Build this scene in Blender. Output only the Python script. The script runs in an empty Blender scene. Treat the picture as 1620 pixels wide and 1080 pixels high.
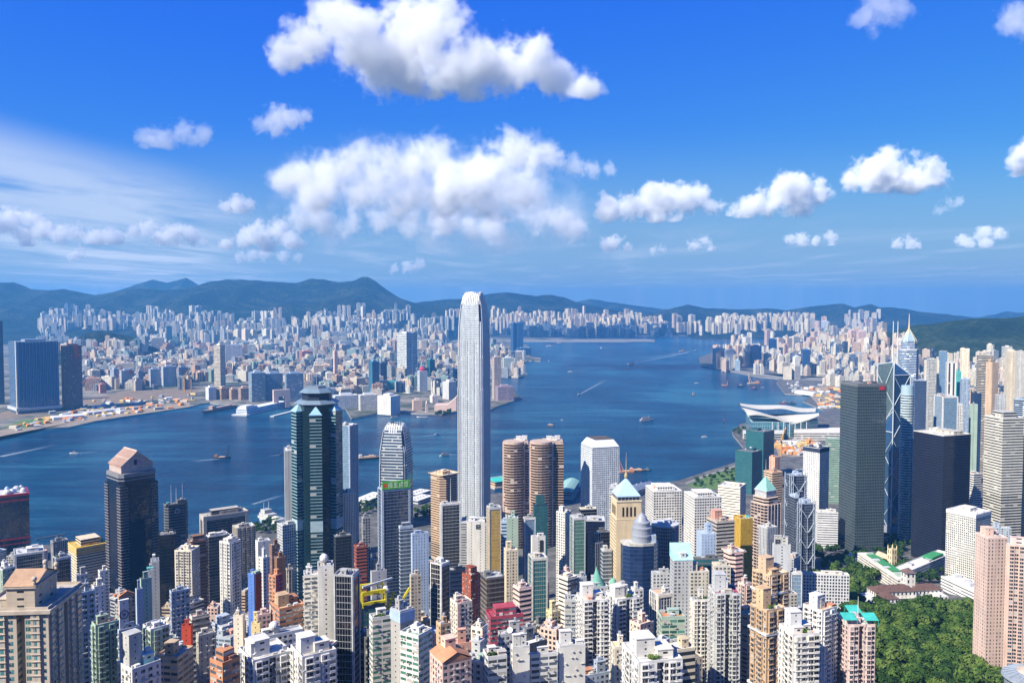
import bpy, math, random
import numpy as np
from math import sin, cos, pi, radians, hypot, atan2, sqrt
from mathutils import Vector, noise as mnoise

C = bpy.context.scene.collection
scene = bpy.context.scene
# ------------------------------------------------------------------ camera
H = 403.0; F = 1310.0; EYE = 481.0; CX = 810.0; CY = 540.0
PITCH = math.atan((CY - EYE) / F)
cam = bpy.data.cameras.new('camera'); camo = bpy.data.objects.new('camera', cam); C.objects.link(camo)
cam.sensor_width = 36.0; cam.lens = 36.0 * F / 1620.0
cam.clip_start = 1.0; cam.clip_end = 120000.0
camo.location = (0, 0, H); camo.rotation_euler = (pi / 2 - PITCH, 0, 0)
scene.camera = camo
scene.view_settings.view_transform = 'Standard'; scene.view_settings.look = 'None'
scene.view_settings.gamma = 1.0; scene.view_settings.exposure = 0.88
# ------------------------------------------------------------------ sun and sky
SUN_EL = radians(41.0)
SUN_D = Vector((-0.80 * cos(SUN_EL), -0.60 * cos(SUN_EL), sin(SUN_EL)))      # towards the sun
sl = bpy.data.lights.new('sun', 'SUN'); sl.energy = 5.0; sl.angle = radians(0.5); sl.color = (1.0, 0.93, 0.80)
so = bpy.data.objects.new('sun', sl); C.objects.link(so)
so.rotation_euler = SUN_D.to_track_quat('Z', 'Y').to_euler(); so.location = (-800, -600, 1500)
world = bpy.data.worlds.new('World'); scene.world = world; world.use_nodes = True
wt = world.node_tree; wt.nodes.clear()


class NT:
    """small helper round a node tree"""
    def __init__(s, t): s.t = t
    def n(s, typ, **kw):
        nd = s.t.nodes.new(typ)
        for k, v in kw.items():
            if k == 'ins':
                for a, b in v.items():
                    if hasattr(b, 'is_output'): s.t.links.new(b, nd.inputs[a])
                    else: nd.inputs[a].default_value = b
            else: setattr(nd, k, v)
        return nd
    def m(s, op, a, b=0.0, c=0.0, clamp=False):
        nd = s.t.nodes.new('ShaderNodeMath'); nd.operation = op; nd.use_clamp = clamp
        for i, v in enumerate((a, b, c)):
            if hasattr(v, 'is_output'): s.t.links.new(v, nd.inputs[i])
            else: nd.inputs[i].default_value = v
        return nd.outputs[0]
    def vm(s, op, a, b=(0, 0, 0), scale=None):
        nd = s.t.nodes.new('ShaderNodeVectorMath'); nd.operation = op
        for i, v in enumerate((a, b)):
            if hasattr(v, 'is_output'): s.t.links.new(v, nd.inputs[i])
            else: nd.inputs[i].default_value = v
        if scale is not None:
            if hasattr(scale, 'is_output'): s.t.links.new(scale, nd.inputs[3])
            else: nd.inputs[3].default_value = scale
        return nd.outputs[1] if op in ('LENGTH', 'DISTANCE', 'DOT_PRODUCT') else nd.outputs[0]
    def mix(s, f, a, b, blend='MIX', clampf=True):
        nd = s.t.nodes.new('ShaderNodeMix'); nd.data_type = 'RGBA'; nd.blend_type = blend; nd.clamp_factor = clampf
        for i, v in ((0, f), (6, a), (7, b)):
            if hasattr(v, 'is_output'): s.t.links.new(v, nd.inputs[i])
            else: nd.inputs[i].default_value = v if i == 0 or len(v) == 4 else (*v, 1)
        return nd.outputs[2]
    def noise(s, vec, scale, detail=3.0, rough=0.5, dist=0.0, out=0):
        nd = s.n('ShaderNodeTexNoise'); nd.inputs['Scale'].default_value = scale; nd.inputs['Detail'].default_value = detail
        nd.inputs['Roughness'].default_value = rough; nd.inputs['Distortion'].default_value = dist
        if vec is not None: s.t.links.new(vec, nd.inputs['Vector'])
        return nd.outputs[out]
    def ramp(s, v, stops):
        nd = s.n('ShaderNodeValToRGB'); cr = nd.color_ramp
        while len(cr.elements) < len(stops): cr.elements.new(0.5)
        for e, (p, c) in zip(cr.elements, stops): e.position = p; e.color = (*c, 1)
        s.t.links.new(v, nd.inputs[0]); return nd.outputs[0]
    def sstep(s, v, a, b):
        nd = s.n('ShaderNodeMapRange'); nd.interpolation_type = 'SMOOTHSTEP'
        s.t.links.new(v, nd.inputs[0]); nd.inputs[1].default_value = a; nd.inputs[2].default_value = b
        return nd.outputs[0]


w = NT(wt)
sky = w.n('ShaderNodeTexSky', sky_type='NISHITA', sun_disc=False, sun_elevation=SUN_EL,
          sun_rotation=math.atan2(SUN_D.x, SUN_D.y), altitude=0.0, air_density=1.0, dust_density=0.25, ozone_density=3.0)
ss = w.n('ShaderNodeSeparateColor', ins={0: sky.outputs[0]})        # a deep, saturated summer blue
hs = w.n('ShaderNodeCombineColor', ins={0: w.m('MULTIPLY', w.m('POWER', ss.outputs[0], 1.62), 0.098), 1: w.m('MULTIPLY', w.m('POWER', ss.outputs[1], 1.03), 0.49),
                                        2: w.m('MINIMUM', w.m('MULTIPLY', ss.outputs[2], 1.6), 6.3)})
# thin high cirrus, one layer of the sky itself
tc = w.n('ShaderNodeTexCoord').outputs['Generated']
sx = w.n('ShaderNodeSeparateXYZ', ins={0: tc})
zz = w.m('MAXIMUM', sx.outputs[2], 0.02)
px_ = w.m('DIVIDE', sx.outputs[0], zz); py_ = w.m('DIVIDE', sx.outputs[1], zz)
cv = w.n('ShaderNodeCombineXYZ', ins={0: px_, 1: py_}).outputs[0]
n1 = w.noise(w.vm('MULTIPLY', cv, (1.0, 0.35, 1)), 0.55, 8, 0.62, 0.6)
az = w.m('DIVIDE', sx.outputs[0], w.m('MAXIMUM', sx.outputs[1], 0.01)); el = w.m('DIVIDE', sx.outputs[2], w.m('MAXIMUM', sx.outputs[1], 0.01))
# the veil that hangs in the west: a soft band falling to the right
band = w.m('ADD', el, w.m('MULTIPLY', w.m('ADD', az, 0.62), 0.28))
veil = w.m('MULTIPLY', w.sstep(band, 0.02, 0.10), w.m('SUBTRACT', 1.0, w.sstep(band, 0.17, 0.24)))
veil = w.m('MULTIPLY', veil, w.m('SUBTRACT', 1.0, w.sstep(az, -0.42, -0.24)))
veil = w.m('MULTIPLY', veil, w.sstep(n1, 0.30, 0.62))
low = w.m('MULTIPLY', w.m('SUBTRACT', 1.0, w.sstep(el, 0.05, 0.12)), w.sstep(n1, 0.46, 0.75))
fac = w.m('ADD', w.m('MULTIPLY', veil, 0.62), w.m('MULTIPLY', low, 0.42), clamp=True)
lowf = w.m('SUBTRACT', 1.0, w.sstep(el, 0.0, 0.22)); skyc = w.mix(w.m('MULTIPLY', lowf, 0.92), hs.outputs[0], (2.25, 3.45, 4.75))     # paler, greyer towards the horizon
ccol = w.mix(fac, skyc, (5.6, 6.2, 7.4))
bg = w.n('ShaderNodeBackground', ins={'Color': ccol, 'Strength': 0.075})
wo = w.n('ShaderNodeOutputWorld', ins={0: bg.outputs[0]})
# ------------------------------------------------------------------ render settings of the scene
cy = scene.cycles
cy.use_denoising = True; cy.denoiser = 'OPENIMAGEDENOISE'
cy.max_bounces = 10; cy.diffuse_bounces = 2; cy.glossy_bounces = 2; cy.transmission_bounces = 2; cy.transparent_max_bounces = 6
cy.volume_bounces = 8; cy.sample_clamp_indirect = 6.0
cy.caustics_reflective = False; cy.caustics_refractive = False


# ------------------------------------------------------------------ pixel <-> place helpers (authoring only: everything stands at its own distance)
def ray(px, py):
    cx = (px - CX) / F; cyy = (CY - py) / F
    return cx, cos(PITCH) + cyy * sin(PITCH), cyy * cos(PITCH) - sin(PITCH)
def ground(px, py, z=0.0):
    dx, dy, dz = ray(px, py); t = (z - H) / dz
    return Vector((dx * t, dy * t, z))
def at(px, py, Y):
    dx, dy, dz = ray(px, py); t = Y / dy
    return Vector((dx * t, Y, H + dz * t))
def pxm(Y): return Y / F          # metres per photo pixel at distance Y


def tag(o, label=None, cat=None, group=None, kind=None):
    if label: o['label'] = label
    if cat: o['category'] = cat
    if group: o['group'] = group
    if kind: o['kind'] = kind
    return o
def empty(name, loc, rz=0.0, label=None, cat=None, group=None):
    o = bpy.data.objects.new(name, None); C.objects.link(o); o.location = loc; o.rotation_euler = (0, 0, rz)
    o.empty_display_size = 2
    return tag(o, label, cat, group)


class MB:
    """collects shapes into ONE mesh, with wall uv in metres"""
    def __init__(s): s.v = []; s.f = []; s.uv = []; s.mi = []; s.sm = []
    def face(s, pts, uvs=None, mi=0, smooth=False):
        b = len(s.v); s.v.extend(pts); s.f.append(tuple(range(b, b + len(pts))))
        s.uv.extend(uvs if uvs else [(p[0], p[1]) for p in pts]); s.mi.append(mi); s.sm.append(smooth)
    def prism(s, poly, z0, z1, mi=0, top=1, u0=0.0, bottom=False, poly2=None, vref=None):
        """walls (material mi) up a footprint, capped with material top"""
        n = len(poly); q = poly2 or poly; u = u0; vr = z1 if vref is None else vref
        for i in range(n):
            a, b = poly[i], poly[(i + 1) % n]; c, d = q[(i + 1) % n], q[i]
            L = hypot(b[0] - a[0], b[1] - a[1])
            s.face([(a[0], a[1], z0), (b[0], b[1], z0), (c[0], c[1], z1), (d[0], d[1], z1)],
                   [(u, z0 - vr), (u + L, z0 - vr), (u + L, z1 - vr), (u, z1 - vr)], mi)
            u += L + 1.37
        if top is not None: s.face([(p[0], p[1], z1) for p in q], None, top)
        if bottom: s.face([(p[0], p[1], z0) for p in reversed(poly)], None, mi)
    def box(s, cx, cy, cz, sx, sy, sz, mi=0, top=None, rz=0.0):
        """cz is the underside"""
        c, n = cos(rz), sin(rz); h = [(-sx / 2, -sy / 2), (sx / 2, -sy / 2), (sx / 2, sy / 2), (-sx / 2, sy / 2)]
        s.prism([(cx + x * c - y * n, cy + x * n + y * c) for x, y in h], cz, cz + sz, mi, mi if top is None else top, bottom=True)
    def tube(s, pts, r, n=6, mi=0, r2=None):
        """round bar through points"""
        k = len(pts); rings = []
        for i, p in enumerate(pts):
            p = Vector(p); d = (Vector(pts[min(i + 1, k - 1)]) - Vector(pts[max(i - 1, 0)])).normalized()
            a = d.orthogonal().normalized(); b = d.cross(a); rr = r if r2 is None else r + (r2 - r) * i / (k - 1)
            rings.append([p + a * (rr * cos(2 * pi * j / n)) + b * (rr * sin(2 * pi * j / n)) for j in range(n)])
        for i in range(k - 1):
            for j in range(n):
                s.face([rings[i][j], rings[i][(j + 1) % n], rings[i + 1][(j + 1) % n], rings[i + 1][j]], None, mi, True)
        s.face(list(reversed(rings[0])), None, mi); s.face(rings[-1], None, mi)
    def lathe(s, cx, cy, prof, n=16, mi=0, smooth=True):
        for (r0, z0), (r1, z1) in zip(prof, prof[1:]):
            for j in range(n):
                a, b = 2 * pi * j / n, 2 * pi * (j + 1) / n
                q = [(cx + r0 * cos(a), cy + r0 * sin(a), z0), (cx + r0 * cos(b), cy + r0 * sin(b), z0),
                     (cx + r1 * cos(b), cy + r1 * sin(b), z1), (cx + r1 * cos(a), cy + r1 * sin(a), z1)]
                L = max(r0, r1)
                uv = [(a * L, z0), (b * L, z0), (b * L, z1), (a * L, z1)]
                if r0 < 1e-4: q, uv = q[1:], uv[1:]
                elif r1 < 1e-4: q, uv = q[:3], uv[:3]
                s.face(q, uv, mi, smooth)
        if prof[-1][0] > 1e-4: s.face([(cx + prof[-1][0] * cos(2 * pi * j / n), cy + prof[-1][0] * sin(2 * pi * j / n), prof[-1][1]) for j in range(n)], None, mi)
    def mesh(s, name, mats):
        me = bpy.data.meshes.new(name); me.from_pydata([tuple(p) for p in s.v], [], s.f)
        ul = me.uv_layers.new(name='UVMap'); ul.data.foreach_set('uv', np.array(s.uv, dtype=np.float32).ravel())
        for m in mats: me.materials.append(m)
        me.polygons.foreach_set('material_index', np.array(s.mi, dtype=np.int32))
        me.polygons.foreach_set('use_smooth', np.array(s.sm, dtype=bool))
        me.update(); return me
    def build(s, name, mats, parent=None, loc=(0, 0, 0), rz=0.0):
        if not isinstance(mats, (list, tuple)): mats = [mats]
        o = bpy.data.objects.new(name, s.mesh(name, mats)); C.objects.link(o)
        o.location = loc; o.rotation_euler = (0, 0, rz)
        if parent is not None: o.parent = parent
        return o


# ------------------------------------------------------------------ materials
def newmat(name):
    m = bpy.data.materials.new(name); m.use_nodes = True; m.node_tree.nodes.clear(); return m, NT(m.node_tree)
def simple(name, col, rough=0.7, metal=0.0, var=0.12, scale=0.3, spec=0.4):
    m, t = newmat(name)
    pos = t.n('ShaderNodeNewGeometry').outputs['Position']
    n = t.noise(pos, scale, 4, 0.6)
    f = t.m('ADD', t.m('MULTIPLY', t.m('SUBTRACT', n, 0.5), var * 4), 1.0)
    c = t.mix(1.0, (*col, 1), t.n('ShaderNodeCombineXYZ', ins={0: f, 1: f, 2: f}).outputs[0], 'MULTIPLY')
    p = t.n('ShaderNodeBsdfPrincipled', ins={'Base Color': c, 'Roughness': rough, 'Metallic': metal, 'Specular IOR Level': spec})
    t.n('ShaderNodeOutputMaterial', ins={0: p.outputs[0]}); return m
# ------------------------------------------------------------------ air
hm, t = newmat('haze_air')
pv = t.n('ShaderNodeVolumePrincipled', ins={'Color': (0.125, 0.45, 0.90, 1), 'Density': 5.1e-5, 'Anisotropy': 0.1})
t.n('ShaderNodeOutputMaterial', ins={1: pv.outputs[0]})
b = MB(); b.box(0, 12000, -1.5, 60000, 29000, 860 + 1.5)
tag(b.build('haze', hm), 'thin blue haze over the harbour', None, None, 'stuff')

# ------------------------------------------------------------------ water
wm, t = newmat('sea_water')
pos = t.n('ShaderNodeNewGeometry').outputs['Position']
w1 = t.noise(t.vm('MULTIPLY', pos, (1.0, 1.6, 1)), 0.035, 5, 0.6)
w2 = t.noise(t.vm('MULTIPLY', pos, (1.0, 2.2, 1)), 0.16, 4, 0.6)
hgt = t.m('ADD', t.m('MULTIPLY', w1, 3.2), t.m('MULTIPLY', w2, 1.0))
bump = t.n('ShaderNodeBump', ins={'Strength': 1.0, 'Distance': 3.0, 'Height': hgt})
lg = t.noise(t.vm('MULTIPLY', pos, (1.0, 0.55, 1)), 0.0016, 6, 0.6, 0.8)
lg2 = t.noise(t.vm('MULTIPLY', pos, (0.35, 2.0, 1)), 0.004, 5, 0.6, 1.2)
patch = t.m('ADD', t.m('MULTIPLY', lg, 0.6), t.m('MULTIPLY', lg2, 0.4))
colr = t.ramp(patch, [(0.41, (0.002, 0.023, 0.064)), (0.50, (0.004, 0.046, 0.104)), (0.59, (0.020, 0.108, 0.172))])
pr = t.n('ShaderNodeBsdfPrincipled', ins={'Base Color': colr, 'Roughness': 0.22, 'IOR': 1.33, 'Specular IOR Level': 0.20, 'Normal': bump.outputs[0]})
t.n('ShaderNodeOutputMaterial', ins={0: pr.outputs[0]})
b = MB(); b.face([(-28000, -500, 0), (28000, -500, 0), (28000, 26000, 0), (-28000, 26000, 0)])
tag(b.build('sea_water', wm), kind='structure')

# ------------------------------------------------------------------ land
def lerp_tab(tab, x):
    for (a, va), (b_, vb) in zip(tab, tab[1:]):
        if x <= b_: return va + (vb - va) * max(0.0, (x - a) / (b_ - a))
    return tab[-1][1]
TL = [(-200, 385), (0, 360), (150, 270), (300, 195), (450, 135), (650, 78), (850, 38), (1000, 14), (1100, 3.4), (9e4, 3.3)]
TR = [(-200, 385), (0, 360), (150, 275), (300, 205), (450, 150), (650, 104), (850, 74), (1000, 50), (1150, 30), (1280, 17), (1420, 8), (1550, 3.4), (9e4, 3.3)]
def terrain(x, y):
    k = min(1.0, max(0.0, (x + 100) / 450)); k = k * k * (3 - 2 * k)
    return lerp_tab(TL, y) * (1 - k) + lerp_tab(TR, y) * k

gm, t = newmat('city_ground')
pos = t.n('ShaderNodeNewGeometry').outputs['Position']
n = t.noise(pos, 0.035, 6, 0.65); n2 = t.noise(pos, 0.4, 3, 0.6)
col = t.ramp(n, [(0.30, (0.035, 0.037, 0.040)), (0.48, (0.075, 0.074, 0.072)), (0.60, (0.16, 0.15, 0.135)), (0.72, (0.045, 0.075, 0.03))])
col = t.mix(t.m('MULTIPLY', n2, 0.5), col, (0.10, 0.10, 0.10))
sx_ = t.n('ShaderNodeSeparateXYZ', ins={0: pos}); wild = t.m('MULTIPLY', t.sstep(sx_.outputs[0], 560, 760), t.m('SUBTRACT', 1.0, t.sstep(sx_.outputs[1], 900, 1150)))
col = t.mix(wild, col, t.ramp(n, [(0.35, (0.014, 0.030, 0.008)), (0.5, (0.030, 0.058, 0.014)), (0.65, (0.075, 0.10, 0.035))]))
pr = t.n('ShaderNodeBsdfPrincipled', ins={'Base Color': col, 'Roughness': 0.9}); t.n('ShaderNodeOutputMaterial', ins={0: pr.outputs[0]})
concrete = simple('seawall_concrete', (0.30, 0.29, 0.26), 0.85, var=0.15, scale=0.05)

def land(name, pix, z, mat, extra=()):
    """flat land whose shoreline is given as places seen in the photo, with a sea wall"""
    pts = [ground(px, py, 0) for px, py in pix] + [Vector((x, y, 0)) for x, y in extra]
    b = MB(); n = len(pts)
    from mathutils.geometry import tessellate_polygon
    for tri in tessellate_polygon([pts]):
        q = [(pts[i].x, pts[i].y, z) for i in tri]
        if (Vector(q[1]) - Vector(q[0])).cross(Vector(q[2]) - Vector(q[0])).z < 0: q.reverse()
        b.face(q)
    for i in range(n):
        a, c = pts[i], pts[(i + 1) % n]
        b.face([(a.x, a.y, -1), (c.x, c.y, -1), (c.x, c.y, z), (a.x, a.y, z)], None, 1)
    return tag(b.build(name, [mat, concrete]), kind='structure')

# hillside of the island, under the city
b = MB(); NX, NY = 70, 62
xs = [-1500 + 4200 * i / NX for i in range(NX + 1)]
ys = [-180 + (1560 + 180) * (j / NY) for j in range(NY + 1)]
def hz(x, y): return terrain(x, y) - 0.2 + (2.2 * mnoise.noise(Vector((x * .01, y * .01, 0))) if y < 1050 else 0)
for i in range(NX):
    for j in range(NY):
        q = [(xs[i], ys[j]), (xs[i + 1], ys[j]), (xs[i + 1], ys[j + 1]), (xs[i], ys[j + 1])]
        if min(hz(*p) for p in q) < 4.3 and q[0][1] > 1060: continue
        b.face([(p[0], p[1], hz(*p)) for p in q], None, 0, True)
tag(b.build('island_slope_terrain', gm), kind='structure')
ISL = [(-420, 884), (-60, 872), (60, 866), (250, 852), (395, 842), (440, 826), (478, 822), (545, 812), (560, 806), (640, 800), (700, 794), (790, 782), (850, 790), (905, 800), (940, 796),
       (985, 776), (1075, 762), (1120, 747), (1165, 733), (1178, 712), (1160, 690), (1158, 684), (1172, 672), (1212, 662), (1262, 668), (1296, 660), (1302, 650), (1270, 636), (1286, 626),
       (1242, 624), (1228, 606), (1232, 600), (1200, 597), (1166, 590), (1126, 582), (1108, 575), (1106, 566), (1122, 560), (1160, 553), (1185, 548)]
land('island_shore_ground', ISL, 4.0, gm, [(3600, 9300), (5200, 7000), (5200, 900), (-1500, 900)])
KOW = [(-420, 740), (-60, 712), (0, 694), (30, 686), (70, 680), (110, 677), (150, 668), (200, 660), (300, 645), (318, 640), (332, 638), (345, 640), (452, 642), (540, 640), (548, 650), (556, 664), (590, 656), (612, 648), (640, 654), (670, 656), (700, 656),
       (724, 652), (760, 658), (785, 645), (825, 631), (812, 620), (790, 610), (786, 597), (828, 596), (830, 588), (818, 580), (836, 571), (855, 572), (856, 567), (838, 564), (840, 552), (832, 545), (800, 541), (1036, 541), (1036, 537), (900, 535), (905, 531), (1100, 532), (1130, 527)]
km, t = newmat('far_city_ground')
pos = t.n('ShaderNodeNewGeometry').outputs['Position']
n = t.noise(pos, 0.0045, 7, 0.7)
col = t.ramp(n, [(0.36, (0.030, 0.060, 0.022)), (0.45, (0.055, 0.065, 0.045)), (0.52, (0.16, 0.145, 0.12)), (0.60, (0.26, 0.23, 0.18)), (0.68, (0.07, 0.07, 0.07))])
pr = t.n('ShaderNodeBsdfPrincipled', ins={'Base Color': col, 'Roughness': 0.95}); t.n('ShaderNodeOutputMaterial', ins={0: pr.outputs[0]})
land('kowloon_ground', KOW, 4.0, km, [(4000, 17000), (-9000, 17000), (-9000, 3000)])

# ------------------------------------------------------------------ hills
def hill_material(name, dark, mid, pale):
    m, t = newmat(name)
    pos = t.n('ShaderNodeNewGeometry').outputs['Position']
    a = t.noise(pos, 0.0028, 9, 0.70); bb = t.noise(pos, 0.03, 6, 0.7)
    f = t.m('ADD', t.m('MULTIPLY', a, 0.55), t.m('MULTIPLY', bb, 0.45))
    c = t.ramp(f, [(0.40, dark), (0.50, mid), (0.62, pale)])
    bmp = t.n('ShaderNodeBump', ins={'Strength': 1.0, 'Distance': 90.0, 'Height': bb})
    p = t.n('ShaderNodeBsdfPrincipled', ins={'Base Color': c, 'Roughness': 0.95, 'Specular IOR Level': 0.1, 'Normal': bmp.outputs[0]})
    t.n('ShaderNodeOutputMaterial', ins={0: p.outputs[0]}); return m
hillm = hill_material('hill_forest', (0.002, 0.006, 0.003), (0.016, 0.030, 0.012), (0.115, 0.120, 0.075))

def ridge(name, pts, Y, front, back, nu=160, nv=26, seed=0.0, z0=2.0, amp=0.22, mat=None):
    """a hill range: its crest through places of the photo at distance Y, falling to the front and the back with spurs and gullies"""
    x0, x1 = pts[0][0], pts[-1][0]; b = MB(); g = []
    for i in range(nu + 1):
        px = x0 + (x1 - x0) * i / nu; py = lerp_tab(pts, px); cr = at(px, py, Y); col = []
        for j in range(nv + 1):
            v = -1 + 2 * j / nv
            y = Y + (v * front if v < 0 else v * back)
            x = cr.x * (1 + (y - Y) / Y * 0.35)
            k = 1 - abs(v); prof = k ** 1.25 if v < 0 else k
            s = mnoise.noise(Vector((x / 900 + seed, y / 900, seed))) + 0.5 * mnoise.noise(Vector((x / 380 + seed, y / 600, 3.1))) + 0.25 * mnoise.noise(Vector((x / 150, y / 260, 1.7 + seed)))
            rid = 1 - abs(mnoise.noise(Vector((x / 520 + seed, y / 2000, 7.0 + seed)))) * 1.6
            h = (cr.z - z0) * prof * (1 + (1 - k) * 0.95 * (rid - 0.5)) + (cr.z - z0) * amp * s * k * (1 - k) * 2.0
            h += 10 * mnoise.noise(Vector((x / 120, y / 120, seed))) * (0.3 + 0.7 * k) * min(1, 2 * k)
            col.append((x, y, z0 + max(h, -4)))
        g.append(col)
    for i in range(nu):
        for j in range(nv): b.face([g[i][j], g[i + 1][j], g[i + 1][j + 1], g[i][j + 1]], None, 0, True)
    return tag(b.build(name, mat or hillm), kind='structure')
ridge('lion_ridge_hills', [(-200, 462), (-60, 455), (0, 447), (22, 446), (45, 457), (75, 459), (100, 457), (150, 467), (185, 461), (215, 455), (260, 459), (300, 455), (330, 446), (360, 442), (390, 443), (430, 445), (470, 448), (492, 441), (512, 442), (535, 446), (560, 444), (574, 438), (582, 438), (596, 446), (612, 458), (630, 470), (660, 481), (720, 487)], 11500, 3300, 2500, 220, 30, 1.3)
ridge('far_peak_hills', [(150, 470), (190, 459), (225, 447), (243, 442), (262, 447), (280, 444), (295, 439), (308, 447), (325, 458), (380, 470)], 15500, 1800, 1800, 60, 14, 4.2)
ridge('middle_hills', [(600, 490), (640, 480), (700, 474), (745, 472), (775, 465), (800, 462), (822, 465), (850, 468), (872, 466), (895, 471), (915, 479), (960, 488), (1000, 494)], 13000, 2200, 2500, 110, 20, 6.6)
ridge('east_far_hills', [(880, 488), (905, 479), (935, 473), (975, 479), (1010, 484), (1050, 489), (1085, 490), (1130, 492)], 17500, 2500, 2500, 70, 14, 2.9)
ridge('east_middle_hills', [(980, 500), (1040, 493), (1088, 482), (1115, 487), (1150, 489), (1190, 489), (1215, 487), (1245, 491), (1262, 488), (1300, 483), (1335, 480), (1352, 486), (1378, 481), (1392, 486), (1425, 487), (1460, 494), (1500, 497), (1535, 503), (1580, 510)], 12800, 2000, 2000, 150, 20, 9.4)
ridge('east_horizon_hills', [(1480, 500), (1520, 499), (1545, 503), (1575, 497), (1590, 492), (1610, 495), (1660, 490), (1760, 492)], 16500, 1500, 1500, 60, 12, 5.5)
ridge('island_east_hills', [(1330, 575), (1365, 560), (1385, 545), (1405, 535), (1432, 519), (1450, 514), (1480, 513), (1505, 510), (1540, 504), (1560, 502), (1590, 503), (1640, 500), (1720, 480), (1900, 450)], 5200, 1500, 2200, 130, 26, 3.3, mat=hill_material('green_hill_forest', (.012, .030, .010), (.034, .068, .018), (.12, .15, .06)))

# ------------------------------------------------------------------ clouds
def cloud(label, Y, puffs, dens=0.012, flat=None, soft=0.0, name='cloud', sc=1.0):
    """a cumulus: a real body of mist, its billows at their own distance"""
    P = []
    for px, py, r in puffs:
        c = at(px, py, Y + 0.25 * r * pxm(Y) * ((px * 7 + py * 13) % 7 - 3)); P.append((c, r * pxm(Y)))
    o0 = sum((c for c, _ in P), Vector()) / len(P)
    R = sum(r for _, r in P) / len(P)
    m, t = newmat('cloud_mist')
    pos = t.n('ShaderNodeNewGeometry').outputs['Position']
    f = None
    for c, r in P:
        d = t.vm('LENGTH', t.vm('MULTIPLY', t.vm('SUBTRACT', pos, tuple(c)), (1 / r, 1 / r, 1 / r)))
        v = t.m('SUBTRACT', 1.0, d)
        f = v if f is None else t.n('ShaderNodeMath', operation='SMOOTH_MAX', ins={0: f, 1: v, 2: 0.35}).outputs[0]
    n = t.noise(pos, 0.62 / (R * sc), 9, 0.66, 0.25)
    n = t.m('ADD', t.m('MULTIPLY', n, 0.68), t.m('MULTIPLY', t.noise(pos, 2.3 / (R * sc), 7, 0.62), 0.32))
    f = t.m('ADD', f, t.m('MULTIPLY', t.m('SUBTRACT', n, 0.525), 4.6))
    if flat:
        zf = at(CX, flat, Y).z; sz = t.n('ShaderNodeSeparateXYZ', ins={0: pos}).outputs[2]
        f = t.m('SUBTRACT', f, t.m('MULTIPLY', t.m('MAXIMUM', t.m('SUBTRACT', zf, sz), 0.0), 4.5 / R))
    d = t.m('MULTIPLY', t.sstep(f, 0.0, 0.50 + soft), dens)
    pv = t.n('ShaderNodeVolumePrincipled', ins={'Color': (1.0, 1.0, 1.0, 1), 'Density': d, 'Anisotropy': -0.45})
    t.n('ShaderNodeOutputMaterial', ins={1: pv.outputs[0]})
    m.cycles.volume_step_rate = 1.0
    # hull of the mist: one closed skin round all billows
    import bmesh
    bm = bmesh.new()
    for c, r in P:
        q = bmesh.ops.create_icosphere(bm, subdivisions=2, radius=r * 1.42)
        bmesh.ops.translate(bm, verts=q['verts'], vec=c - o0)
    me = bpy.data.meshes.new(name); bm.to_mesh(me); bm.free()
    o = bpy.data.objects.new(name, me); C.objects.link(o)
    md = o.modifiers.new('skin', 'REMESH'); md.mode = 'VOXEL'; md.voxel_size = R * 0.22
    dg = bpy.context.evaluated_depsgraph_get(); me2 = bpy.data.meshes.new_from_object(o.evaluated_get(dg))
    o.modifiers.clear(); o.data = me2; bpy.data.meshes.remove(me); me2.materials.clear(); me2.materials.append(m)
    o.location = o0
    return tag(o, label, 'cloud', 'cumulus clouds over the harbour')
G1 = [(455, 85, 30), (490, 65, 42), (530, 42, 52), (570, 70, 55), (610, 100, 60), (660, 60, 66), (690, 40, 58), (640, 120, 46), (715, 110, 62), (760, 95, 48), (800, 100, 50), (850, 95, 44), (880, 120, 42), (925, 140, 34), (740, 150, 28), (690, 150, 26)]
cloud('huge bright cumulus at the top of the sky, largest of the upper clouds', 4200, G1, 0.020, flat=155)
cloud('broad layered cloud bank right above the tallest silver tower', 9000,
      [(445, 290, 32), (480, 275, 42), (520, 282, 50), (560, 250, 36), (600, 285, 58), (655, 265, 42), (690, 250, 38), (720, 300, 56), (770, 270, 50), (810, 240, 44), (850, 250, 40), (780, 320, 50), (830, 300, 44), (640, 320, 46), (700, 330, 36), (560, 310, 40), (500, 315, 36)], 0.0105, flat=354, soft=.35)
cloud('faint wide grey veil of cloud spread behind the broad layered bank', 12500, [(480, 310, 60), (560, 290, 80), (650, 300, 85), (740, 320, 90), (830, 320, 80), (900, 340, 55), (540, 360, 50), (680, 370, 50), (800, 380, 45)], 0.0019, flat=400, soft=.9)
cloud('bright heaped lower cloud below the broad bank, beside the tallest tower', 11000,
      [(470, 345, 30), (510, 345, 34), (555, 350, 30), (600, 355, 30), (650, 355, 28), (840, 345, 30), (880, 350, 36), (915, 365, 26), (780, 360, 30), (700, 350, 34), (740, 365, 26)], 0.006, flat=388, soft=.3)
cloud('grey wispy streamer trailing right from the broad cloud bank', 9500, [(880, 255, 22), (910, 260, 20), (940, 265, 18), (965, 268, 16)], 0.004)
cloud('mid-size cumulus over the open harbour mouth, right of the broad bank', 9800,
      [(965, 330, 24), (1000, 325, 30), (1032, 312, 28), (1060, 325, 34), (1090, 318, 24), (1110, 310, 22), (1125, 325, 22), (1045, 345, 26)], 0.012, flat=350)
cloud('puffy white cloud left of the flat-bottomed pair over the eastern hills', 8800,
      [(1180, 330, 20), (1210, 320, 28), (1240, 305, 32), (1268, 305, 30), (1294, 306, 24), (1298, 292, 14), (1262, 325, 26), (1165, 336, 16)], 0.013, flat=343)
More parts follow.
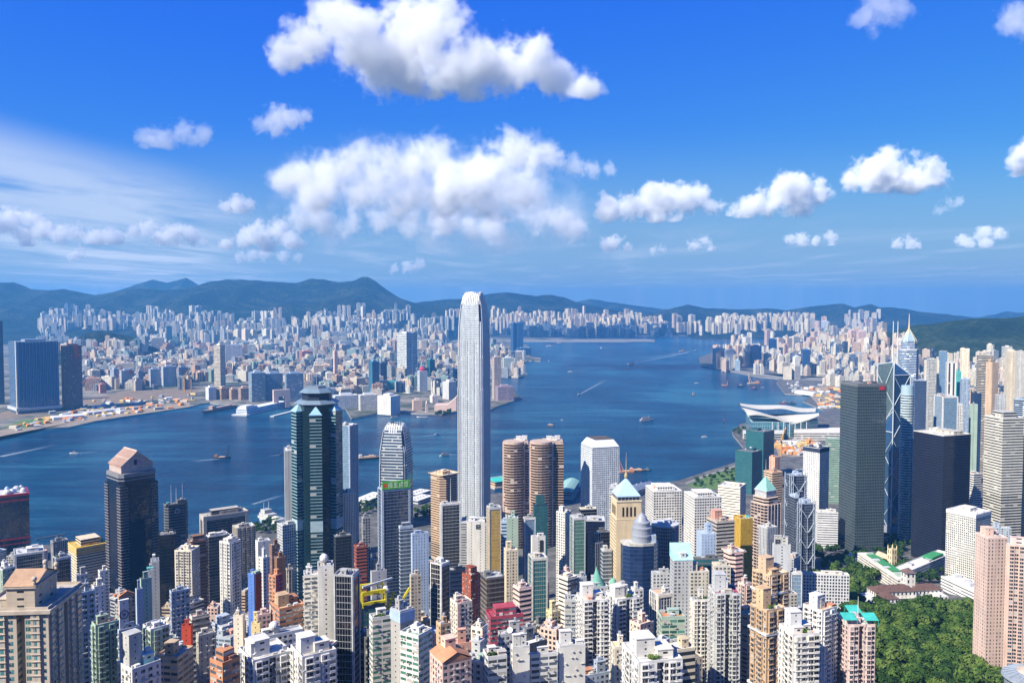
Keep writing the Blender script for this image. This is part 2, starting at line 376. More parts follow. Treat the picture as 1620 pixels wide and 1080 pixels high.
cloud('smooth dome shaped white cloud, upper right of the eastern pair', 8600,
      [(1346, 288, 20), (1380, 280, 34), (1410, 272, 38), (1440, 285, 34), (1470, 280, 30), (1485, 285, 20)], 0.014, flat=308)
cloud('small grey cloud drifting alone in the clear blue on the left', 7000, [(232, 222, 20), (260, 222, 26), (290, 212, 24), (318, 212, 18)], 0.0045, flat=236)
cloud('small pale cloud left of the sky centre under the huge cumulus', 7000, [(415, 195, 18), (440, 190, 26), (465, 185, 22), (485, 183, 14)], 0.006, flat=215)
cloud('little oval cloud puff between the left veil and the broad bank', 11500, [(360, 330, 14), (378, 325, 17), (395, 324, 13)], 0.008, flat=338)
cloud('cream cumulus heap over the left hills, at the left edge', 14000,
      [(-10, 355, 26), (20, 345, 24), (45, 345, 22), (65, 360, 20), (95, 370, 20), (120, 370, 18), (40, 372, 22), (150, 378, 18), (175, 378, 16)], 0.008, flat=388)
cloud('cream cumulus with two humps above the far left peaks', 14500, [(212, 365, 14), (232, 362, 16), (255, 375, 18), (275, 370, 20), (300, 375, 18), (320, 382, 12)], 0.008, flat=391)
cloud('peaked cream cloud over the highest ridge left of the silver tower', 14500,
      [(358, 385, 16), (385, 375, 20), (410, 370, 22), (437, 362, 22), (460, 378, 20), (480, 385, 14), (420, 388, 18)], 0.008, flat=398)
cloud('low ragged cream cloud just under the peaked one', 16000, [(380, 405, 12), (400, 405, 14), (420, 405, 13), (450, 405, 14), (470, 408, 10)], 0.005)
cloud('tiny slanted cream cloud over the left hills', 15000, [(112, 408, 9), (122, 402, 11), (130, 394, 9)], 0.008)
cloud('small low cream cloud right above the highest ridge', 16000, [(625, 425, 10), (645, 423, 14), (665, 418, 12)], 0.005)
cloud('small white puff low over the harbour, first right of the broad bank', 13000, [(960, 388, 14), (975, 385, 14), (992, 392, 10)], 0.010, flat=398)
cloud('tiny white puff low over the harbour mouth', 13500, [(1100, 388, 12), (1113, 382, 12), (1125, 392, 9)], 0.010, flat=398)
cloud('faint little cloud between two low white puffs', 14500, [(1035, 397, 9), (1048, 395, 10)], 0.005)
cloud('low white double puff under the flat-bottomed eastern pair', 13500, [(1250, 380, 11), (1270, 379, 14), (1290, 382, 10), (1315, 378, 13)], 0.008, flat=389)
cloud('low white puff above the pointed tower', 14000, [(1420, 385, 12), (1437, 384, 14), (1452, 388, 9)], 0.007, flat=394)
cloud('low twin humped cloud at the right, above the green hill', 13500, [(1520, 380, 13), (1535, 385, 12), (1556, 368, 14), (1580, 372, 14), (1560, 385, 12)], 0.007, flat=392)
cloud('faint grey smudge of cloud under the dome shaped cloud', 12500, [(1490, 330, 12), (1505, 322, 13), (1518, 318, 9)], 0.003)
cloud('thin ragged cloud at the top right of the sky', 4500, [(1365, 30, 22), (1395, 15, 34), (1425, 15, 26), (1380, 45, 20)], 0.0035)
cloud('thin cloud cut by the top right corner', 4500, [(1590, 40, 22), (1615, 25, 34), (1640, 35, 30)], 0.004)
cloud('white cloud cut by the right edge over the green hill', 8600, [(1612, 262, 20), (1635, 245, 30), (1665, 250, 36)], 0.012, flat=278)
# ------------------------------------------------------------------ building materials
def facade(name, mass=False):
    """walls with rows of windows: uv counts windows across and floors up; each building brings its own colours and window shape"""
    m, t = newmat(name)
    uv = t.n('ShaderNodeUVMap', uv_map='UVMap').outputs[0]
    s = t.n('ShaderNodeSeparateXYZ', ins={0: uv}); u, v = s.outputs[0], s.outputs[1]
    pos = t.n('ShaderNodeNewGeometry').outputs['Position']
    def attr(n, ty='OBJECT'): return t.n('ShaderNodeAttribute', attribute_type=ty, attribute_name=n)
    if mass:
        wall = attr('col', 'GEOMETRY').outputs[0]; ww, wh = 0.62, 0.5; glass = (0.06, 0.08, 0.11, 1); refl, cur, rnd = 0.4, 0.1, 0.37
        aw = attr('wnd', 'GEOMETRY').outputs[0]; sp = t.n('ShaderNodeSeparateXYZ', ins={0: aw}); ww, wh = sp.outputs[0], sp.outputs[1]
        glass = attr('gls', 'GEOMETRY').outputs[0]
    else:
        oi = t.n('ShaderNodeObjectInfo'); wall = oi.outputs['Color']; rnd = oi.outputs['Random']
        sp = t.n('ShaderNodeSeparateXYZ', ins={0: attr('win').outputs['Vector']}); ww, wh = sp.outputs[0], sp.outputs[1]; ac = sp.outputs[2]
        glass = attr('glass').outputs['Color']
        sp2 = t.n('ShaderNodeSeparateXYZ', ins={0: attr('gopt').outputs['Vector']}); refl, cur, fl = sp2.outputs
    fu, fv = t.m('FRACT', u), t.m('FRACT', v)
    if not mass:                                        # homes mix wide and narrow windows from column to column
        ch = t.n('ShaderNodeTexWhiteNoise', noise_dimensions='2D'); t.t.links.new(t.n('ShaderNodeCombineXYZ', ins={0: t.m('FLOOR', u), 1: t.m('MULTIPLY', rnd, 57.3)}).outputs[0], ch.inputs[0])
        ww = t.m('MULTIPLY', ww, t.m('SUBTRACT', 1.0, t.m('MULTIPLY', t.m('MULTIPLY', t.m('LESS_THAN', ch.outputs[0], 0.36), 0.5), t.m('GREATER_THAN', ac, 0.01))))
    au, av = t.m('ABSOLUTE', t.m('SUBTRACT', fu, 0.5)), t.m('ABSOLUTE', t.m('SUBTRACT', fv, 0.5))
    mask = t.m('MULTIPLY', t.m('LESS_THAN', au, t.m('MULTIPLY', ww, 0.5)), t.m('LESS_THAN', av, t.m('MULTIPLY', wh, 0.5)))
    if not mass:                                        # a negative joint value asks for round windows
        rm = t.m('LESS_THAN', t.m('ADD', t.m('MULTIPLY', au, au), t.m('MULTIPLY', av, av)), t.m('MULTIPLY', t.m('MULTIPLY', ww, ww), 0.25))
        isr = t.m('LESS_THAN', fl, -0.01); mask = t.m('ADD', t.m('MULTIPLY', isr, rm), t.m('MULTIPLY', t.m('SUBTRACT', 1.0, isr), mask))
    cell = t.n('ShaderNodeCombineXYZ', ins={0: t.m('FLOOR', u), 1: t.m('FLOOR', v), 2: t.m('MULTIPLY', rnd, 91.7) if hasattr(rnd, 'is_output') else rnd}).outputs[0]
    wn = t.n('ShaderNodeTexWhiteNoise', noise_dimensions='3D'); t.t.links.new(cell, wn.inputs[0])
    val, vcol = wn.outputs[0], wn.outputs[1]
    streak = t.noise(t.vm('MULTIPLY', pos, (1, 1, 0.12)), 0.22, 4, 0.65)
    blot = t.noise(pos, 0.05, 3, 0.6); grime = t.m('ADD', 0.42, t.m('ADD', t.m('MULTIPLY', streak, 0.70), t.m('MULTIPLY', blot, 0.46)))
    wcol = t.mix(1.0, wall, t.n('ShaderNodeCombineXYZ', ins={0: grime, 1: grime, 2: grime}).outputs[0], 'MULTIPLY')
    if not mass:
        # a thin joint at each floor, and the odd air conditioner under a window
        joint = t.m('MULTIPLY', t.m('LESS_THAN', fv, 0.055), t.m('MAXIMUM', fl, 0.0))
        wcol = t.mix(joint, wcol, (0.05, 0.05, 0.05, 1))
        acm = t.m('MULTIPLY', t.m('LESS_THAN', t.m('ABSOLUTE', t.m('SUBTRACT', fu, 0.30)), 0.14), t.m('LESS_THAN', t.m('ABSOLUTE', t.m('SUBTRACT', fv, 0.13)), 0.09))
        acm = t.m('MULTIPLY', acm, t.m('LESS_THAN', val, ac))
        wcol = t.mix(acm, wcol, (0.45, 0.44, 0.42, 1))
    amp = t.m('MINIMUM', t.m('ADD', 0.35, t.m('MULTIPLY', cur, 8.0)), 1.1); gv = t.m('ADD', t.m('SUBTRACT', 1.0, t.m('MULTIPLY', amp, 0.5)), t.m('MULTIPLY', val, amp))
    gcol = t.mix(1.0, glass, t.n('ShaderNodeCombineXYZ', ins={0: gv, 1: gv, 2: gv}).outputs[0], 'MULTIPLY')
    v2 = t.n('ShaderNodeSeparateColor', ins={0: vcol}).outputs[1]
    gcol = t.mix(t.m('LESS_THAN', v2, cur), gcol, (0.42, 0.40, 0.35, 1))
    if not mass:                                        # a pale frame down the middle of house windows
        bar = t.m('MULTIPLY', t.m('LESS_THAN', t.m('ABSOLUTE', t.m('SUBTRACT', fu, 0.42)), 0.035), t.m('GREATER_THAN', ac, 0.01))
        gcol = t.mix(bar, gcol, (0.34, 0.34, 0.33, 1))
    base = t.mix(mask, wcol, gcol)
    rough = t.m('SUBTRACT', 0.85, t.m('MULTIPLY', mask, 0.75))
    spec = t.m('ADD', 0.25, t.m('MULTIPLY', mask, refl))
    kw = {'Base Color': base, 'Roughness': rough, 'Specular IOR Level': spec}
    # panes never lie perfectly in one plane
    nrm = t.n('ShaderNodeNewGeometry').outputs['Normal']
    if not mass:                                        # panes lie back in their openings
        nrm = t.n('ShaderNodeBump', ins={'Strength': 1.0, 'Distance': 0.22, 'Height': t.m('SUBTRACT', 1.0, mask)}).outputs[0]
    tilt = t.vm('SCALE', t.vm('SUBTRACT', vcol, (0.5, 0.5, 0.5)), scale=t.m('MULTIPLY', mask, 0.045))
    kw['Normal'] = t.vm('NORMALIZE', t.vm('ADD', nrm, tilt))
    p = t.n('ShaderNodeBsdfPrincipled', ins=kw)
    t.n('ShaderNodeOutputMaterial', ins={0: p.outputs[0]}); return m
FAC = facade('facade_windows'); MASS = facade('facade_far', True)

def objcol(name, rough=0.85, scale=0.25, amp=1.0, spec=0.25, metal=0.0):
    """plain painted or tiled surface in the object's own colour, weathered"""
    m, t = newmat(name)
    pos = t.n('ShaderNodeNewGeometry').outputs['Position']; oi = t.n('ShaderNodeObjectInfo')
    n = t.noise(pos, scale, 5, 0.65); f = t.m('ADD', .94 - amp / 2, t.m('MULTIPLY', n, amp))
    c = t.mix(1.0, oi.outputs['Color'], t.n('ShaderNodeCombineXYZ', ins={0: f, 1: f, 2: f}).outputs[0], 'MULTIPLY')
    p = t.n('ShaderNodeBsdfPrincipled', ins={'Base Color': c, 'Roughness': rough, 'Specular IOR Level': spec, 'Metallic': metal})
    t.n('ShaderNodeOutputMaterial', ins={0: p.outputs[0]}); return m
PLAIN = objcol('weathered_paint'); ROOF = objcol('roof_surface', 0.9, 0.3, 1.1); METAL = objcol('painted_metal', 0.45, 0.5, 0.3, 0.5)
LEAF = None

COL = dict(dtl=(.035, .11, .13), ckc=(.085, .10, .105), mint=(.36,.66,.62), wht=(.64, .63, .60), off=(.58, .56, .50), crm=(.68, .58, .42), crl=(.76, .68, .54), tan=(.56, .40, .26), pnk=(.70, .48, .40), ppk=(.70, .53, .47), gry=(.42, .42, .42), lgr=(.50, .51, .51),
           dgr=(.16, .165, .17), blk=(.03, .032, .04), brn=(.24, .13, .08), rbr=(.30, .085, .05), org=(.52, .24, .13), red=(.50, .07, .035), gld=(.55, .36, .07), blu=(.10, .20, .52), sky=(.38, .48, .62),
           bge=(.58, .49, .36), yel=(.72, .58, .30), grn=(.34, .44, .36), tea=(.10, .42, .40), mar=(.36, .06, .09), nvy=(.03, .04, .075), stn=(.46, .42, .36), gbl=(.40, .46, .53), sal=(.66, .36, .26))
GL = dict(dk=(.025, .03, .04), bl=(.025, .05, .11), tl=(.03, .12, .13), gd=(.50, .31, .04), gy=(.09, .11, .13), nv=(.01, .014, .035), gn=(.06, .17, .13), lb=(.14, .24, .34), br=(.06, .04, .03), bk=(.006, .007, .012), ck=(.026, .046, .052))
# floor height, window pitch, window width, height, glass, reflect, curtains, floor joint, air conditioners
STY = dict(R=(2.9, 2.9, .56, .50, 'dk', .3, .10, .0, .5), B=(2.9, 2.6, .74, .58, 'dk', .3, .12, .0, .45), O=(3.7, 7.0, 1.0, .52, 'dk', .3, .06, .0, 0), G=(3.9, 1.7, .90, .90, 'bl', .40, .0, .0, 0),
           F=(3.7, 2.4, .56, .92, 'dk', .5, .04, .0, 0), P=(3.5, 3.1, .60, .58, 'dk', .35, .08, .0, 0), W=(3.0, 11.0, .10, .28, 'dk', .3, .0, .25, 0), D=(3.8, 3.4, .96, .70, 'bl', .45, .0, .0, 0), S=(3.0, 4.5, .88, .46, 'gy', .4, .15, .0, 0))


def wallprops(o, col, sty, glass=None, **kw):
    fh, fp, ww, wh, g, rf, cu, jl, ac = STY[sty] if isinstance(sty, str) else sty
    c3 = COL[col] if isinstance(col, str) else col
    if kw.get('own', 1): r_ = random.Random(len(bpy.data.objects) * 7 + int(c3[0] * 991)); k_ = r_.uniform(.78 if min(c3) < .6 else .94, 1.06); w_ = r_.uniform(-.03, .10); c3 = (c3[0] * k_ * (1 + w_ * .5), c3[1] * k_, c3[2] * k_ * (1 - w_))
    o.color = (*c3, 1)
    g = glass or g; g = GL[g] if isinstance(g, str) else g
    o['win'] = (float(kw.get('ww', ww)), float(kw.get('wh', wh)), float(kw.get('ac', ac)))
    o['glass'] = tuple(float(x) for x in g); o['gopt'] = (float(kw.get('rf', rf)), float(kw.get('cu', cu)), float(kw.get('jl', jl)))
    return o
def paint(o, col):
    o.color = (*(COL[col] if isinstance(col, str) else col), 1); return o


def walls(b, poly, z0, z1, sty, ztop=None, counts=None, mi=0, poly2=None, fh=None, fp=None):
    """walls up a footprint; whole numbers of windows on every side; counts[i] = 0 leaves that side blank"""
    st = STY[sty] if isinstance(sty, str) else sty
    fh = fh or st[0]; fp = fp or st[1]; q = poly2 or poly; zt = z1 if ztop is None else ztop
    nf0, nf1 = (z0 - zt) / fh, (z1 - zt) / fh; n = len(poly); base = 0
    for i in range(n):
        a, c = poly[i], poly[(i + 1) % n]; d, e = q[(i + 1) % n], q[i]
        L = hypot(c[0] - a[0], c[1] - a[1])
        k = max(1, round(L / fp)) if counts is None or counts[i] is None else counts[i]
        if L < 0.9 and counts is None: k = 0
        u0, u1 = (base, base + k) if k else (base, base)
        b.face([(a[0], a[1], z0), (c[0], c[1], z0), (d[0], d[1], z1), (e[0], e[1], z1)], [(u0, nf0), (u1, nf0), (u1, nf1), (u0, nf1)], mi)
        base += k + 3
def cap(b, poly, z, mi=1): b.face([(p[0], p[1], z) for p in poly], None, mi)
def rect(w, d, x=0.0, y=0.0): return [(x - w / 2, y - d / 2), (x + w / 2, y - d / 2), (x + w / 2, y + d / 2), (x - w / 2, y + d / 2)]
def chamf(w, d, c): return [(-w / 2 + c, -d / 2), (w / 2 - c, -d / 2), (w / 2, -d / 2 + c), (w / 2, d / 2 - c), (w / 2 - c, d / 2), (-w / 2 + c, d / 2), (-w / 2, d / 2 - c), (-w / 2, -d / 2 + c)]
def circ(r, n=24, x=0, y=0, a0=0): return [(x + r * cos(a0 + 2 * pi * i / n), y + r * sin(a0 + 2 * pi * i / n)) for i in range(n)]
def inset(poly, d):
    """footprint pulled in by d"""
    n = len(poly); out = []
    for i in range(n):
        p, a, c = Vector(poly[i]), Vector(poly[i - 1]), Vector(poly[(i + 1) % n])
        e1 = (p - a).normalized(); e2 = (c - p).normalized(); n1 = Vector((-e1.y, e1.x)); n2 = Vector((-e2.y, e2.x))
        k = 1 + n1.dot(n2); mm = (n1 + n2) / max(k, 0.35); q = p + mm * d; out.append((q.x, q.y))
    return out


def baywalls(w, d, rnd, deep=True):
    """footprint of a residential tower: bays, piers, recesses and the deep light well notches; window counts per side"""
    pts, cnt, bal = [], [], []
    cs = rect(w, d)
    for i in range(4):
        a, c = Vector(cs[i]), Vector(cs[(i + 1) % 4]); t = (c - a); L = t.length; t.normalize(); nn = Vector((t.y, -t.x))
        def P(s, o): v = a + t * s + nn * o; return (v.x, v.y)
        k = max(1, round(L / 6.6)); un = (L - 1.2) / k; s = 0.6
        pts.append(P(0, 0)); cnt.append(0)
        for j in range(k):
            if deep and k >= 3 and j == k // 2 and i in (0, 3, 1):       # light well
                g = min(3.2, un * .55); m0 = s + (un - g) / 2
                pts += [P(m0, 0), P(m0, -4.2), P(m0 + g, -4.2), P(m0 + g, 0)]
                cnt += [1, 1, 1, 0]; cnt[-5] = 1; cnt[-1] = 1
            else:
                bw = un * .50; m0 = s + un * .12
                pts += [P(m0, 0), P(m0, .75), P(m0 + bw, .75), P(m0 + bw, 0)]
                cnt += [0, 1, 0, 1 if un > 4.5 else 0]
                bal.append((i, m0, bw, a, t, nn, m0 + bw, un * .36))
            s += un
    return pts, cnt, bal


def roofkit(root, w, d, h, rnd, wc, rc, k=2, plants=False, dish=False, par=1.1, poly=None, big=True):
    """what stands on a roof: parapet, stair house, lift tower, tanks, coolers, pipes"""
    poly = poly or rect(w, d)
    b = MB(); ins = inset(poly, .35); n = len(poly)
    for i in range(n):
        a, c, d1, e = poly[i], poly[(i + 1) % n], ins[(i + 1) % n], ins[i]
        b.face([(a[0], a[1], h), (c[0], c[1], h), (c[0], c[1], h + par), (a[0], a[1], h + par)], None, 0)
        b.face([(d1[0], d1[1], h), (e[0], e[1], h), (e[0], e[1], h + par), (d1[0], d1[1], h + par)], None, 0)
        b.face([(a[0], a[1], h + par), (c[0], c[1], h + par), (d1[0], d1[1], h + par), (e[0], e[1], h + par)], None, 0)
    paint(b.build('parapet', PLAIN, root), wc)
    b = MB(); cap(b, poly, h + .02, 0); paint(b.build('roof', ROOF, root), rc)
    hw, hd = w * .5 - 1.2, d * .5 - 1.2
    used = []
    for j in range(k):
        sw = rnd.uniform(.28, .46) * w; sd = rnd.uniform(.28, .46) * d; sh = rnd.uniform(2.8, 4.6) if j or not big or rnd.random() < .5 else rnd.uniform(5.0, 8.0)
        x = rnd.uniform(-1, 1) * max(0, hw - sw / 2); y = rnd.uniform(-1, 1) * max(0, hd - sd / 2)
        if any(abs(x - a[0]) < (sw + a[2]) / 2 and abs(y - a[1]) < (sd + a[3]) / 2 for a in used): continue
        used.append((x, y, sw, sd))
        b = MB(); walls(b, rect(sw, sd, x, y), h + .05, h + sh, 'W'); cap(b, rect(sw, sd, x, y), h + sh, 1)
        b.box(x, y, h + sh - .25, sw + .5, sd + .5, .3, 2)
        o = b.build('stair_house', [FAC, ROOF, PLAIN], root); wallprops(o, wc, 'W', wh=.3, ww=.3)
        if rnd.random() < .4:
            b = MB(); tw = min(sw, sd) * .5; b.box(x + rnd.uniform(-.2, .2) * sw, y, h + sh + .1, tw, tw * .8, 1.8, 0)
            paint(b.build('water_tank', PLAIN, root), rnd.choice(['lgr', 'off', 'gry', wc]))
    b = MB()
    for j in range(rnd.randint(3, 7)):
        x, y = rnd.uniform(-hw, hw), rnd.uniform(-hd, hd)
        if any(abs(x - a[0]) < a[2] / 2 + .9 and abs(y - a[1]) < a[3] / 2 + .9 for a in used): continue
        q = MB(); q.box(x, y, h + .3, rnd.uniform(1.2, 2.6), rnd.uniform(1, 1.8), rnd.uniform(.9, 1.6), 0)
        for sx in (-.4, .4): q.box(x + sx, y, h + .03, .2, .9, .27, 0)
        paint(q.build('cooling_unit', METAL, root), rnd.choice(['lgr', 'gry', 'off', 'wht', 'stn']))
    for j in range(rnd.randint(0, 3) if big else rnd.randint(0, 1)):      # added roof rooms and awnings
        x, y = rnd.uniform(-hw, hw) * .8, rnd.uniform(-hd, hd) * .8; sw, sd = rnd.uniform(2.5, 5), rnd.uniform(2, 4)
        if any(abs(x - a[0]) < (sw + a[2]) / 2 and abs(y - a[1]) < (sd + a[3]) / 2 for a in used): continue
        used.append((x, y, sw, sd)); q = MB(); q.box(x, y, h + .04, sw, sd, 2.3); q.box(x, y + .1, h + 2.34, sw + .7, sd + .8, .14)
        paint(q.build('roof_shed', PLAIN, root), rnd.choice(['wht', 'grn', 'org', 'stn', 'gbl', 'tea', 'sal', 'lgr', 'tan']))
    for j in range(rnd.randint(1, 3)):
        y = rnd.uniform(-hd, hd); b.tube([(-hw * rnd.random(), y, h + .5), (hw * rnd.random(), y, h + .5)], .14, 5)
    paint(b.build('roof_pipes', METAL, root), 'lgr')
    if plants:
        roofplants(root, rnd, hw, hd, h)
    if dish:
        b = MB(); x, y = rnd.uniform(-.4, .4) * w, -rnd.uniform(.1, .35) * d; zt = h + (used and 0)
        b.tube([(x, y, h), (x, y, h + 2.2)], .15, 6)
        n = 14
        for r0, r1, z0, z1 in ((0.01, .9, 0, .12), (.9, 1.7, .12, .5)):
            for i in range(n):
                a, c = 2 * pi * i / n, 2 * pi * (i + 1) / n
                pts = [Vector((r * cos(g), r * sin(g), z)) for r, g, z in ((r0, a, z0), (r0, c, z0), (r1, c, z1), (r1, a, z1))]
                ro = Vector((0, 0, 1)).rotation_difference(Vector((-.4, -.7, .6)))
                pts = [ro @ p + Vector((x, y, h + 2.3)) for p in pts]
                b.face(pts, None, 0, True)
        paint(b.build('satellite_dish', METAL, root), 'wht')


def leafmat(name, a, bcol, c):
    m, t = newmat(name)
    pos = t.n('ShaderNodeNewGeometry').outputs['Position']; oi = t.n('ShaderNodeObjectInfo')
    n = t.noise(pos, 0.45, 3, 0.6); f = t.m('ADD', t.m('ADD', t.m('MULTIPLY', n, .30), t.m('MULTIPLY', t.noise(pos, 0.075, 3, 0.6), .55)), t.m('MULTIPLY', t.m('SUBTRACT', oi.outputs['Random'], .2), .35))
    cc = t.ramp(f, [(0.36, a), (0.50, bcol), (0.64, c)])
    p = t.n('ShaderNodeBsdfPrincipled', ins={'Base Color': cc, 'Roughness': .8, 'Specular IOR Level': .2})
    tr = t.n('ShaderNodeBsdfTranslucent', ins={'Color': cc}); mx = t.n('ShaderNodeMixShader', ins={0: .22, 1: p.outputs[0], 2: tr.outputs[0]})
    t.n('ShaderNodeOutputMaterial', ins={0: mx.outputs[0]}); return m
LEAF = leafmat('tree_leaves', (.018, .048, .010), (.050, .108, .016), (.120, .180, .036))
BARK = simple('tree_bark', (.12, .09, .065), .9, scale=2.0)
def leafblob(b, c, r, rnd, n, size, flat=.8):
    """leaf clumps through a crown's outer volume"""
    for i in range(n):
        v = Vector((rnd.gauss(0, 1), rnd.gauss(0, 1), rnd.gauss(0, 1))).normalized(); k = r * (rnd.random() ** .25)
        p = Vector(c) + Vector((v.x * k, v.y * k, v.z * k * flat)); nr = (v + Vector((rnd.gauss(0, .3), rnd.gauss(0, .3), rnd.gauss(.25, .3)))).normalized()
        a = nr.orthogonal().normalized(); d = nr.cross(a); s = size * rnd.uniform(.6, 1.3); g = rnd.random() * 6.28
        pts = [p + a * (s * q * cos(g + j * 1.2566)) + d * (s * q * sin(g + j * 1.2566)) for j, q in enumerate((1, .75, 1.1, .7, .95))]
        b.face(pts, None, 0)
def roofplants(root, rnd, hw, hd, h):
    b = MB(); x0, y0 = rnd.uniform(-.5, .5) * hw, -hd * rnd.uniform(.3, .9)
    for j in range(5):
        leafblob(b, (x0 + rnd.uniform(-2.5, 2.5), y0 + rnd.uniform(-1.2, 1.2), h + 1.1), rnd.uniform(.9, 1.6), rnd, 40, .45)
    b.build('roof_plants', LEAF, root)


NAMED = [(749, 600, 'tallest silver tower'), (494, 700, 'striped star tower'), (208, 800, 'dark gabled tower'), (1421, 700, 'cross braced tower'), (985, 850, 'sand coloured spire tower'), (1012, 840, 'ringed grey dome'),
         (950, 760, 'pale tower with round windows'), (845, 760, 'twin round fronted towers'), (1445, 560, 'pyramid crowned tower'), (1210, 800, 'green pyramid tower'), (1056, 850, 'round finned tower'), (45, 1000, 'big stone beige tower'),
         (1235, 665, 'wing roofed hall'), (1268, 820, 'coat-hanger truss tower')]
def head_of(label):
    import re
    return re.split(r",| with | behind | left | right | beside | before | at | on | below | rising| in | under | topped| crowned| between | of | carrying| wearing| framed| tucked| squeezed| cut | above | standing| whose | high | alone| that | near | by ", label)[0]
def near_name(px, py, far=False):
    """how a thing stands to the named thing nearest to it in the view"""
    cnt = {}
    for q in NAMED: cnt[q[2]] = cnt.get(q[2], 0) + 1
    c = [(hypot(px - a, (py - b_) * 1.3), a, b_, n) for a, b_, n in NAMED if cnt[n] == 1 and 1 < len(n.split()) <= 6]
    d, a, b_, n = min(c); dx, dy = px - a, py - b_
    return ('left of' if dx < 0 else 'right of' if abs(dx) > abs(dy) * 1.1 else '') + ' the ' + n if abs(dx) > abs(dy) * 1.1 else ('below' if dy > 0 else 'above') + ' the ' + n
NEAR = []      # footprints that are taken: (x, y, radius)
def place(x0, xc, x1, yt, Y, depth=None):
    """near corner, turn and two face lengths of a block from where its edges stand"""
    def tx(px): r = ray(px, yt); return r[0] / r[1]
    c = at(xc, yt, Y); al = math.atan(tx(xc)); a, b_ = xc - x0, x1 - xc
    if a < 1.5: th = -al + 0.02; wr = (tx(x1) * Y - c.x) / (cos(th) - tx(x1) * sin(th)); wl = depth or max(10, min(wr, 26))
    elif b_ < 1.5: th = -al - 0.02 + pi / 2; wl = (c.x - tx(x0) * Y) / (sin(th) + tx(x0) * cos(th)); wr = depth or max(10, min(wl, 26))
    else:
        rel = min(radians(76), max(radians(14), atan2(a, b_))); th = -al + rel
        wr = (tx(x1) * Y - c.x) / (cos(th) - tx(x1) * sin(th)); wl = (c.x - tx(x0) * Y) / (sin(th) + tx(x0) * cos(th))
    ctr = Vector((c.x + cos(th) * wr / 2 - sin(th) * wl / 2, Y + sin(th) * wr / 2 + cos(th) * wl / 2))
    g = max(4.0, terrain(ctr.x, ctr.y)) - (3.0 if ctr.y < 1150 else 0)
    NEAR.append((ctr.x, ctr.y, hypot(wr, wl) / 2, g))
    return ctr, th, wr, wl, g, c.z - g
def body(root, poly, h, sty, col, glass=None, counts=None, z0=0.0, name='walls', roofc=None, **kw):
    b = MB(); walls(b, poly, z0, h, sty, counts=counts, fh=kw.get('fh'), fp=kw.get('fp')); cap(b, poly, h, 1)
    if 'extra' in kw: kw['extra'](b)
    o = b.build(name, [FAC, ROOF, PLAIN], root); return wallprops(o, col, sty, glass, **kw)


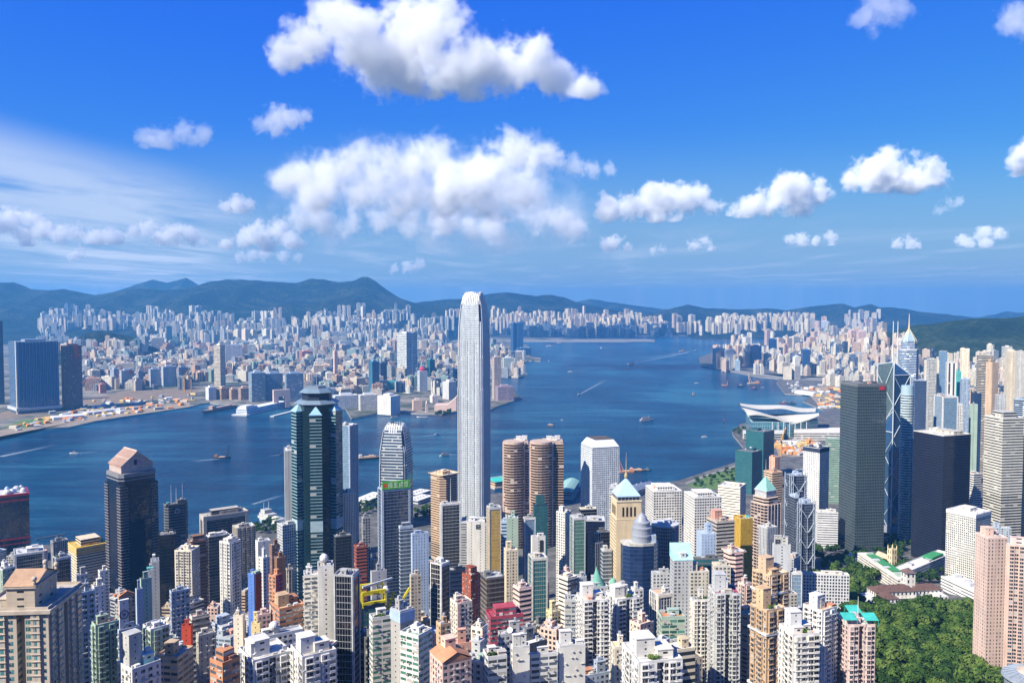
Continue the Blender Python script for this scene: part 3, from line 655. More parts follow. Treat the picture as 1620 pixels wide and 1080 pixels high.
KIND = {'apt': ('apartment_tower', 'apartment tower', 'apartment towers on the slope'), 'off': ('office_tower', 'office tower', 'office towers of the business district'), 'low': ('city_building', 'building', 'lower buildings between the towers')}
def tower(row):
    f = [s.strip() for s in row.split('|')]
    x0, xc, x1, yt, Y = (float(s) for s in f[0].split(',')); kind, sty, col, rc, label = f[1], f[2], f[3], f[4], f[5]
    op = dict((s.split('=') + ['1'])[:2] for s in f[6].split()) if len(f) > 6 and f[6] else {}
    rnd = random.Random(int(x0 * 31 + yt * 7 + Y))
    ctr, th, w, d, g, h = place(x0, xc, x1, yt, Y, float(op['dep']) if 'dep' in op else None)
    nm, cat, grp = KIND[kind]; NAMED.append(((x0 + x1) / 2, yt + 20, head_of(label)))
    root = empty(nm, (ctr.x, ctr.y, g), th, label, cat, grp)
    gl = op.get('g'); kw = {k: float(op[k]) for k in ('ww', 'wh', 'cu', 'rf', 'fh', 'fp', 'jl') if k in op}
    poly = rect(w, d)
    if sty == 'B':
        poly, cnt, bal = baywalls(w, d, rnd, 'flat' not in op)
        fh = kw.get('fh', 2.9); nb = int(min(h, 95) / fh)
        def ledges(b):
            for (i, m0, bw, a, t, nn, r0, rw) in bal:
                if i == 2 or Y >= 640: continue
                for q in range(1, nb):
                    z = h - q * fh; s = a + t * (m0 + bw / 2) + nn * .45
                    b.box(s.x, s.y, z - .12, bw + .5, 1.25, .22, 2, rz=atan2(t.y, t.x))
        o = body(root, poly, h, 'B', col, gl, cnt, extra=ledges, **kw)
        if Y < 640:
            if 'bal' in op:
                cols = [q for q in bal if q[0] in (0, 3) and q[7] >= 1.4][:6]
                per = min(nb - 1, max(1, 96 // max(1, len(cols)))); me = None
                for (i, m0, bw, a, t, nn, r0, rw) in cols:
                    s = a + t * (r0 + rw / 2) + nn * .62; rz = atan2(t.y, t.x)
                    b = MB(); b.box(0, 0, -.15, rw, 1.5, .2); b.box(0, -.68, .05, rw, .12, .95); me = b.mesh('balcony', [PLAIN])
                    for q in range(1, per + 1):
                        o2 = bpy.data.objects.new('balcony', me); C.objects.link(o2); o2.parent = root; o2.location = (s.x, s.y, h - q * fh); o2.rotation_euler = (0, 0, rz)
                        paint(o2, op['bal'] if op['bal'] in COL else col)
    else:
        cnt = None; bal = []
        if 'blank' in op: cnt = [0 if s == '0' else None for s in op['blank']]     # front(right) face, right, back, left
        if 'cut' in op: poly = chamf(w, d, float(op['cut']) * min(w, d))
        body(root, poly, h, sty, col, gl, cnt, **kw)
        if sty == 'O' and Y < 1300:                     # sun breaks: real ledges along each floor
            fh = kw.get('fh', 3.7); b = MB(); p2 = inset(poly, -.35); nb = int(min(h, 110) / fh)
            for q in range(nb):
                z = h - q * fh - fh * .14
                b.prism(p2, z - fh * .20, z + fh * .02, 0, 0, bottom=True)
            paint(b.build('floor_bands', PLAIN, root), col)
        if 'strip' in op:                               # a plain vertical strip of another colour on the front
            b = MB(); b.box(-w * .5 + w * .12, -d / 2 - .2, 0, w * .2, .5, h + .6, 0); paint(b.build('wall_strip', PLAIN, root), op['strip'])
        if 'frame' in op:
            b = MB(); fw = max(.8, w * .07)
            for sx in (-1, 1): b.box(sx * (w / 2 - fw / 2 + .1), -d / 2 - .15, 0, fw, .7, h + .4, 0)
            b.box(0, -d / 2 - .16, h - 1.6, w - 2 * fw, .6, 2.2, 0)
            for sy in (-1, 1): b.box(-w / 2 - .15, sy * (d / 2 - fw / 2), 0, .7, fw, h + .4, 0)
            paint(b.build('facade_frame', PLAIN, root), op['frame'])
    if Y < 640 and sty in 'BRS':                        # coolers and small awnings hung on the walls
        b = MB(); L4 = [(w, (0, -1), (1, 0)), (d, (-1, 0), (0, -1)), (d, (1, 0), (0, 1))]
        for q in range(int((w + d) * min(h, 90) / 9)):
            L_, nn_, tt_ = L4[rnd.choice((0, 0, 1, 1, 2))]; s_ = rnd.uniform(-.48, .48) * L_; z = h - 1.2 - 2.9 * int(rnd.uniform(0, min(h, 90) / 2.9)) - rnd.choice((0, .2))
            off = (d if nn_[0] == 0 else w) / 2 + .38 + (.5 if sty == 'B' and rnd.random() < .5 else 0)
            ax = rnd.random() < .8; b.box(nn_[0] * off + tt_[0] * s_, nn_[1] * off + tt_[1] * s_, z - 1.4, (.8 if ax else 2.2) if nn_[0] == 0 else .5, .5 if nn_[0] == 0 else (.8 if ax else 2.2), .55 if ax else .12)
        o3 = paint(b.build('air_conditioner', METAL, root), rnd.choice(['lgr', 'off', 'gry', 'stn'])); o3['kind'] = 'stuff'
    if 'cap' in op:
        b = MB(); p2 = inset(poly, -.3); b.prism(p2, h - float(op.get('caph', 4)), h + .3, 0, 0, bottom=True); paint(b.build('roof_band', PLAIN, root), op['cap'])
    k = int(op.get('hs', 2 if w > 9 and d > 9 else 1))
    roofkit(root, w, d, h, rnd, col if op.get('pc') is None else op['pc'], rc, k, 'plants' in op, 'dish' in op, float(op.get('par', 1.1)), None if sty == 'B' and Y < 0 else rect(w, d), sty in 'BRW')
    if 'step' in op:                                    # set-back upper block
        s = float(op['step']); b = MB(); p3 = rect(w * .62, d * .62); walls(b, p3, h + .05, h + s, sty if sty != 'B' else 'R'); cap(b, p3, h + s, 1)
        wallprops(b.build('upper_block', [FAC, ROOF], root), col, sty if sty != 'B' else 'R', gl)
    if 'mast' in op:
        b = MB(); b.tube([(0, -d * .2, h), (0, -d * .2, h + float(op['mast']) * .6), (0, -d * .2, h + float(op['mast']))], .35, 6, r2=.1); paint(b.build('mast', METAL, root), 'wht')
    if 'tc' in op:                                      # tall lift tower on the roof at the near corner
        s = float(op['tc']); b = MB(); p3 = rect(w * .42, d * .42, -w * .22, d * .02); walls(b, p3, h + .05, h + s, 'W'); cap(b, p3, h + s, 1)
        b.box(-w * .22, d * .02, h + s, w * .42 + .6, d * .42 + .6, .35, 2)
        wallprops(b.build('lift_tower', [FAC, ROOF, PLAIN], root), op.get('tcc', col), 'W')
    return root, w, d, h
# ------------------------------------------------------------------ the landmark towers
def scale_poly(p, k, ky=None): return [(x * k, y * (ky or k)) for x, y in p]
def hero(name, cat, label, ctr, th, g, group='office towers of the business district'): return empty(name, (ctr.x, ctr.y, g), th, label, cat, group)

def finger_tower(x0, xc, x1, yt, Y, label, prof, sty, col, gl, fins, finh, fincol, **kw):
    """slim office tower that narrows in steps to a crown of upright fingers"""
    ctr, th, w, d, g, h = place(x0, xc, x1, yt, Y)
    root = hero('office_tower', 'office tower', label, ctr, th, g)
    s = (w + d) / 2; nt = .045 * s
    def pl(k):
        a = s / 2 * k; n = nt * k
        return [(-a + 2.2 * n, -a), (a - 2.2 * n, -a), (a - 2.2 * n, -a + n), (a - n, -a + n), (a - n, -a + 2.2 * n), (a, -a + 2.2 * n), (a, a - 2.2 * n), (a - 2.2 * n, a - 2.2 * n), (a - 2.2 * n, a), (-a + 2.2 * n, a), (-a + 2.2 * n, a - 2.2 * n), (-a, a - 2.2 * n),
                (-a, -a + 2.2 * n), (-a + n, -a + 2.2 * n), (-a + n, -a + n), (-a + 2.2 * n, -a + n)]
    b = MB(); fh, fp = kw.get('fh', 4.2), kw.get('fp', 3.0)
    nf = max(4, round(s * .8 / fp)); cn = [nf, 0, 0, 0, 0, nf, 0, 0, nf, 0, 0, nf, 0, 0, 0, 0]
    for (z0, k0), (z1, k1) in zip(prof, prof[1:]):
        walls(b, pl(k0), z0 * h, z1 * h, sty, ztop=h, counts=cn, poly2=pl(k1), fh=fh)
        if z0 > 0 and abs(k0 - k1) < 1e-6: cap(b, pl(k0 * 1.01), z0 * h)
    cap(b, pl(prof[-1][1]), prof[-1][0] * h)
    wallprops(b.build('walls', [FAC, ROOF], root), col, sty, gl, **{k: v for k, v in kw.items() if k in ('ww', 'wh', 'rf', 'cu')})
    if 'ribs' in kw:                                    # upright ribs over the faces
        b = MB()
        for (z0_, k0_), (z1_, k1_), side in [(p_, q_, s_) for p_, q_ in zip(prof, prof[1:]) if abs(p_[1] - q_[1]) < 1e-6 for s_ in range(4)]:
            for j in range(kw['ribs']):
                u = (-1 + 2 * (j + .5) / kw['ribs']) * s * .40; x, y = u, -s / 2 * k0_ - .2
                for _ in range(side): x, y = -y, x
                b.box(x, y, z0_ * h, .7, .7, (z1_ - z0_) * h)
        paint(b.build('rib_edging', METAL, root), (.60, .62, .63))
    b = MB()                                            # dark slots up the corners
    for sx, sy in ((-1, -1), (1, -1), (-1, 1), (1, 1)):
        for (z0_, k0_), (z1_, k1_) in zip(prof, prof[1:]):
            if z1_ - z0_ < 1e-6 or z0_ > .93: continue
            q0, q1 = (s / 2 - 1.55 * nt) * k0_, (s / 2 - 1.55 * nt) * k1_
            b.prism(rect(nt, nt, sx * q0, sy * q0), z0_ * h, z1_ * h, 0, 0, poly2=rect(nt, nt, sx * q1, sy * q1))
    wallprops(b.build('corner_glazing', FAC, root), 'nvy', 'G', 'nv')
    kt = prof[-2][1]; a0 = s / 2 * kt * .98
    for side in range(4):                               # crown
        for j in range(fins):
            u = -1 + 2 * (j + .5) / fins; b = MB()
            drop = .35 * u * u
            def P(rad, z):
                x, y = u * a0 * .86, -rad
                for _ in range(side): x, y = -y, x
                return (x, y, z)
            zt = h - finh * drop; fw = a0 * 1.72 / fins * .28
            prev = None
            for q in range(6):
                tq = q / 5; r = a0 * (1.03 - .30 * tq ** 2.2); z = zt - finh * (1 - tq)
                c1 = P(r, z); ring = []
                tx, ty = (1, 0) if side % 2 == 0 else (0, 1); nx, ny = (0, -1) if side == 0 else (1, 0) if side == 1 else (0, 1) if side == 2 else (-1, 0)
                for du, dn in ((-fw, 0), (fw, 0), (fw, -1.8), (-fw, -1.8)): ring.append((c1[0] + tx * du + nx * dn, c1[1] + ty * du + ny * dn, z))
                if prev:
                    for e in range(4): b.face([prev[e], prev[(e + 1) % 4], ring[(e + 1) % 4], ring[e]], None, 0)
                prev = ring
            b.face(prev, None, 0)
            paint(b.build('crown_finger', METAL, root), fincol)
    b = MB(); b.box(0, 0, prof[-1][0] * h, a0 * 1.0, a0 * 1.0, h * .012, 0); paint(b.build('plant_room', PLAIN, root), 'gry')
    return root, s, h
finger_tower(722, 762, 777, 461, 1500, 'tallest silver tower with a curved crown of white fingers, by the harbour', [(0, 1.0), (.58, 1.0), (.58, .985), (.72, .985), (.72, .965), (.79, .965), (.84, .94), (.88, .90), (.915, .85), (.945, .79), (.975, .68)],
             'F', (.60, .615, .61), (.16, .19, .21), 10, 24, 'wht', ww=.58, wh=.80, fh=4.2, fp=2.6, rf=.4, ribs=9)
finger_tower(598, 641, 654, 672, 1450, 'mid-height banded grey tower with a crown of short white fingers, behind the green sign', [(0, 1.0), (.62, 1.0), (.62, .97), (.74, .97), (.80, .90), (.86, .84), (.91, .78), (.95, .70)],
             'O', (.50, .54, .57), (.03, .05, .08), 8, 20, 'wht', fh=5.2)

def star_tower():
    c = at(494, 640, 1050); g = 5.0; h = c.z - g; R = 27.0
    root = hero('office_tower', 'office tower', 'tall dark teal star shaped tower with striped corner bays and pyramid caps', Vector((c.x, c.y + 25)), 0.0, g)
    NEAR.append((c.x, c.y + 25, 32, g))
    body(root, circ(R, 8, a0=pi / 8), h, 'G', (.012, .03, .04), (.006, .022, .03), name='walls', rf=.6)
    for k in range(6):
        a = radians(-90 + 10 + 60 * k); r = R * .93; hb = h * (.952 if k % 2 == 0 else .965); wd = 15.0
        x, y = r * cos(a), r * sin(a); b = MB(); n = []
        for dx, dy in ((-wd / 2, -wd / 2), (wd / 2, -wd / 2), (wd / 2, wd / 2), (-wd / 2, wd / 2)):
            q = a + pi / 2; n.append((x + dx * cos(q) - dy * sin(q), y + dx * sin(q) + dy * cos(q)))
        walls(b, n, 0, hb, 'O', fh=4.1); o = wallprops(b.build('corner_bay', [FAC], root), (.19, .32, .36), 'O', (.006, .020, .03), ww=1.0, wh=.62, rf=.4)
        b = MB(); m = inset(n, -.5); b.prism(m, hb, hb + 1.2, 0, 0)
        for i in range(4): b.face([(*n[i], hb + 1.2), (*n[(i + 1) % 4], hb + 1.2), (x, y, hb + 11)], None, 0)
        paint(b.build('pyramid_cap', METAL, o), (.30, .50, .60))
        b = MB(); m = inset(n, -.25); b.prism(m, h * .40, h * .45, 0, 0, bottom=True); paint(b.build('plant_floor_band', PLAIN, o), (.34, .44, .46))
    for r0, r1, z0, z1, cc in ((R * 1.10, R * .88, 0, 4.5, (.16, .22, .27)), (R * .70, R * .70, 4.5, 14, (.02, .03, .05)), (R * .86, R * .60, 14, 19, (.16, .23, .28)), (R * .45, R * .40, 19, 22, (.12, .16, .2))):
        b = MB(); b.prism(circ(r0, 8, a0=pi / 8), h + z0, h + z1, 0, 0, poly2=circ(r1, 8, a0=pi / 8), bottom=True); paint(b.build('crown_tier', METAL, root), cc)
    b = MB(); b.tube([(0, 0, h + 22), (0, 0, h + 38)], .4, 6, r2=.1); paint(b.build('mast', METAL, root), 'lgr')
star_tower()

def gable_tower():
    ctr, th, w, d, g, h = place(167, 190, 248, 752, 1000)
    root = hero('office_tower', 'office tower', 'dark navy tower with balcony ledges and a gabled copper roof on top', ctr, th, g)
    p = chamf(w, d, 5); body(root, p, h, 'G', (.014, .017, .028), (.008, .014, .036), rf=.25)
    for sx, sy, ww_, dd in ((-1, -1, 9, 9), (1, -1, 8, 8), (-1, 1, 9, 9)):
        x, y = sx * (w / 2 - ww_ / 2 + .8), sy * (d / 2 - dd / 2 + .8)
        b = MB(); walls(b, rect(ww_, dd, x, y), 0, h * .93, 'G'); cap(b, rect(ww_, dd, x, y), h * .93); o = wallprops(b.build('corner_bay', [FAC, ROOF], root), 'blk', 'G', 'nv')
        b = MB()
        for q in range(1, 44):
            z = h * .93 - q * 3.6
            if z > 5: b.box(x, y, z, ww_ + 1.4, dd + 1.4, .55, 0)
        paint(b.build('ledges', PLAIN, o), (.30, .27, .25))
    b = MB(); b.prism(chamf(w + 1.5, d + 1.5, 5), h - 4, h + .8, 0, 0, bottom=True); b.prism(chamf(w + .9, d + .9, 5), h - 8, h - 6.5, 0, 0, bottom=True); paint(b.build('cornice', PLAIN, root), (.20, .20, .21))
    gw, gd, gh = w * .86, d * .8, 25.0; z0 = h + .8
    b = MB(); b.prism(rect(gw, gd), z0, z0 + 9, 0, 0)
    for sy in (-1, 1): b.face([(sx * gw / 2, sy * gd / 2, z0 + 9) for sx in ((-1, 1) if sy < 0 else (1, -1))] + [(0, sy * gd / 2, z0 + gh)], None, 0)
    paint(b.build('gable_wall', PLAIN, root), (.46, .36, .31))
    rm = MB()
    for sx in (-1, 1):
        for j in range(9):                              # ribbed roof
            y0, y1 = -gd / 2 - 1 + (gd + 2) * j / 9, -gd / 2 - 1 + (gd + 2) * (j + .62) / 9
            for (a0, a1, zz) in ((y0, y1, .9), (y1, -gd / 2 - 1 + (gd + 2) * (j + 1) / 9, .25)):
                q = [(sx * (gw / 2 + 1.2), a0, z0 + 8 + zz), (sx * (gw / 2 + 1.2), a1, z0 + 8 + zz), (0, a1, z0 + gh + zz), (0, a0, z0 + gh + zz)]
                rm.face(q if sx > 0 else q[::-1], None, 0)
    paint(rm.build('gabled_roof', PLAIN, root), (.40, .21, .14))
    rb = MB()
    for sx in (-1, 1):
        for j in range(10):
            y = -gd / 2 - .6 + (gd + 1.2) * j / 9; q = [(sx * (gw / 2 + 1.3), y - .7, z0 + 9.2), (sx * (gw / 2 + 1.3), y + .7, z0 + 9.2), (0, y + .7, z0 + gh + 1.3), (0, y - .7, z0 + gh + 1.3)]; rb.face(q if sx > 0 else q[::-1])
        rb.tube([(sx * gw * .27, -gd / 2 - 1, z0 + 17.2), (sx * gw * .27, gd / 2 + 1, z0 + 17.2)], .7, 4)
    rb.tube([(0, -gd / 2 - 1.4, z0 + gh + 1.2), (0, gd / 2 + 1.4, z0 + gh + 1.2)], .9, 5)
    for sx in (-1, 1): rb.tube([(sx * (gw / 2 + 1), -gd / 2 - 1, z0 + 9), (0, -gd / 2 - 1, z0 + gh + .6)], .8, 4)
    paint(rb.build('roof_ribs', PLAIN, root), (.60, .44, .36))
    b = MB(); b.box(-1.8, -gd / 2 - .2, z0 + 9, 3.4, .3, 6.4, 0); o = paint(b.build('emblem', PLAIN, root), (.02, .02, .05))
    b = MB(); b.box(2.6, -gd / 2 - .2, z0 + 8.4, 3.4, .3, 5.4, 0); paint(b.build('emblem_half', PLAIN, o), (.55, .22, .30))
gable_tower()

def red_line_tower():
    ctr, th, w, d, g, h = place(-20, -19, 46, 788, 1230, 46)
    root = hero('office_tower', 'office tower', 'dark tower with red frame lines across it, cut by the left edge', ctr, th, g)
    body(root, rect(w, d), h, 'G', 'blk', (.02, .028, .05), rf=.8)
    for z, hh in ((h - 1.5, 3.4), (h - 9, 2.2), (h - 68, 2.6), (h - 75, 1.4)):
        b = MB(); b.prism(rect(w + 1.2, d + 1.2), z, z + hh, 0, 0, bottom=True); paint(b.build('red_frame', METAL, root), (.42, .02, .04))
    b = MB(); cap(b, rect(w - 6, d - 6), h + 2.2); paint(b.build('roof', ROOF, root), 'lgr')
    rnd = random.Random(5)
    for j in range(7):
        b = MB(); x, y = rnd.uniform(-.1, .42) * w, rnd.uniform(-.35, .35) * d; r = rnd.uniform(3, 6)
        b.lathe(x, y, [(r, h + 2), (r, h + 5), (r * .8, h + 7), (r * .4, h + 8.5), (0, h + 9)], 12); paint(b.build('cooling_drum', METAL, root), rnd.choice(['lgr', 'wht', (.45, .28, .2), 'sky']))
red_line_tower()

def lobe_tower(pxc, rpx, box0, box1, yt, label):
    """pink granite tower: a round banded front beside flat banded walls"""
    Y = 1330; c = at(pxc, yt, Y); g = 4.0; h = c.z - g; r = rpx * pxm(Y)
    root = hero('office_tower', 'office tower', label, Vector((c.x, Y + r)), 0.0, g); NEAR.append((c.x, Y + r, r * 1.6, g))
    cc = (.60, .43, .33)
    n = 20; b = MB(); p = circ(r, n); walls(b, p, 0, h, 'O', counts=[1] * n, fh=4.3); cap(b, p, h); wallprops(b.build('round_walls', [FAC, ROOF], root), cc, 'O', (.02, .015, .012), wh=.74)
    b = MB()
    for q in range(40):
        z = h - 3 - q * 4.3
        if z > 0: b.prism(circ(r + .5, n), z - .8, z, 0, 0, bottom=True)
    paint(b.build('floor_bands', PLAIN, root), (.50, .35, .26))
    xa, xb = (box0 - pxc) * pxm(Y), (box1 - pxc) * pxm(Y); w = xb - xa; pb = rect(w, 30, (xa + xb) / 2, 11)
    b = MB(); walls(b, pb, 0, h - 2, 'O', fh=4.3); cap(b, pb, h - 2); wallprops(b.build('flat_walls', [FAC, ROOF], root), cc, 'O', (.02, .015, .012), wh=.66)
    for s in (-1, 1):
        b = MB(); b.box(s * r * .92, -r * .30, 0, 3.4, 4, h + 2, 0); paint(b.build('granite_pier', PLAIN, root), (.66, .48, .37))
    b = MB(); b.prism(rect(w * .92, 27, (xa + xb) / 2, 11), h - 1.9, h + 3.4, 0, 0); b.prism(circ(r * .96, n), h, h + 3, 0, 0); paint(b.build('roof_top', PLAIN, root), (.48, .37, .30))
    for k, (dx, dy) in enumerate(((-.2, .3), (.3, .6), (.1, -.3))):
        b = MB(); x, y = (xa + xb) / 2 + dx * w * .8, 8 + dy * 12; b.box(x, y, h + 3.2, 8, 6, 5.5, 0); b.box(x, y, h + 8.7, 9, 7, .5, 0); paint(b.build('roof_unit', PLAIN, root), 'wht')
lobe_tower(813, 18, 812, 837, 703, 'left of the twin round fronted pink granite towers right of the silver tower')
lobe_tower(857, 19, 858, 893, 703, 'right of the twin round fronted pink granite towers, with a broad flat side')

def round_window_tower():
    ctr, th, w, d, g, h = place(919, 937, 980, 710, 1370)
    root = hero('office_tower', 'office tower', 'pale grey tower with rows of round windows and a slope edged white roof', ctr, th, g)
    body(root, rect(w, d), h, 'P', (.62, .65, .66), (.05, .07, .09), fh=3.6, fp=3.6, jl=-1, ww=.62, rf=.3)
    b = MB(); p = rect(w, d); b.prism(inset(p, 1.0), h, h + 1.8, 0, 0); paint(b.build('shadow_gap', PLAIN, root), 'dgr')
    b = MB(); b.prism(inset(p, .2), h + 1.8, h + 13, 0, 0, poly2=inset(p, 7.5), bottom=True); paint(b.build('sloped_roof', METAL, root), (.72, .76, .80))
    b = MB(); b.prism(inset(p, 8.5), h + 13.02, h + 14.2, 0, 0); paint(b.build('roof_top', ROOF, root), (.10, .08, .07))
round_window_tower()

def spire_tower():
    ctr, th, w, d, g, h = place(965, 975, 1022, 822, 790)
    root = hero('office_tower', 'office tower', 'sand coloured tower with a belfry top, pale blue pyramid roof and golden spire', ctr, th, g)
    cc = (.60, .48, .31)
    body(root, rect(w, d), h, 'P', cc, 'dk', [0, None, None, None], fp=4.0, ww=.4, wh=.5)
    w2 = d2 = min(w * .86, d * 1.3, 24.0); x2, y2 = -w / 2 + w2 / 2 + .6, -d / 2 + d2 / 2 + .4
    b = MB(); p = rect(w2, d2, x2, y2); walls(b, p, h, h + 17, 'P', counts=[5, 5, 5, 5], fh=60); cap(b, p, h + 17); wallprops(b.build('belfry', [FAC, ROOF], root), cc, 'P', 'bk', ww=.6, wh=.0)
    for sx, sy in ((0, -1), (0, 1), (-1, 0), (1, 0)):
        b = MB()
        for j in range(4):
            o = (j - 1.5) * w2 * .16
            b.box(x2 + (o if sx == 0 else sx * (w2 / 2)), y2 + (o if sy == 0 else sy * (d2 / 2)), h + 3, 1.6 if sx == 0 else .5, 1.6 if sy == 0 else .5, 9, 0)
        paint(b.build('belfry_openings', PLAIN, root), (.02, .018, .015))
    b = MB(); b.prism(rect(w2 + 1.2, d2 + 1.2, x2, y2), h + 17, h + 18.3, 0, 0, bottom=True); b.prism(rect(w2 + .8, d2 + .8, x2, y2), h - .6, h + .6, 0, 0, bottom=True); paint(b.build('cornice', PLAIN, root), (.66, .55, .38))
    b = MB(); p = rect(w2 * .9, d2 * .9, x2, y2); wz = h + 18.3; walls(b, p, wz, wz + 3.4, 'G', counts=[6] * 4); wallprops(b.build('lantern', [FAC], root), 'sky', 'G', 'dk')
    b = MB(); p = rect(w2 * .96, d2 * .96, x2, y2)
    b.prism(p, wz + 3.4, wz + 4.4, 0, 0, bottom=True)
    for i in range(4): b.face([(*p[i], wz + 4.4), (*p[(i + 1) % 4], wz + 4.4), (x2, y2, wz + 20)], None, 0)
    paint(b.build('pyramid_roof', METAL, root), (.42, .56, .72))
    b = MB(); b.lathe(x2, y2, [(.1, wz + 18), (1.6, wz + 20), (1.8, wz + 22), (1.2, wz + 24), (.5, wz + 25), (.35, wz + 33), (.06, wz + 45)], 8); paint(b.build('spire', METAL, root), (.45, .36, .16))
    b = MB(); cap(b, rect(w - .8, d - .8), h + .05); paint(b.build('roof', ROOF, root), (.5, .42, .3))
spire_tower()

def dome_tower():
    ctr, th, w, d, g, h = place(982, 988, 1043, 862, 740, 26)
    root = hero('office_tower', 'office tower', 'blue mirrored tower topped by a ringed grey dome, in front of the white gridded tower', ctr, th, g)
    p = [(-w / 2, -d / 2 + 5), (-w / 2 + 5, -d / 2), (0, -d / 2 - 2.2), (w / 2 - 5, -d / 2), (w / 2, -d / 2 + 5), (w / 2, d / 2), (-w / 2, d / 2)]
    body(root, p, h, 'D', (.05, .07, .12), (.015, .035, .10), rf=.9, wh=.86)
    b = MB(); b.prism(inset(p, -.3), h - 1.2, h + 1.2, 0, 0, bottom=True); paint(b.build('parapet', PLAIN, root), (.50, .48, .42))
    b = MB(); r = w * .29; x, y = w * .06, 1.0
    pr = [(r, h), (r, h + 6), (r * 1.04, h + 6.2), (r * 1.04, h + 8), (r * .95, h + 8.2), (r * .95, h + 13), (r * .99, h + 13.2), (r * .99, h + 14.6), (r * .80, h + 15), (r * .80, h + 18), (r * .84, h + 18.2), (r * .82, h + 19.4), (r * .62, h + 20), (r * .45, h + 23.5), (r * .22, h + 25.8), (.4, h + 27), (.15, h + 33)]
    b.lathe(x, y, pr, 24, 0, False); paint(b.build('ringed_dome', METAL, root), (.30, .32, .36))
    b = MB(); b.box(w * .28, -d * .2, h + .1, 9, 6, 8, 0); paint(b.build('plant_room', PLAIN, root), 'gbl')
dome_tower()

def green_pyramid_tower():
    ctr, th, w, d, g, h = place(1184, 1213, 1238, 800, 1000)
    root = hero('office_tower', 'office tower', 'stepped tower with black and white window stripes under a pale green pyramid roof', ctr, th, g)
    body(root, chamf(w, d, 4), h, 'O', (.56, .42, .34), 'bk', rf=.6, wh=.6, ww=.86, fp=5.5)
    b = MB(); p = chamf(w * .86, d * .86, 4); walls(b, p, h, h + 8, 'O'); cap(b, p, h + 8); wallprops(b.build('upper_block', [FAC, ROOF], root), (.50, .40, .34), 'O', 'bk')
    b = MB(); b.prism(rect(w * .62, d * .62), h + 8, h + 15, 0, 0); b.prism(rect(w * .68, d * .68), h + 15, h + 16.5, 0, 0, bottom=True); paint(b.build('drum', PLAIN, root), 'gry')
    b = MB(); p = rect(w * .64, d * .64)
    for i in range(4): b.face([(*p[i], h + 16.5), (*p[(i + 1) % 4], h + 16.5), (0, 0, h + 33)], None, 0)
    paint(b.build('pyramid_roof', PLAIN, root), (.28, .58, .46))
    b = MB(); b.tube([(0, 0, h + 32), (0, 0, h + 54)], .6, 6, r2=.1); paint(b.build('spire', METAL, root), 'gry')
    b = MB()
    for k in range(5): x = (-.4 + .2 * k) * w; b.box(x, -d / 2 - .2, 0, 1.5, .6, h + .3, 0)
    paint(b.build('piers', PLAIN, root), (.60, .50, .44))
green_pyramid_tower()

def truss_tower():
    ctr, th, w, d, g, h = place(1250, 1264, 1291, 798, 1130)
    root = hero('office_tower', 'office tower', 'steel and glass tower hung from exposed masts and coat-hanger trusses', ctr, th, g)
    secs = [(0, 0, w, d, h), (0, d * .92, w, d * .9, h + 34), (-w * .36, d * .35, w * .3, d * .9, h + 6)]
    for (x, y, sw, sd, hh) in secs:
        b = MB(); p = rect(sw * .92, sd * .9, x, y); walls(b, p, 0, hh, 'D'); cap(b, p, hh); o = wallprops(b.build('glass_block', [FAC, ROOF], root), (.20, .23, .28), 'D', (.018, .025, .05), ww=.9, wh=.78, rf=.6)
        b = MB(); rnd = random.Random(int(hh))
        for j in range(5): b.box(x + rnd.uniform(-.35, .35) * sw, y + rnd.uniform(-.3, .3) * sd, hh, rnd.uniform(3, 7), rnd.uniform(3, 6), rnd.uniform(2.5, 6), 0)
        for j in range(3): xx = x + (j - 1) * sw * .28; b.tube([(xx, y, hh), (xx + 4, y - 3, hh + 7), (xx + 9, y - 4, hh + 9)], .4, 5)
        paint(b.build('roof_machinery', METAL, o), (.45, .52, .60))
    for (x, y, sw, sd, hh) in secs[:2]:
        f = y - sd * .5
        for sx in (-.40, .40):
            b = MB()
            for e in (-1.3, 1.3): b.tube([(x + sx * sw + e, f - .4, 0), (x + sx * sw + e, f - .4, hh + 5)], .55, 6)
            for q in range(int(hh / 8)): b.box(x + sx * sw, f - .4, q * 8 + 3, 3.2, .9, .8, 0)
            paint(b.build('steel_mast', METAL, root), (.36, .41, .48))
        for lev in (.30, .52, .74, .95):
            b = MB(); z = hh * lev
            for sx in (-1, 1): b.tube([(x + sx * sw * .40, f - .8, z), (x + sx * sw * .05, f - .8, z - 13)], .6, 6); b.tube([(x + sx * sw * .40, f - .8, z), (x + sx * sw * .49, f - .8, z - 7)], .45, 6)
            b.tube([(x, f - .8, z - 13), (x, f - .8, z - 40)], .35, 6)
            paint(b.build('hanger_truss', METAL, root), (.40, .45, .50))
        for sy in (-.3, .3):
            b = MB(); b.tube([(x - sw * .47, y + sy * sd, 0), (x - sw * .47, y + sy * sd, hh + 3)], .6, 6)
            for lev in (.3, .52, .74, .95): b.tube([(x - sw * .48, y + sy * sd, hh * lev), (x - sw * .48, y, hh * lev - 10)], .45, 6)
            paint(b.build('steel_mast', METAL, root), (.36, .41, .48))
truss_tower()

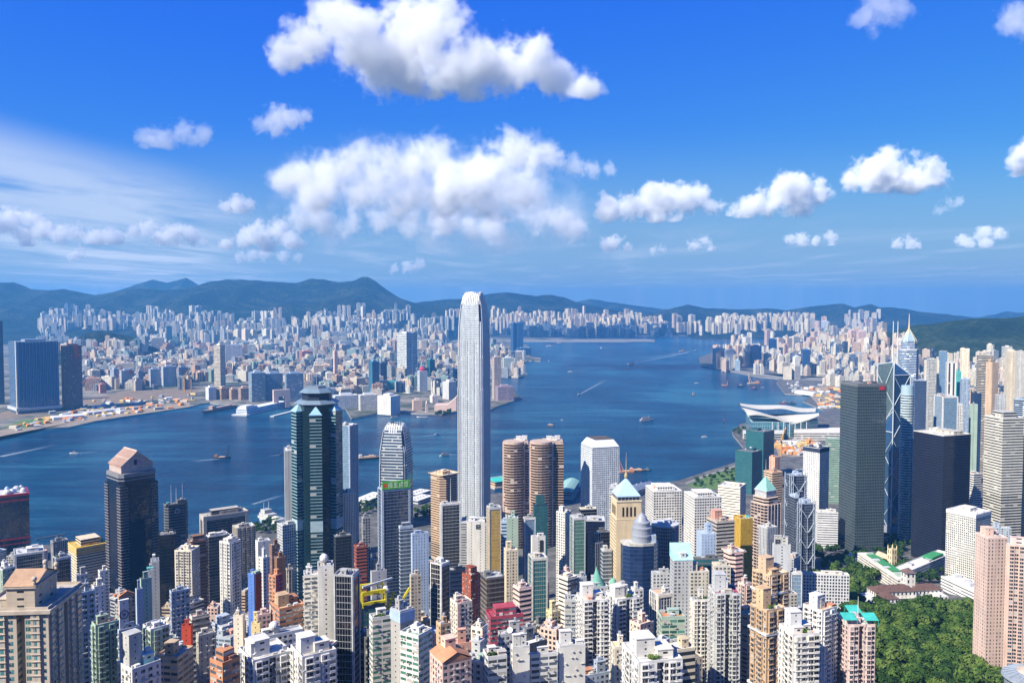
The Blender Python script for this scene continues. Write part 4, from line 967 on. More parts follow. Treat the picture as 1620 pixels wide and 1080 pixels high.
def prism_tower():
    """four triangular shafts round the middle of a square, of different heights, with white bracing"""
    Y = 1400; c = at(1421, 800, Y); g = 8.0; s = 25.5
    root = hero('office_tower', 'office tower', 'angular glass tower of triangular shafts with white cross bracing and twin masts', Vector((c.x, Y + s)), -atan2(c.x, Y) + radians(0), g)
    NEAR.append((c.x, Y + s, 34, g))
    N, R, K, L, O = (0, -s), (s, 0), (0, s), (-s, 0), (0, 0)
    top = at(1421, 573, Y + s).z - g
    H1, H2, H3, H4 = top, top * .93, top * .60, top * .72
    gl = (.05, .09, .12)
    def shaft(name, A, B_, za, zb, zo, col):
        b = MB(); f = 3.9
        for (p, q, zp, zq) in ((A, B_, za, zb), (B_, O, zb, zo), (O, A, zo, za)):
            Lw = hypot(q[0] - p[0], q[1] - p[1]); k = round(Lw / 1.8)
            b.face([(p[0], p[1], 0), (q[0], q[1], 0), (q[0], q[1], zq), (p[0], p[1], zp)], [(0, 0), (k, 0), (k, zq / f), (0, zp / f)], 0)
        k = 20; b.face([(A[0], A[1], za), (B_[0], B_[1], zb), (O[0], O[1], zo)], [(0, 0), (k, 0), (k / 2, 8)], 0)
        return wallprops(b.build(name, FAC, root), (.08, .13, .19), 'G', col, rf=.8, ww=.94, wh=.94)
    shaft('glass_shaft', N, R, H2, H2, H1, (.022, .060, .13)); shaft('glass_shaft', L, N, H3, H3, H3 + 34, (.02, .06, .13))
    shaft('glass_shaft', K, L, H1 - 4, H1 - 4, H1, (.10, .15, .17)); shaft('glass_shaft', R, K, H4, H4, H4 + 30, gl)
    wh = (.50, .56, .60)
    def bar(name, pts, r): b = MB(); b.tube(pts, r, 6); paint(b.build(name, METAL, root), wh)
    e = 1.012
    def P3(p, z): return (p[0] * e, p[1] * e, z)
    bar('edge_brace', [P3(N, 0), P3(N, H2)], 1.0); bar('edge_brace', [P3(R, 0), P3(R, H2)], .9); bar('edge_brace', [P3(L, 0), P3(L, H1 - 4)], .9); bar('edge_brace', [(0, -.8, H3), (0, -.8, H1)], .8)
    bar('roof_brace', [P3(N, H2), (0, 0, H1 + .5)], .8); bar('roof_brace', [P3(R, H2), (0, 0, H1 + .5)], .8); bar('roof_brace', [P3(N, H2), P3(R, H2)], .7); bar('roof_brace', [P3(L, H1 - 4), (0, 0, H1 + .5)], .8)
    bar('roof_brace', [P3(N, H3), P3(L, H3)], .7); bar('roof_brace', [P3(L, H3), (0, -.6, H3 + 34)], .7)
    m = H2 / 5.0
    for k in range(5):
        z0, z1 = H2 - (k + 1) * m, H2 - k * m; zm = (z0 + z1) / 2; Mr = ((N[0] + R[0]) / 2, (N[1] + R[1]) / 2)
        bar('cross_brace', [P3(N, z0), P3(R, z1)] if k % 2 else [P3(N, z1), P3(R, z0)], .5)
        bar('cross_brace', [P3(N, z1), P3(R, z0)] if k % 2 else [P3(N, z0), P3(R, z1)], .5)
        if z1 < H3 + 8: bar('cross_brace', [P3(N, z0), P3(L, z1)], .5); bar('cross_brace', [P3(L, z0), P3(N, z1)], .5)
        else:
            q = (L[0] * .995 - .0, -1.0); bar('cross_brace', [(L[0], -.9, z0), (0, -.9, z1 if k else H1)], .7); bar('cross_brace', [(L[0], -.9, z1), (0, -.9, z0)], .7)
    mt = at(1421, 508, Y + s).z - g
    for x in (-2.6, 4.6): b = MB(); b.tube([(x, 1, H1 - 3), (x, 1, H1 + (mt - H1) * .5), (x, 1, mt)], 1.25, 6, r2=.6); paint(b.build('mast', METAL, root), 'wht')
    b = MB(); b.prism(rect(s * 1.5, s * 1.5), 0, 14, 0, 0); b.tube([(0, 0, 0), (0, 0, 1)], .1)
    q = b.build('stone_base', PLAIN, root, rz=pi / 4); paint(q, (.26, .28, .32))
prism_tower()

def curved_tower():
    Y = 1330; c = at(1440, 624, Y); g = 8.0; h = c.z - g; r = 9.5 * pxm(Y)
    root = hero('office_tower', 'office tower', 'curved tower with green-grey floor bands right beside the cross braced tower', Vector((c.x, Y + r)), 0, g); NEAR.append((c.x, Y + r, r, g))
    n = 22; p = circ(r, n); b = MB(); walls(b, p, 0, h, 'O', counts=[1] * n, fh=4.2); cap(b, p, h); wallprops(b.build('walls', [FAC, ROOF], root), (.44, .54, .55), 'O', 'bl')
    b = MB(); b.prism(circ(r * 1.02, n), h, h + 14, 0, 0, poly2=circ(r * .96, n)); paint(b.build('crown_drum', METAL, root), (.34, .46, .50))
    b = MB()
    for q in range(46): z = h - q * 4.2; b.prism(circ(r + .5, n), z - 1.4, z, 0, 0, bottom=True)
    paint(b.build('floor_bands', PLAIN, root), (.48, .56, .56))
    b = MB(); b.box(r * 1.05, -r * .5, 0, 9, 10, h - 72, 0); paint(b.build('service_shaft', PLAIN, root), (.50, .58, .60))
    b = MB(); b.box(r * 1.05, -r * .5 - 5.2, h - 84, 7, .5, 8, 0); paint(b.build('sign_panel', PLAIN, root), 'wht')
    b = MB(); b.lathe(0, 0, [(0, 0), (3, 0)], 10); o = b.build('sign_dot', PLAIN, root, (r * 1.05, -r * .5 - 5.6, h - 78)); o.rotation_euler = (pi / 2, 0, 0); paint(o, (.5, .03, .05))
curved_tower()

def pyramid_mast_tower():
    Y = 2500; c = at(1445, 553, Y); g = 5; h = c.z - g; w = 31 * pxm(Y)
    root = hero('office_tower', 'office tower', 'tall banded tower with a stepped glass pyramid crown and golden needle mast', Vector((c.x, Y + 30)), radians(20) - atan2(c.x, Y), g); NEAR.append((c.x, Y + 30, 40, g))
    p = chamf(w * .84, w * .84, w * .18); body(root, p, h, 'O', (.42, .50, .60), (.04, .08, .16), fh=5.0, wh=.6)
    b = MB(); q = chamf(w * .66, w * .66, w * .15); walls(b, q, h, h + 26, 'O', fh=5); cap(b, q, h + 26); wallprops(b.build('crown_block', [FAC, ROOF], root), (.40, .48, .58), 'O', 'bl')
    b = MB(); b.prism(q, h + 26, h + 62, 0, 0, poly2=scale_poly(q, .06)); paint(b.build('glass_pyramid', METAL, root), (.30, .42, .52))
    for (x, y), (x2, y2) in zip(q, scale_poly(q, .06)): b = MB(); b.tube([(x, y, h + 20), (x, y, h + 26), (x2, y2, h + 62)], 1.1, 5); paint(b.build('gold_edge', METAL, root), (.62, .54, .30))
    zt = at(1450, 496, Y + 30).z - g
    b = MB(); b.tube([(0, 0, h + 60), (0, 0, h + 75), (0, 0, zt)], 3.2, 8, r2=.7); paint(b.build('mast', METAL, root), (.70, .52, .28))
    b = MB(); b.prism(inset(p, -1), h - 3, h + 2, 0, 0, bottom=True); paint(b.build('cornice', PLAIN, root), 'lgr')
pyramid_mast_tower()

def wave_hall():
    """convention hall: two great wing roofs over glass"""
    P = lambda px, py, z: ground(px, py, z)
    a = P(1172, 668, 10); b_ = P(1300, 668, 10); Y = (ground(1230, 684, 5)).y
    root = hero('exhibition_hall', 'exhibition hall', 'waterside hall with overlapping white wing shaped roofs on the harbour point', Vector((0, 0)), 0, 0, 'waterfront halls')
    root.location = (ground(1235, 684, 5).x, Y, 4); ox, oy = root.location.x, root.location.y
    def wing(name, pts_front, pts_back, col):
        """a curved roof sheet with thickness between two lines of places (px, py, Y)"""
        A = [at(*p) for p in pts_front]; B = [at(*p) for p in pts_back]; n = 24; g = []
        def smp(L, t): 
            k = t * (len(L) - 1); i = min(int(k), len(L) - 2); f = k - i
            p0, p1, p2, p3 = L[max(i - 1, 0)], L[i], L[i + 1], L[min(i + 2, len(L) - 1)]
            return 0.5 * ((2 * p1) + (p2 - p0) * f + (2 * p0 - 5 * p1 + 4 * p2 - p3) * f * f + (3 * p1 - p0 - 3 * p2 + p3) * f ** 3)
        for i in range(n + 1):
            u, v = smp(A, i / n), smp(B, i / n); row = []
            for j in range(7):
                k = j / 6; q = u.lerp(v, k); row.append((q.x - ox, q.y - oy, q.z - 4 + 5 * sin(pi * k)))
            g.append(row)
        b = MB()
        for i in range(n):
            for j in range(6):
                b.face([g[i][j], g[i + 1][j], g[i + 1][j + 1], g[i][j + 1]], None, 0, True)
                b.face([(p[0], p[1], p[2] - 3) for p in (g[i][j + 1], g[i + 1][j + 1], g[i + 1][j], g[i][j])], None, 0, True)
            b.face([(g[i][0][0], g[i][0][1], g[i][0][2] - 3), (g[i + 1][0][0], g[i + 1][0][1], g[i + 1][0][2] - 3), g[i + 1][0], g[i][0]], None, 0)
        paint(b.build(name, PLAIN, root), col)
    Y1, Y2, Y3 = 2480, 2560, 2700
    wing('wing_roof', [(1184, 656, Y1), (1200, 655, Y1), (1225, 660, Y1), (1250, 669, Y1), (1275, 664, Y1), (1296, 656, Y1)], [(1170, 643, Y2), (1190, 649, Y2), (1213, 658, Y2), (1240, 657, Y2), (1268, 655, Y2), (1294, 655, Y2)], (.56, .53, .45))
    wing('wing_roof', [(1172, 640, Y2), (1195, 645, Y2), (1212, 646, Y2), (1238, 645, Y2), (1265, 650, Y2), (1290, 650, Y2)], [(1168, 640, Y3), (1195, 641, Y3), (1220, 641, Y3), (1245, 642, Y3), (1270, 646, Y3), (1293, 646, Y3)], (.60, .57, .49))
    def L(px, py, Y): p = at(px, py, Y); return (p.x - ox, p.y - oy)
    fp = [L(1188, 680, Y1), L(1250, 680, Y1), L(1294, 672, Y1 + 30), L(1290, 660, Y3 - 30), L(1180, 660, Y3 - 30)]
    b = MB(); walls(b, fp, 0, 44, 'G', fh=11, fp=7); cap(b, fp, 44); wallprops(b.build('glass_hall', [FAC, ROOF], root), (.30, .44, .46), 'G', (.05, .16, .20), ww=.85, wh=.9)
    f2 = [L(1175, 690, Y1 - 70), L(1240, 690, Y1 - 70), L(1240, 680, Y1 - 5), L(1175, 680, Y1 - 5)]
    for z in (5, 12, 19): b = MB(); b.prism(scale_poly(f2, 1), z, z + 2.2, 0, 0, bottom=True); paint(b.build('terrace_deck', PLAIN, root), 'off')
    b = MB(); walls(b, inset(f2, 5), 0, 18, 'G', fh=6); wallprops(b.build('lobby_glazing', [FAC], root), 'off', 'G', 'tl')
    f3 = [L(1256, 690, Y1 - 60), L(1345, 690, Y1 - 60), L(1345, 680, Y1 + 40), L(1256, 680, Y1 + 40)]
    b = MB(); walls(b, f3, 0, 22, 'O', fh=7); cap(b, f3, 22); wallprops(b.build('annex', [FAC, ROOF], root), 'wht', 'O', 'dk', wh=.35)
    for k in range(7): b = MB(); x, y = L(1222 + k * 9, 676, Y1 - 8); b.tube([(x, y, 0), (x, y, 46)], 1.2, 6); paint(b.build('column', PLAIN, root), 'lgr')
wave_hall()
# ------------------------------------------------------------------ towers row by row: left edge, near corner, right edge, roof line (photo pixels), distance | kind | style | wall | roof | label | options
ROWS = '''
80,84,108,858,1150|off|F|gry|dgr|grey ribbed block with a crane boom on its roof, left of the gold topped block|crane hs=1
108,121,171,868,1080|off|O|crm|gld|cream banded office block with a golden roof band, beside the dark gabled tower|cap=gld caph=9 wh=.45 hs=2 step=9 pc=gld
22,23,70,878,900|off|G|wht|lgr|low dark glass block framed by two white end slabs, left of the gold topped block|frame=wht g=bk hs=1
84,88,112,884,760|off|G|gry|grn|dark glass block with a white grid frame below the gold topped block|frame=wht g=bk plants hs=1
258,262,298,800,1080|off|O|dgr|dgr|rounded black banded tower with a ring emblem and thin roof antennas|cut=.28 mast=22 g=nv ring
250,251,279,848,980|off|G|blk|dgr|plain black glass block tucked right behind the dark gabled tower|g=bk hs=1
316,322,393,818,1200|off|G|stn|stn|broad dark glass block in a grey concrete frame with a turret on the roof|g=nv frame=stn cap=stn caph=6 hs=1 step=7
326,330,363,850,1000|off|D|dgr|wht|dark glass block with a white rimmed terrace roof, before the broad framed block|g=bk pc=wht plants
368,374,404,836,1050|apt|B|stn|off|greyish beige ribbed apartment block right of the dark terrace roofed block|flat
296,301,330,858,930|off|O|brn|stn|brown banded tower with cut top corners beside the cream ribbed tower|cut=.2 step=6 wh=.4
404,408,428,858,960|low|W|wht|gry|plain white party wall block left of the white gridded block|hs=1
426,430,443,864,930|apt|R|brn|dgr|narrow brown block between the plain white wall and the grey grid block|hs=1
438,447,468,832,1040|off|P|lgr|lgr|light grey gridded block at the left foot of the striped star tower|g=bl
449,450,463,714,1130|apt|W|lgr|wht|very slim white slab rising behind the left side of the striped star tower|hs=1 dep=30
276,303,316,872,840|apt|B|crl|crm|cream ribbed tower with a green netted edge, left of the slim white tower|flat strip=tea
347,363,381,860,700|apt|B|wht|crm|slim white tower with a dark balcony shaft up its left side|bal=wht
535,553,566,674,1290|off|G|lgr|wht|pale blue-grey tower just right of the striped star tower|g=lb frame=gbl hs=1
531,538,562,782,1080|apt|F|crl|off|cream tower with tall dark slots near its top, below the pale blue-grey tower|ww=.3 g=br
598,604,649,776,960|off|G|sky|gry|dark blue glass tower in a pale frame, carrying the green sign on its roof|frame=gbl g=nv sign
631,633,653,834,800|off|D|gbl|gbl|pale grey block of glass bands with a flat canopy roof, left of a pair|g=gy step=4 cap=gbl caph=2
650,652,678,846,790|apt|R|sky|gbl|pale blue-grey blank fronted block with small windows, right half of a joined pair|ww=.28
677,700,728,753,1260|off|O|tan|crm|tan and black banded tower with cut corners, left of the tallest silver tower|cut=.2 wh=.56 hs=2
696,698,729,798,950|off|G|wht|wht|black glass tower in white frame with a thin antenna, before the banded tan tower|frame=wht g=bk mast=30
738,739,767,826,860|off|W|wht|off|plain white party wall tower with a small dark mark near its top|mark hs=1
770,774,793,804,930|off|G|lgr|gry|narrow golden mirror glass tower between pale side walls|g=gd frame=lgr rf=.9
792,793,805,826,880|off|O|sky|lgr|slim blue and white striped tower beside the golden mirror tower|wh=.5 g=bl
801,802,820,820,850|off|W|grn|lgr|plain pale green-white slab between the striped tower and the blue glass block|hs=1
797,801,819,872,760|apt|R|crm|crm|cream slim block with a dark glass left side and a curl on its roof|
828,830,847,820,860|off|G|gry|off|blue glass tower with white edges left of the dark stepped glass tower|g=lb frame=wht
843,845,866,800,950|off|G|nvy|dgr|dark blue glass tower with a stepped top, before the twin round fronted towers|g=tl step=12 mast=8
840,842,863,850,800|off|W|wht|wht|small white tower head with a tall black slot in it|slot hs=1
836,842,866,884,700|off|G|off|lgr|dark teal glass tower with cream ribbed sides below the black slotted white head|g=tl frame=off
880,894,904,812,900|apt|R|wht|off|white block with a rounded grey side right of the twin round fronted towers|dish
902,907,926,820,850|off|G|lgr|lgr|narrow teal glass block in a thick pale grey frame|g=gn frame=lgr
916,919,944,806,960|off|D|dgr|yel|dark glass block with a yellow tinted roof yard behind the teal glass block|g=bk pc=off
926,927,957,824,920|off|G|nvy|lgr|broad black glass block before the pale tower with round windows|g=nv pc=lgr
934,942,954,860,860|low|F|gry|gry|grey block with a row of jagged spikes stepping up its roof|step=10
944,946,967,842,900|off|G|dgr|stn|grey roofed dark block left of the sand coloured spire tower|g=bk
950,954,968,872,800|off|D|lgr|wht|small white and glass block at the foot of the spire tower|g=gy
963,964,988,772,1180|off|O|lgr|gry|grey banded block behind the sand coloured spire tower|wh=.4
1021,1034,1079,778,1050|off|P|wht|wht|white office tower with a grid of square black windows, left of a similar one|g=bk fp=3.3 fh=3.4 wh=.52 ww=.6 step=5
1082,1099,1142,788,1000|off|P|wht|wht|white office tower with a grid of square black windows, right of a similar pair|g=bk fp=3.3 fh=3.4 wh=.52 ww=.6 step=5 plants
1136,1171,1180,772,1160|off|O|crl|off|cream banded block to the right of the two white gridded towers|wh=.3 hs=1
1163,1190,1206,716,1720|off|D|dtl|dgr|teal glass office block nearest the shore park, shorter of two|g=tl hs=1
1180,1208,1225,684,1860|off|G|dtl|dgr|taller teal glass office block behind the shorter one by the shore|g=tl hs=1
1217,1226,1234,724,1350|off|R|sal|sal|salmon brown slim tower behind the green pyramid tower|fp=5 ww=.3
1208,1222,1238,748,1280|off|O|tan|sal|salmon brown stepped block at the foot of the slim salmon tower|wh=.5
1271,1297,1312,710,1450|off|P|wht|gry|white tower with tiny black windows and a violet-blue roof band|cap=nvy caph=7 fp=3.6 ww=.4 wh=.5 hs=1
1306,1310,1338,694,1650|off|O|grn|gry|wide pale green block half hidden by the grey glass tower|wh=.4 g=gn
1290,1294,1326,810,1290|low|O|wht|off|white low building with long dark bands beside the grey glass tower|wh=.35
1330,1357,1403,608,1270|off|G|ckc|dgr|large square grey glass tower with a fine steel grid, left of the cross braced tower|g=ck ww=.80 wh=.74 fp=2.8 fh=4.6 hs=1 rf=.9 cap=dgr caph=3 redmark
1118,1134,1162,826,850|off|O|stn|sal|brown-grey banded block with a pink lift house, before the right white gridded tower|tc=10 tcc=sal wh=.55
1160,1172,1191,822,900|off|G|gld|gld|golden mirror glass block behind the pink topped banded block|g=gd ww=.97 wh=.94 rf=.5 hs=1
1141,1158,1181,876,700|off|O|pnk|lgr|pale pink round cornered block of stacked white bands|cut=.25 wh=.5 hs=2
1102,1110,1133,846,760|off|R|sky|gbl|blue-grey tower with a plain panel front below the white gridded pair|ww=.2
1092,1094,1142,884,690|low|D|dgr|gry|broad dark teal glass building with a grey roof before the blue-grey panel tower|g=tl
1200,1214,1230,836,850|off|F|lgr|wht|pale grey ribbed tower before the green pyramid tower|ww=.3
1222,1224,1251,862,800|off|W|lgr|wht|plain pale slab with a raised white block carrying a dark mark|tc=9 mark2
1445,1448,1466,602,1680|off|G|gbl|mar|slim violet-blue glass tower right of the curved banded tower|g=bl hs=1
1445,1493,1536,690,1190|off|G|blk|off|huge black-navy glass tower with a pale bitten roof edge, right of the cross braced tower|g=nv ww=.95 wh=.8 fh=4 pc=off rf=.12
1533,1535,1547,640,1480|off|W|grn|wht|slim pale green-white slab right behind the huge black tower|hs=1 dep=24
1529,1541,1553,750,1330|apt|O|wht|lgr|white striped tower squeezed between the black tower and the big beige tower|wh=.5
1558,1587,1620,662,1150|off|O|off|off|big beige banded tower near the right edge with a white plant house on top|wh=.5 step=8 fh=3.9
1618,1619,1680,645,1200|off|O|wht|wht|white banded tower cut by the right edge|wh=.5
1497,1544,1568,815,1050|off|P|wht|stn|white cube shaped office block with a fine square grid, before the huge black tower|fp=2.6 fh=3 ww=.66 wh=.62 g=gy hs=1 cap=wht caph=4
1566,1568,1600,834,1120|low|R|gbl|lgr|pale grey low block with a broad flat roof right of the white cube|hs=1
1543,1563,1594,852,655|apt|R|ppk|ppk|pale pink tower with a plain left slab beside the wooded slope, at the right edge|ww=.35 blank=1101 hs=1 tc=7
1592,1594,1660,862,640|apt|B|ppk|pnk|pink tower with close rows of dark window pairs, cut by the right edge|hs=1
1268,1271,1344,908,900|low|P|wht|off|long white building with a grid of windows beside the hillside wood|wh=.6 hs=2
1250,1252,1269,906,800|low|G|wht|off|narrow blue glass block with white posts at the end of the long white building|g=lb frame=wht hs=1
1190,1218,1248,912,560|apt|B|tan|crl|tan cross plan tower with white band and lift house, farther of two alike|tc=11 bal=tan whiteband
1187,1213,1243,968,440|apt|B|tan|gry|tan cross plan tower with roof gardens and a tall lift house, nearer of two alike|tc=11 plants whiteband
1232,1254,1297,1006,400|apt|B|wht|sal|big white tower with a blank white left side and a small roof garden|blank plants tc=10 bal=wht
1270,1301,1324,968,480|apt|B|wht|tan|white tower with a tall white lift tower rising behind the big white one|tc=8 bal=wht
1322,1341,1385,990,480|apt|B|ppk|off|pinkish beige tower with teal awnings on its roof, at the edge of the wood|awn=tea mast=16
1121,1131,1172,940,520|apt|B|lgr|mar|pale tower with a mint stripe and a small red roof terrace|tc=11 strip=grn
1092,1095,1121,950,560|apt|B|wht|gry|white tower with dark window columns left of the mint striped tower|plants
1167,1178,1190,926,600|apt|B|ppk|lgr|slim pink and white tower behind the mint striped tower|
1088,1092,1122,905,660|apt|R|off|pnk|off-white block with a pink topped stair house left of the golden block|
1126,1131,1156,896,640|low|R|off|yel|small off-white block with a yellowish roof box|
1060,1066,1096,888,660|low|R|lgr|mint|block with a broad turquoise sloping roof right of the round finned tower|hs=1 slope=mint
812,822,841,932,620|apt|O|ppk|off|pinkish white banded block left of the dark teal glass tower's foot|wh=.5
884,893,906,908,720|apt|R|pnk|off|small pink block behind the one with a square motif|
884,898,913,916,680|apt|O|crl|off|cream block with a square motif high on its right side|square
910,915,928,914,690|low|W|lgr|gry|slim block half black and half pale grey|hs=1
930,938,962,930,640|low|R|lgr|gry|grey block wearing a pointed green copper hood|hood
960,963,979,936,640|low|R|wht|lgr|white block with a small green dome on its roof|dome
893,894,914,950,560|apt|S|lgr|gry|pale grey block of curved stacked balconies|bal=lgr
912,921,962,952,520|apt|B|wht|off|white tower with dark balcony recesses and a blank lift slab on its right|tc=9 bal=wht
958,976,1012,950,545|apt|B|wht|off|white twin winged tower with rows of round edged balconies|bal=wht tc=7 plants
998,1004,1018,934,600|apt|R|wht|stn|white block with a pale stone lift tower behind the white balcony towers|
1028,1041,1064,942,560|apt|F|lgr|tan|grey windowed tower framed by beige corner posts|frame=crl
1030,1033,1066,908,690|low|R|lgr|lgr|pale grey block with a wide flat roof below the round finned tower|
996,1013,1030,990,470|apt|R|pnk|crm|pinkish cream block with a plain left side and framed windows|blank=1111
1040,1047,1084,978,440|apt|S|grn|org|pale green tower of glass balconies with an orange roof terrace|bal=grn g=gn
966,972,993,1026,420|apt|R|crl|yel|yellowish cream small tower before the white balcony towers|
985,1010,1080,1050,350|apt|B|wht|wht|white stepped block of roof terraces at the bottom of the photo, right of centre|tc=8 bal=wht plants
880,885,926,1024,400|apt|R|wht|off|white block with large blank panels and a flat pale roof near the bottom|blank=0111 tc=7
838,840,882,1038,395|apt|S|wht|org|white block with boxed windows and a red tiled terrace at the bottom|
808,811,838,1026,390|apt|R|wht|off|white blank fronted block beside the red tiled terrace at the bottom|blank=0111 tc=6
764,772,802,1042,370|apt|S|wht|org|white block with boxed windows and an orange tiled roof corner at the bottom|plants
864,873,887,970,600|apt|R|yel|off|pale yellow banded block beside the orange crane|
480,481,503,912,500|apt|S|wht|off|white block of long banded windows left of the tall blank white slab|bal=wht
502,503,528,898,490|apt|W|wht|stn|tall blank white slab with a ball on its roof|ball hs=1
528,558,568,912,480|apt|G|gry|gry|dark glass tower with bright white corner line right of the blank white slab|g=bk frame=lgr
568,572,612,962,520|off|G|dgr|dgr|dark teal tower under construction topped by yellow steel beams|g=tl beams hs=1
584,589,620,980,430|apt|S|wht|grn|white tower with green glazed balconies left of the plain grey slab|bal=grn g=gn plants
618,633,655,970,415|apt|W|gry|lgr|plain grey slab with a pale blue glazed top between two white towers|cap=sky caph=5 hs=1
633,662,684,1008,395|apt|S|wht|grn|white tower with a green glazed rooftop room, right of the plain grey slab|bal=off g=gn
681,698,711,894,650|off|G|wht|wht|tall black fronted tower with a rounded white top, left of the red brick tower|g=bk frame=wht
709,712,739,904,700|off|O|nvy|dgr|dark blue banded glass tower behind the red brick tower|g=bl wh=.7
731,745,760,912,620|off|R|rbr|sky|red brick tower stepping down to the left with a pale blue roof|ww=.3 step=6
760,770,798,916,650|off|D|dgr|gry|dark fronted grey block with a green glass foot right of the red brick tower|g=br
712,723,747,956,520|apt|R|crl|mar|cream tower with a dull red roof house and red window strip|strip=pnk
690,697,713,990,450|apt|R|tan|tan|slim tan tower with one column of bay windows|
709,713,746,1022,420|low|R|sal|sal|salmon block of plain walls below the cream tower with the red roof house|ww=.2
680,700,746,1052,355|low|R|pnk|sal|salmon pink low house with white trimmed gables at the bottom|gable
745,762,771,996,430|apt|R|crl|off|slim cream tower with a pink right side|blank=0111 strip=pnk
768,776,828,978,485|apt|S|mar|mar|dusky red block with many red tiled roof levels|step=5 hs=3
788,792,830,1006,440|low|R|gry|gry|grey block with a big white dish on its roof|dish
648,650,666,912,640|low|R|bge|off|beige stair block behind the yellow steel beams|
586,588,612,906,700|low|W|gry|wht|grey block with a white parapet behind the yellow beamed tower|hs=1
572,574,586,820,1000|off|P|gry|gry|slim grey block left of the green sign tower|hs=1
560,564,580,866,900|low|O|rbr|rbr|reddish brown low tower with round roof drums|hs=1
528,531,556,850,980|low|G|dgr|gry|dark block below the cream slotted tower|g=bk
392,402,413,910,620|apt|W|blu|red|slim tower with a bright blue left side and a red right side|twoface=rbr hs=1
409,416,427,884,700|apt|R|wht|off|white block with tiny windows behind the blue and red tower|
425,436,446,912,620|apt|R|org|gry|orange-tan tower with maroon right side|twoface=mar
434,438,452,884,720|apt|W|brn|gry|brown blank slab beside the round topped column|hs=1
452,454,464,902,680|low|F|stn|stn|dark beige column with rounded corners at the left foot of the star tower|cut=.3
428,442,482,965,500|apt|S|org|tan|orange-brown brick block with stacked balconies and a flat tan roof house|bal=org tc=7 tcc=tan
427,429,447,962,540|low|W|wht|wht|white block bearing a dark blue panel behind the orange-brown block|panel
369,384,388,975,500|apt|W|crl|off|cream blank slab left of a lower cream slab|hs=1
397,411,413,988,480|apt|W|yel|yel|lower yellowish blank slab right of the cream slab|hs=1
404,408,428,975,505|apt|R|ppk|ppk|pale pink small block behind the yellowish slab|
287,302,305,992,470|apt|W|red|org|slim bright red tower with a dark right side|hs=1
310,314,342,1008,430|apt|R|stn|off|stone grey block with a shaded plain wall right of the red tower|ww=.3
300,304,331,978,520|apt|O|stn|pnk|brownish grey banded block behind the red tower|
268,271,300,938,560|apt|R|gbl|lgr|blue-grey block with a white edge left of the cream ribbed tower's foot|
276,279,297,1036,400|apt|R|lgr|grn|pale grey block with bushes on its roof|plants
262,266,282,1014,440|apt|S|wht|grn|white block with dark balconies below the emblem block|bal=wht
332,352,380,1052,345|apt|S|org|red|red-orange brick block of stepped roof terraces at the bottom|step=5
378,400,462,1048,355|apt|B|wht|off|white terraced block with roof pergolas at the bottom, left of centre|tc=6 bal=wht dish
460,478,532,1042,352|apt|B|wht|stn|white stepped block with a sloping roof slab at the bottom beside the black tower|tc=7 bal=wht
400,405,480,1012,430|low|R|wht|gry|long white block with a big white ball on its grey roof|ball
145,151,190,992,400|apt|B|grn|org|pale green edged white tower, left wing before the emblem block|bal=grn
186,188,222,1000,395|apt|R|gbl|wht|white fronted tower carrying the emblem block on its roof|emblem tc=15 tcc=wht
226,238,268,998,400|apt|B|grn|wht|pale green shaded tower, right wing beside the emblem block|pc=wht
186,209,255,1062,340|apt|R|wht|tea|white small tower with a tall patched lift house at the bottom|tc=14 tcc=lgr
221,223,240,918,600|apt|W|grn|lgr|pale mint slim slab, middle height of three side by side|hs=1
233,234,243,904,640|apt|W|gry|gry|grey slim slab behind the pale mint one|hs=1
238,239,252,890,660|apt|W|lgr|wht|tallest light grey slim slab of three side by side|hs=1
214,216,226,934,590|apt|W|gbl|gbl|short blue-grey slim slab left of the pale mint one|hs=1
186,188,214,946,620|low|R|tan|org|low block with an orange tiled roof at the foot of the dark gabled tower|gable=org
126,129,150,940,430|apt|R|gbl|gry|blue-grey shaded tower right of the big beige tower|
-6,4,24,902,600|apt|R|grn|gry|dark grey-green block cut by the left edge, with a pale roof rim|pc=wht
118,121,140,912,680|low|R|gry|gry|low grey block with a cluttered roof left of the dark gabled tower's foot|
146,149,166,930,560|low|R|wht|lgr|small white and blue-grey block below the cluttered grey roof|
155,158,172,905,700|low|R|wht|wht|tiny white block at the left foot of the dark gabled tower|
1466,1470,1482,568,2000|apt|P|off|off|off-white block on legs right of the pyramid crowned tower|
1462,1464,1486,570,2050|apt|W|crl|wht|pale cream plain tower right of the pyramid crowned tower|hs=1
1485,1488,1499,556,2600|off|G|gbl|wht|blue glass tower with a white top line, rising before the green hill|g=lb
1496,1499,1513,574,1900|apt|F|wht|wht|white tower with one broad dark stripe down its middle|ww=.4 fp=8
1511,1513,1521,588,1950|off|W|tea|tea|slim green netted block|hs=1
1478,1492,1516,628,1450|off|G|lgr|gry|blue glass and white banded twin block left of the small shops|g=lb frame=wht mast=8
1518,1519,1534,552,2400|apt|R|crl|off|cream tower rising before the hill, left of the broad brown tower|
1545,1548,1573,562,1900|apt|O|stn|gry|broad brown-grey banded tower before the hill at the right|wh=.5
1560,1570,1580,574,1800|apt|R|tan|tan|tan slab joined to the right of the broad brown-grey tower|ww=.3
1590,1594,1608,555,2300|apt|R|crl|off|cream cluster tower at the right below the hill|
1607,1610,1622,556,2250|apt|R|off|off|off-white tower cut by the right edge below the hill|
1519,1522,1534,600,1800|apt|R|sky|wht|blue-white striped tower below the cream tower at the right|
1604,1606,1625,632,1500|off|O|sky|wht|white roofed blue banded block at the right edge|wh=.6
1574,1576,1592,625,1600|apt|R|lgr|gry|light grey block above the big beige tower's roof|
1506,1510,1524,640,1550|apt|R|wht|off|white block left of the small red signed block|
1538,1541,1553,622,1650|off|G|nvy|gry|dark blue block in the crowd of towers at the right|g=bl
'''.strip().splitlines()
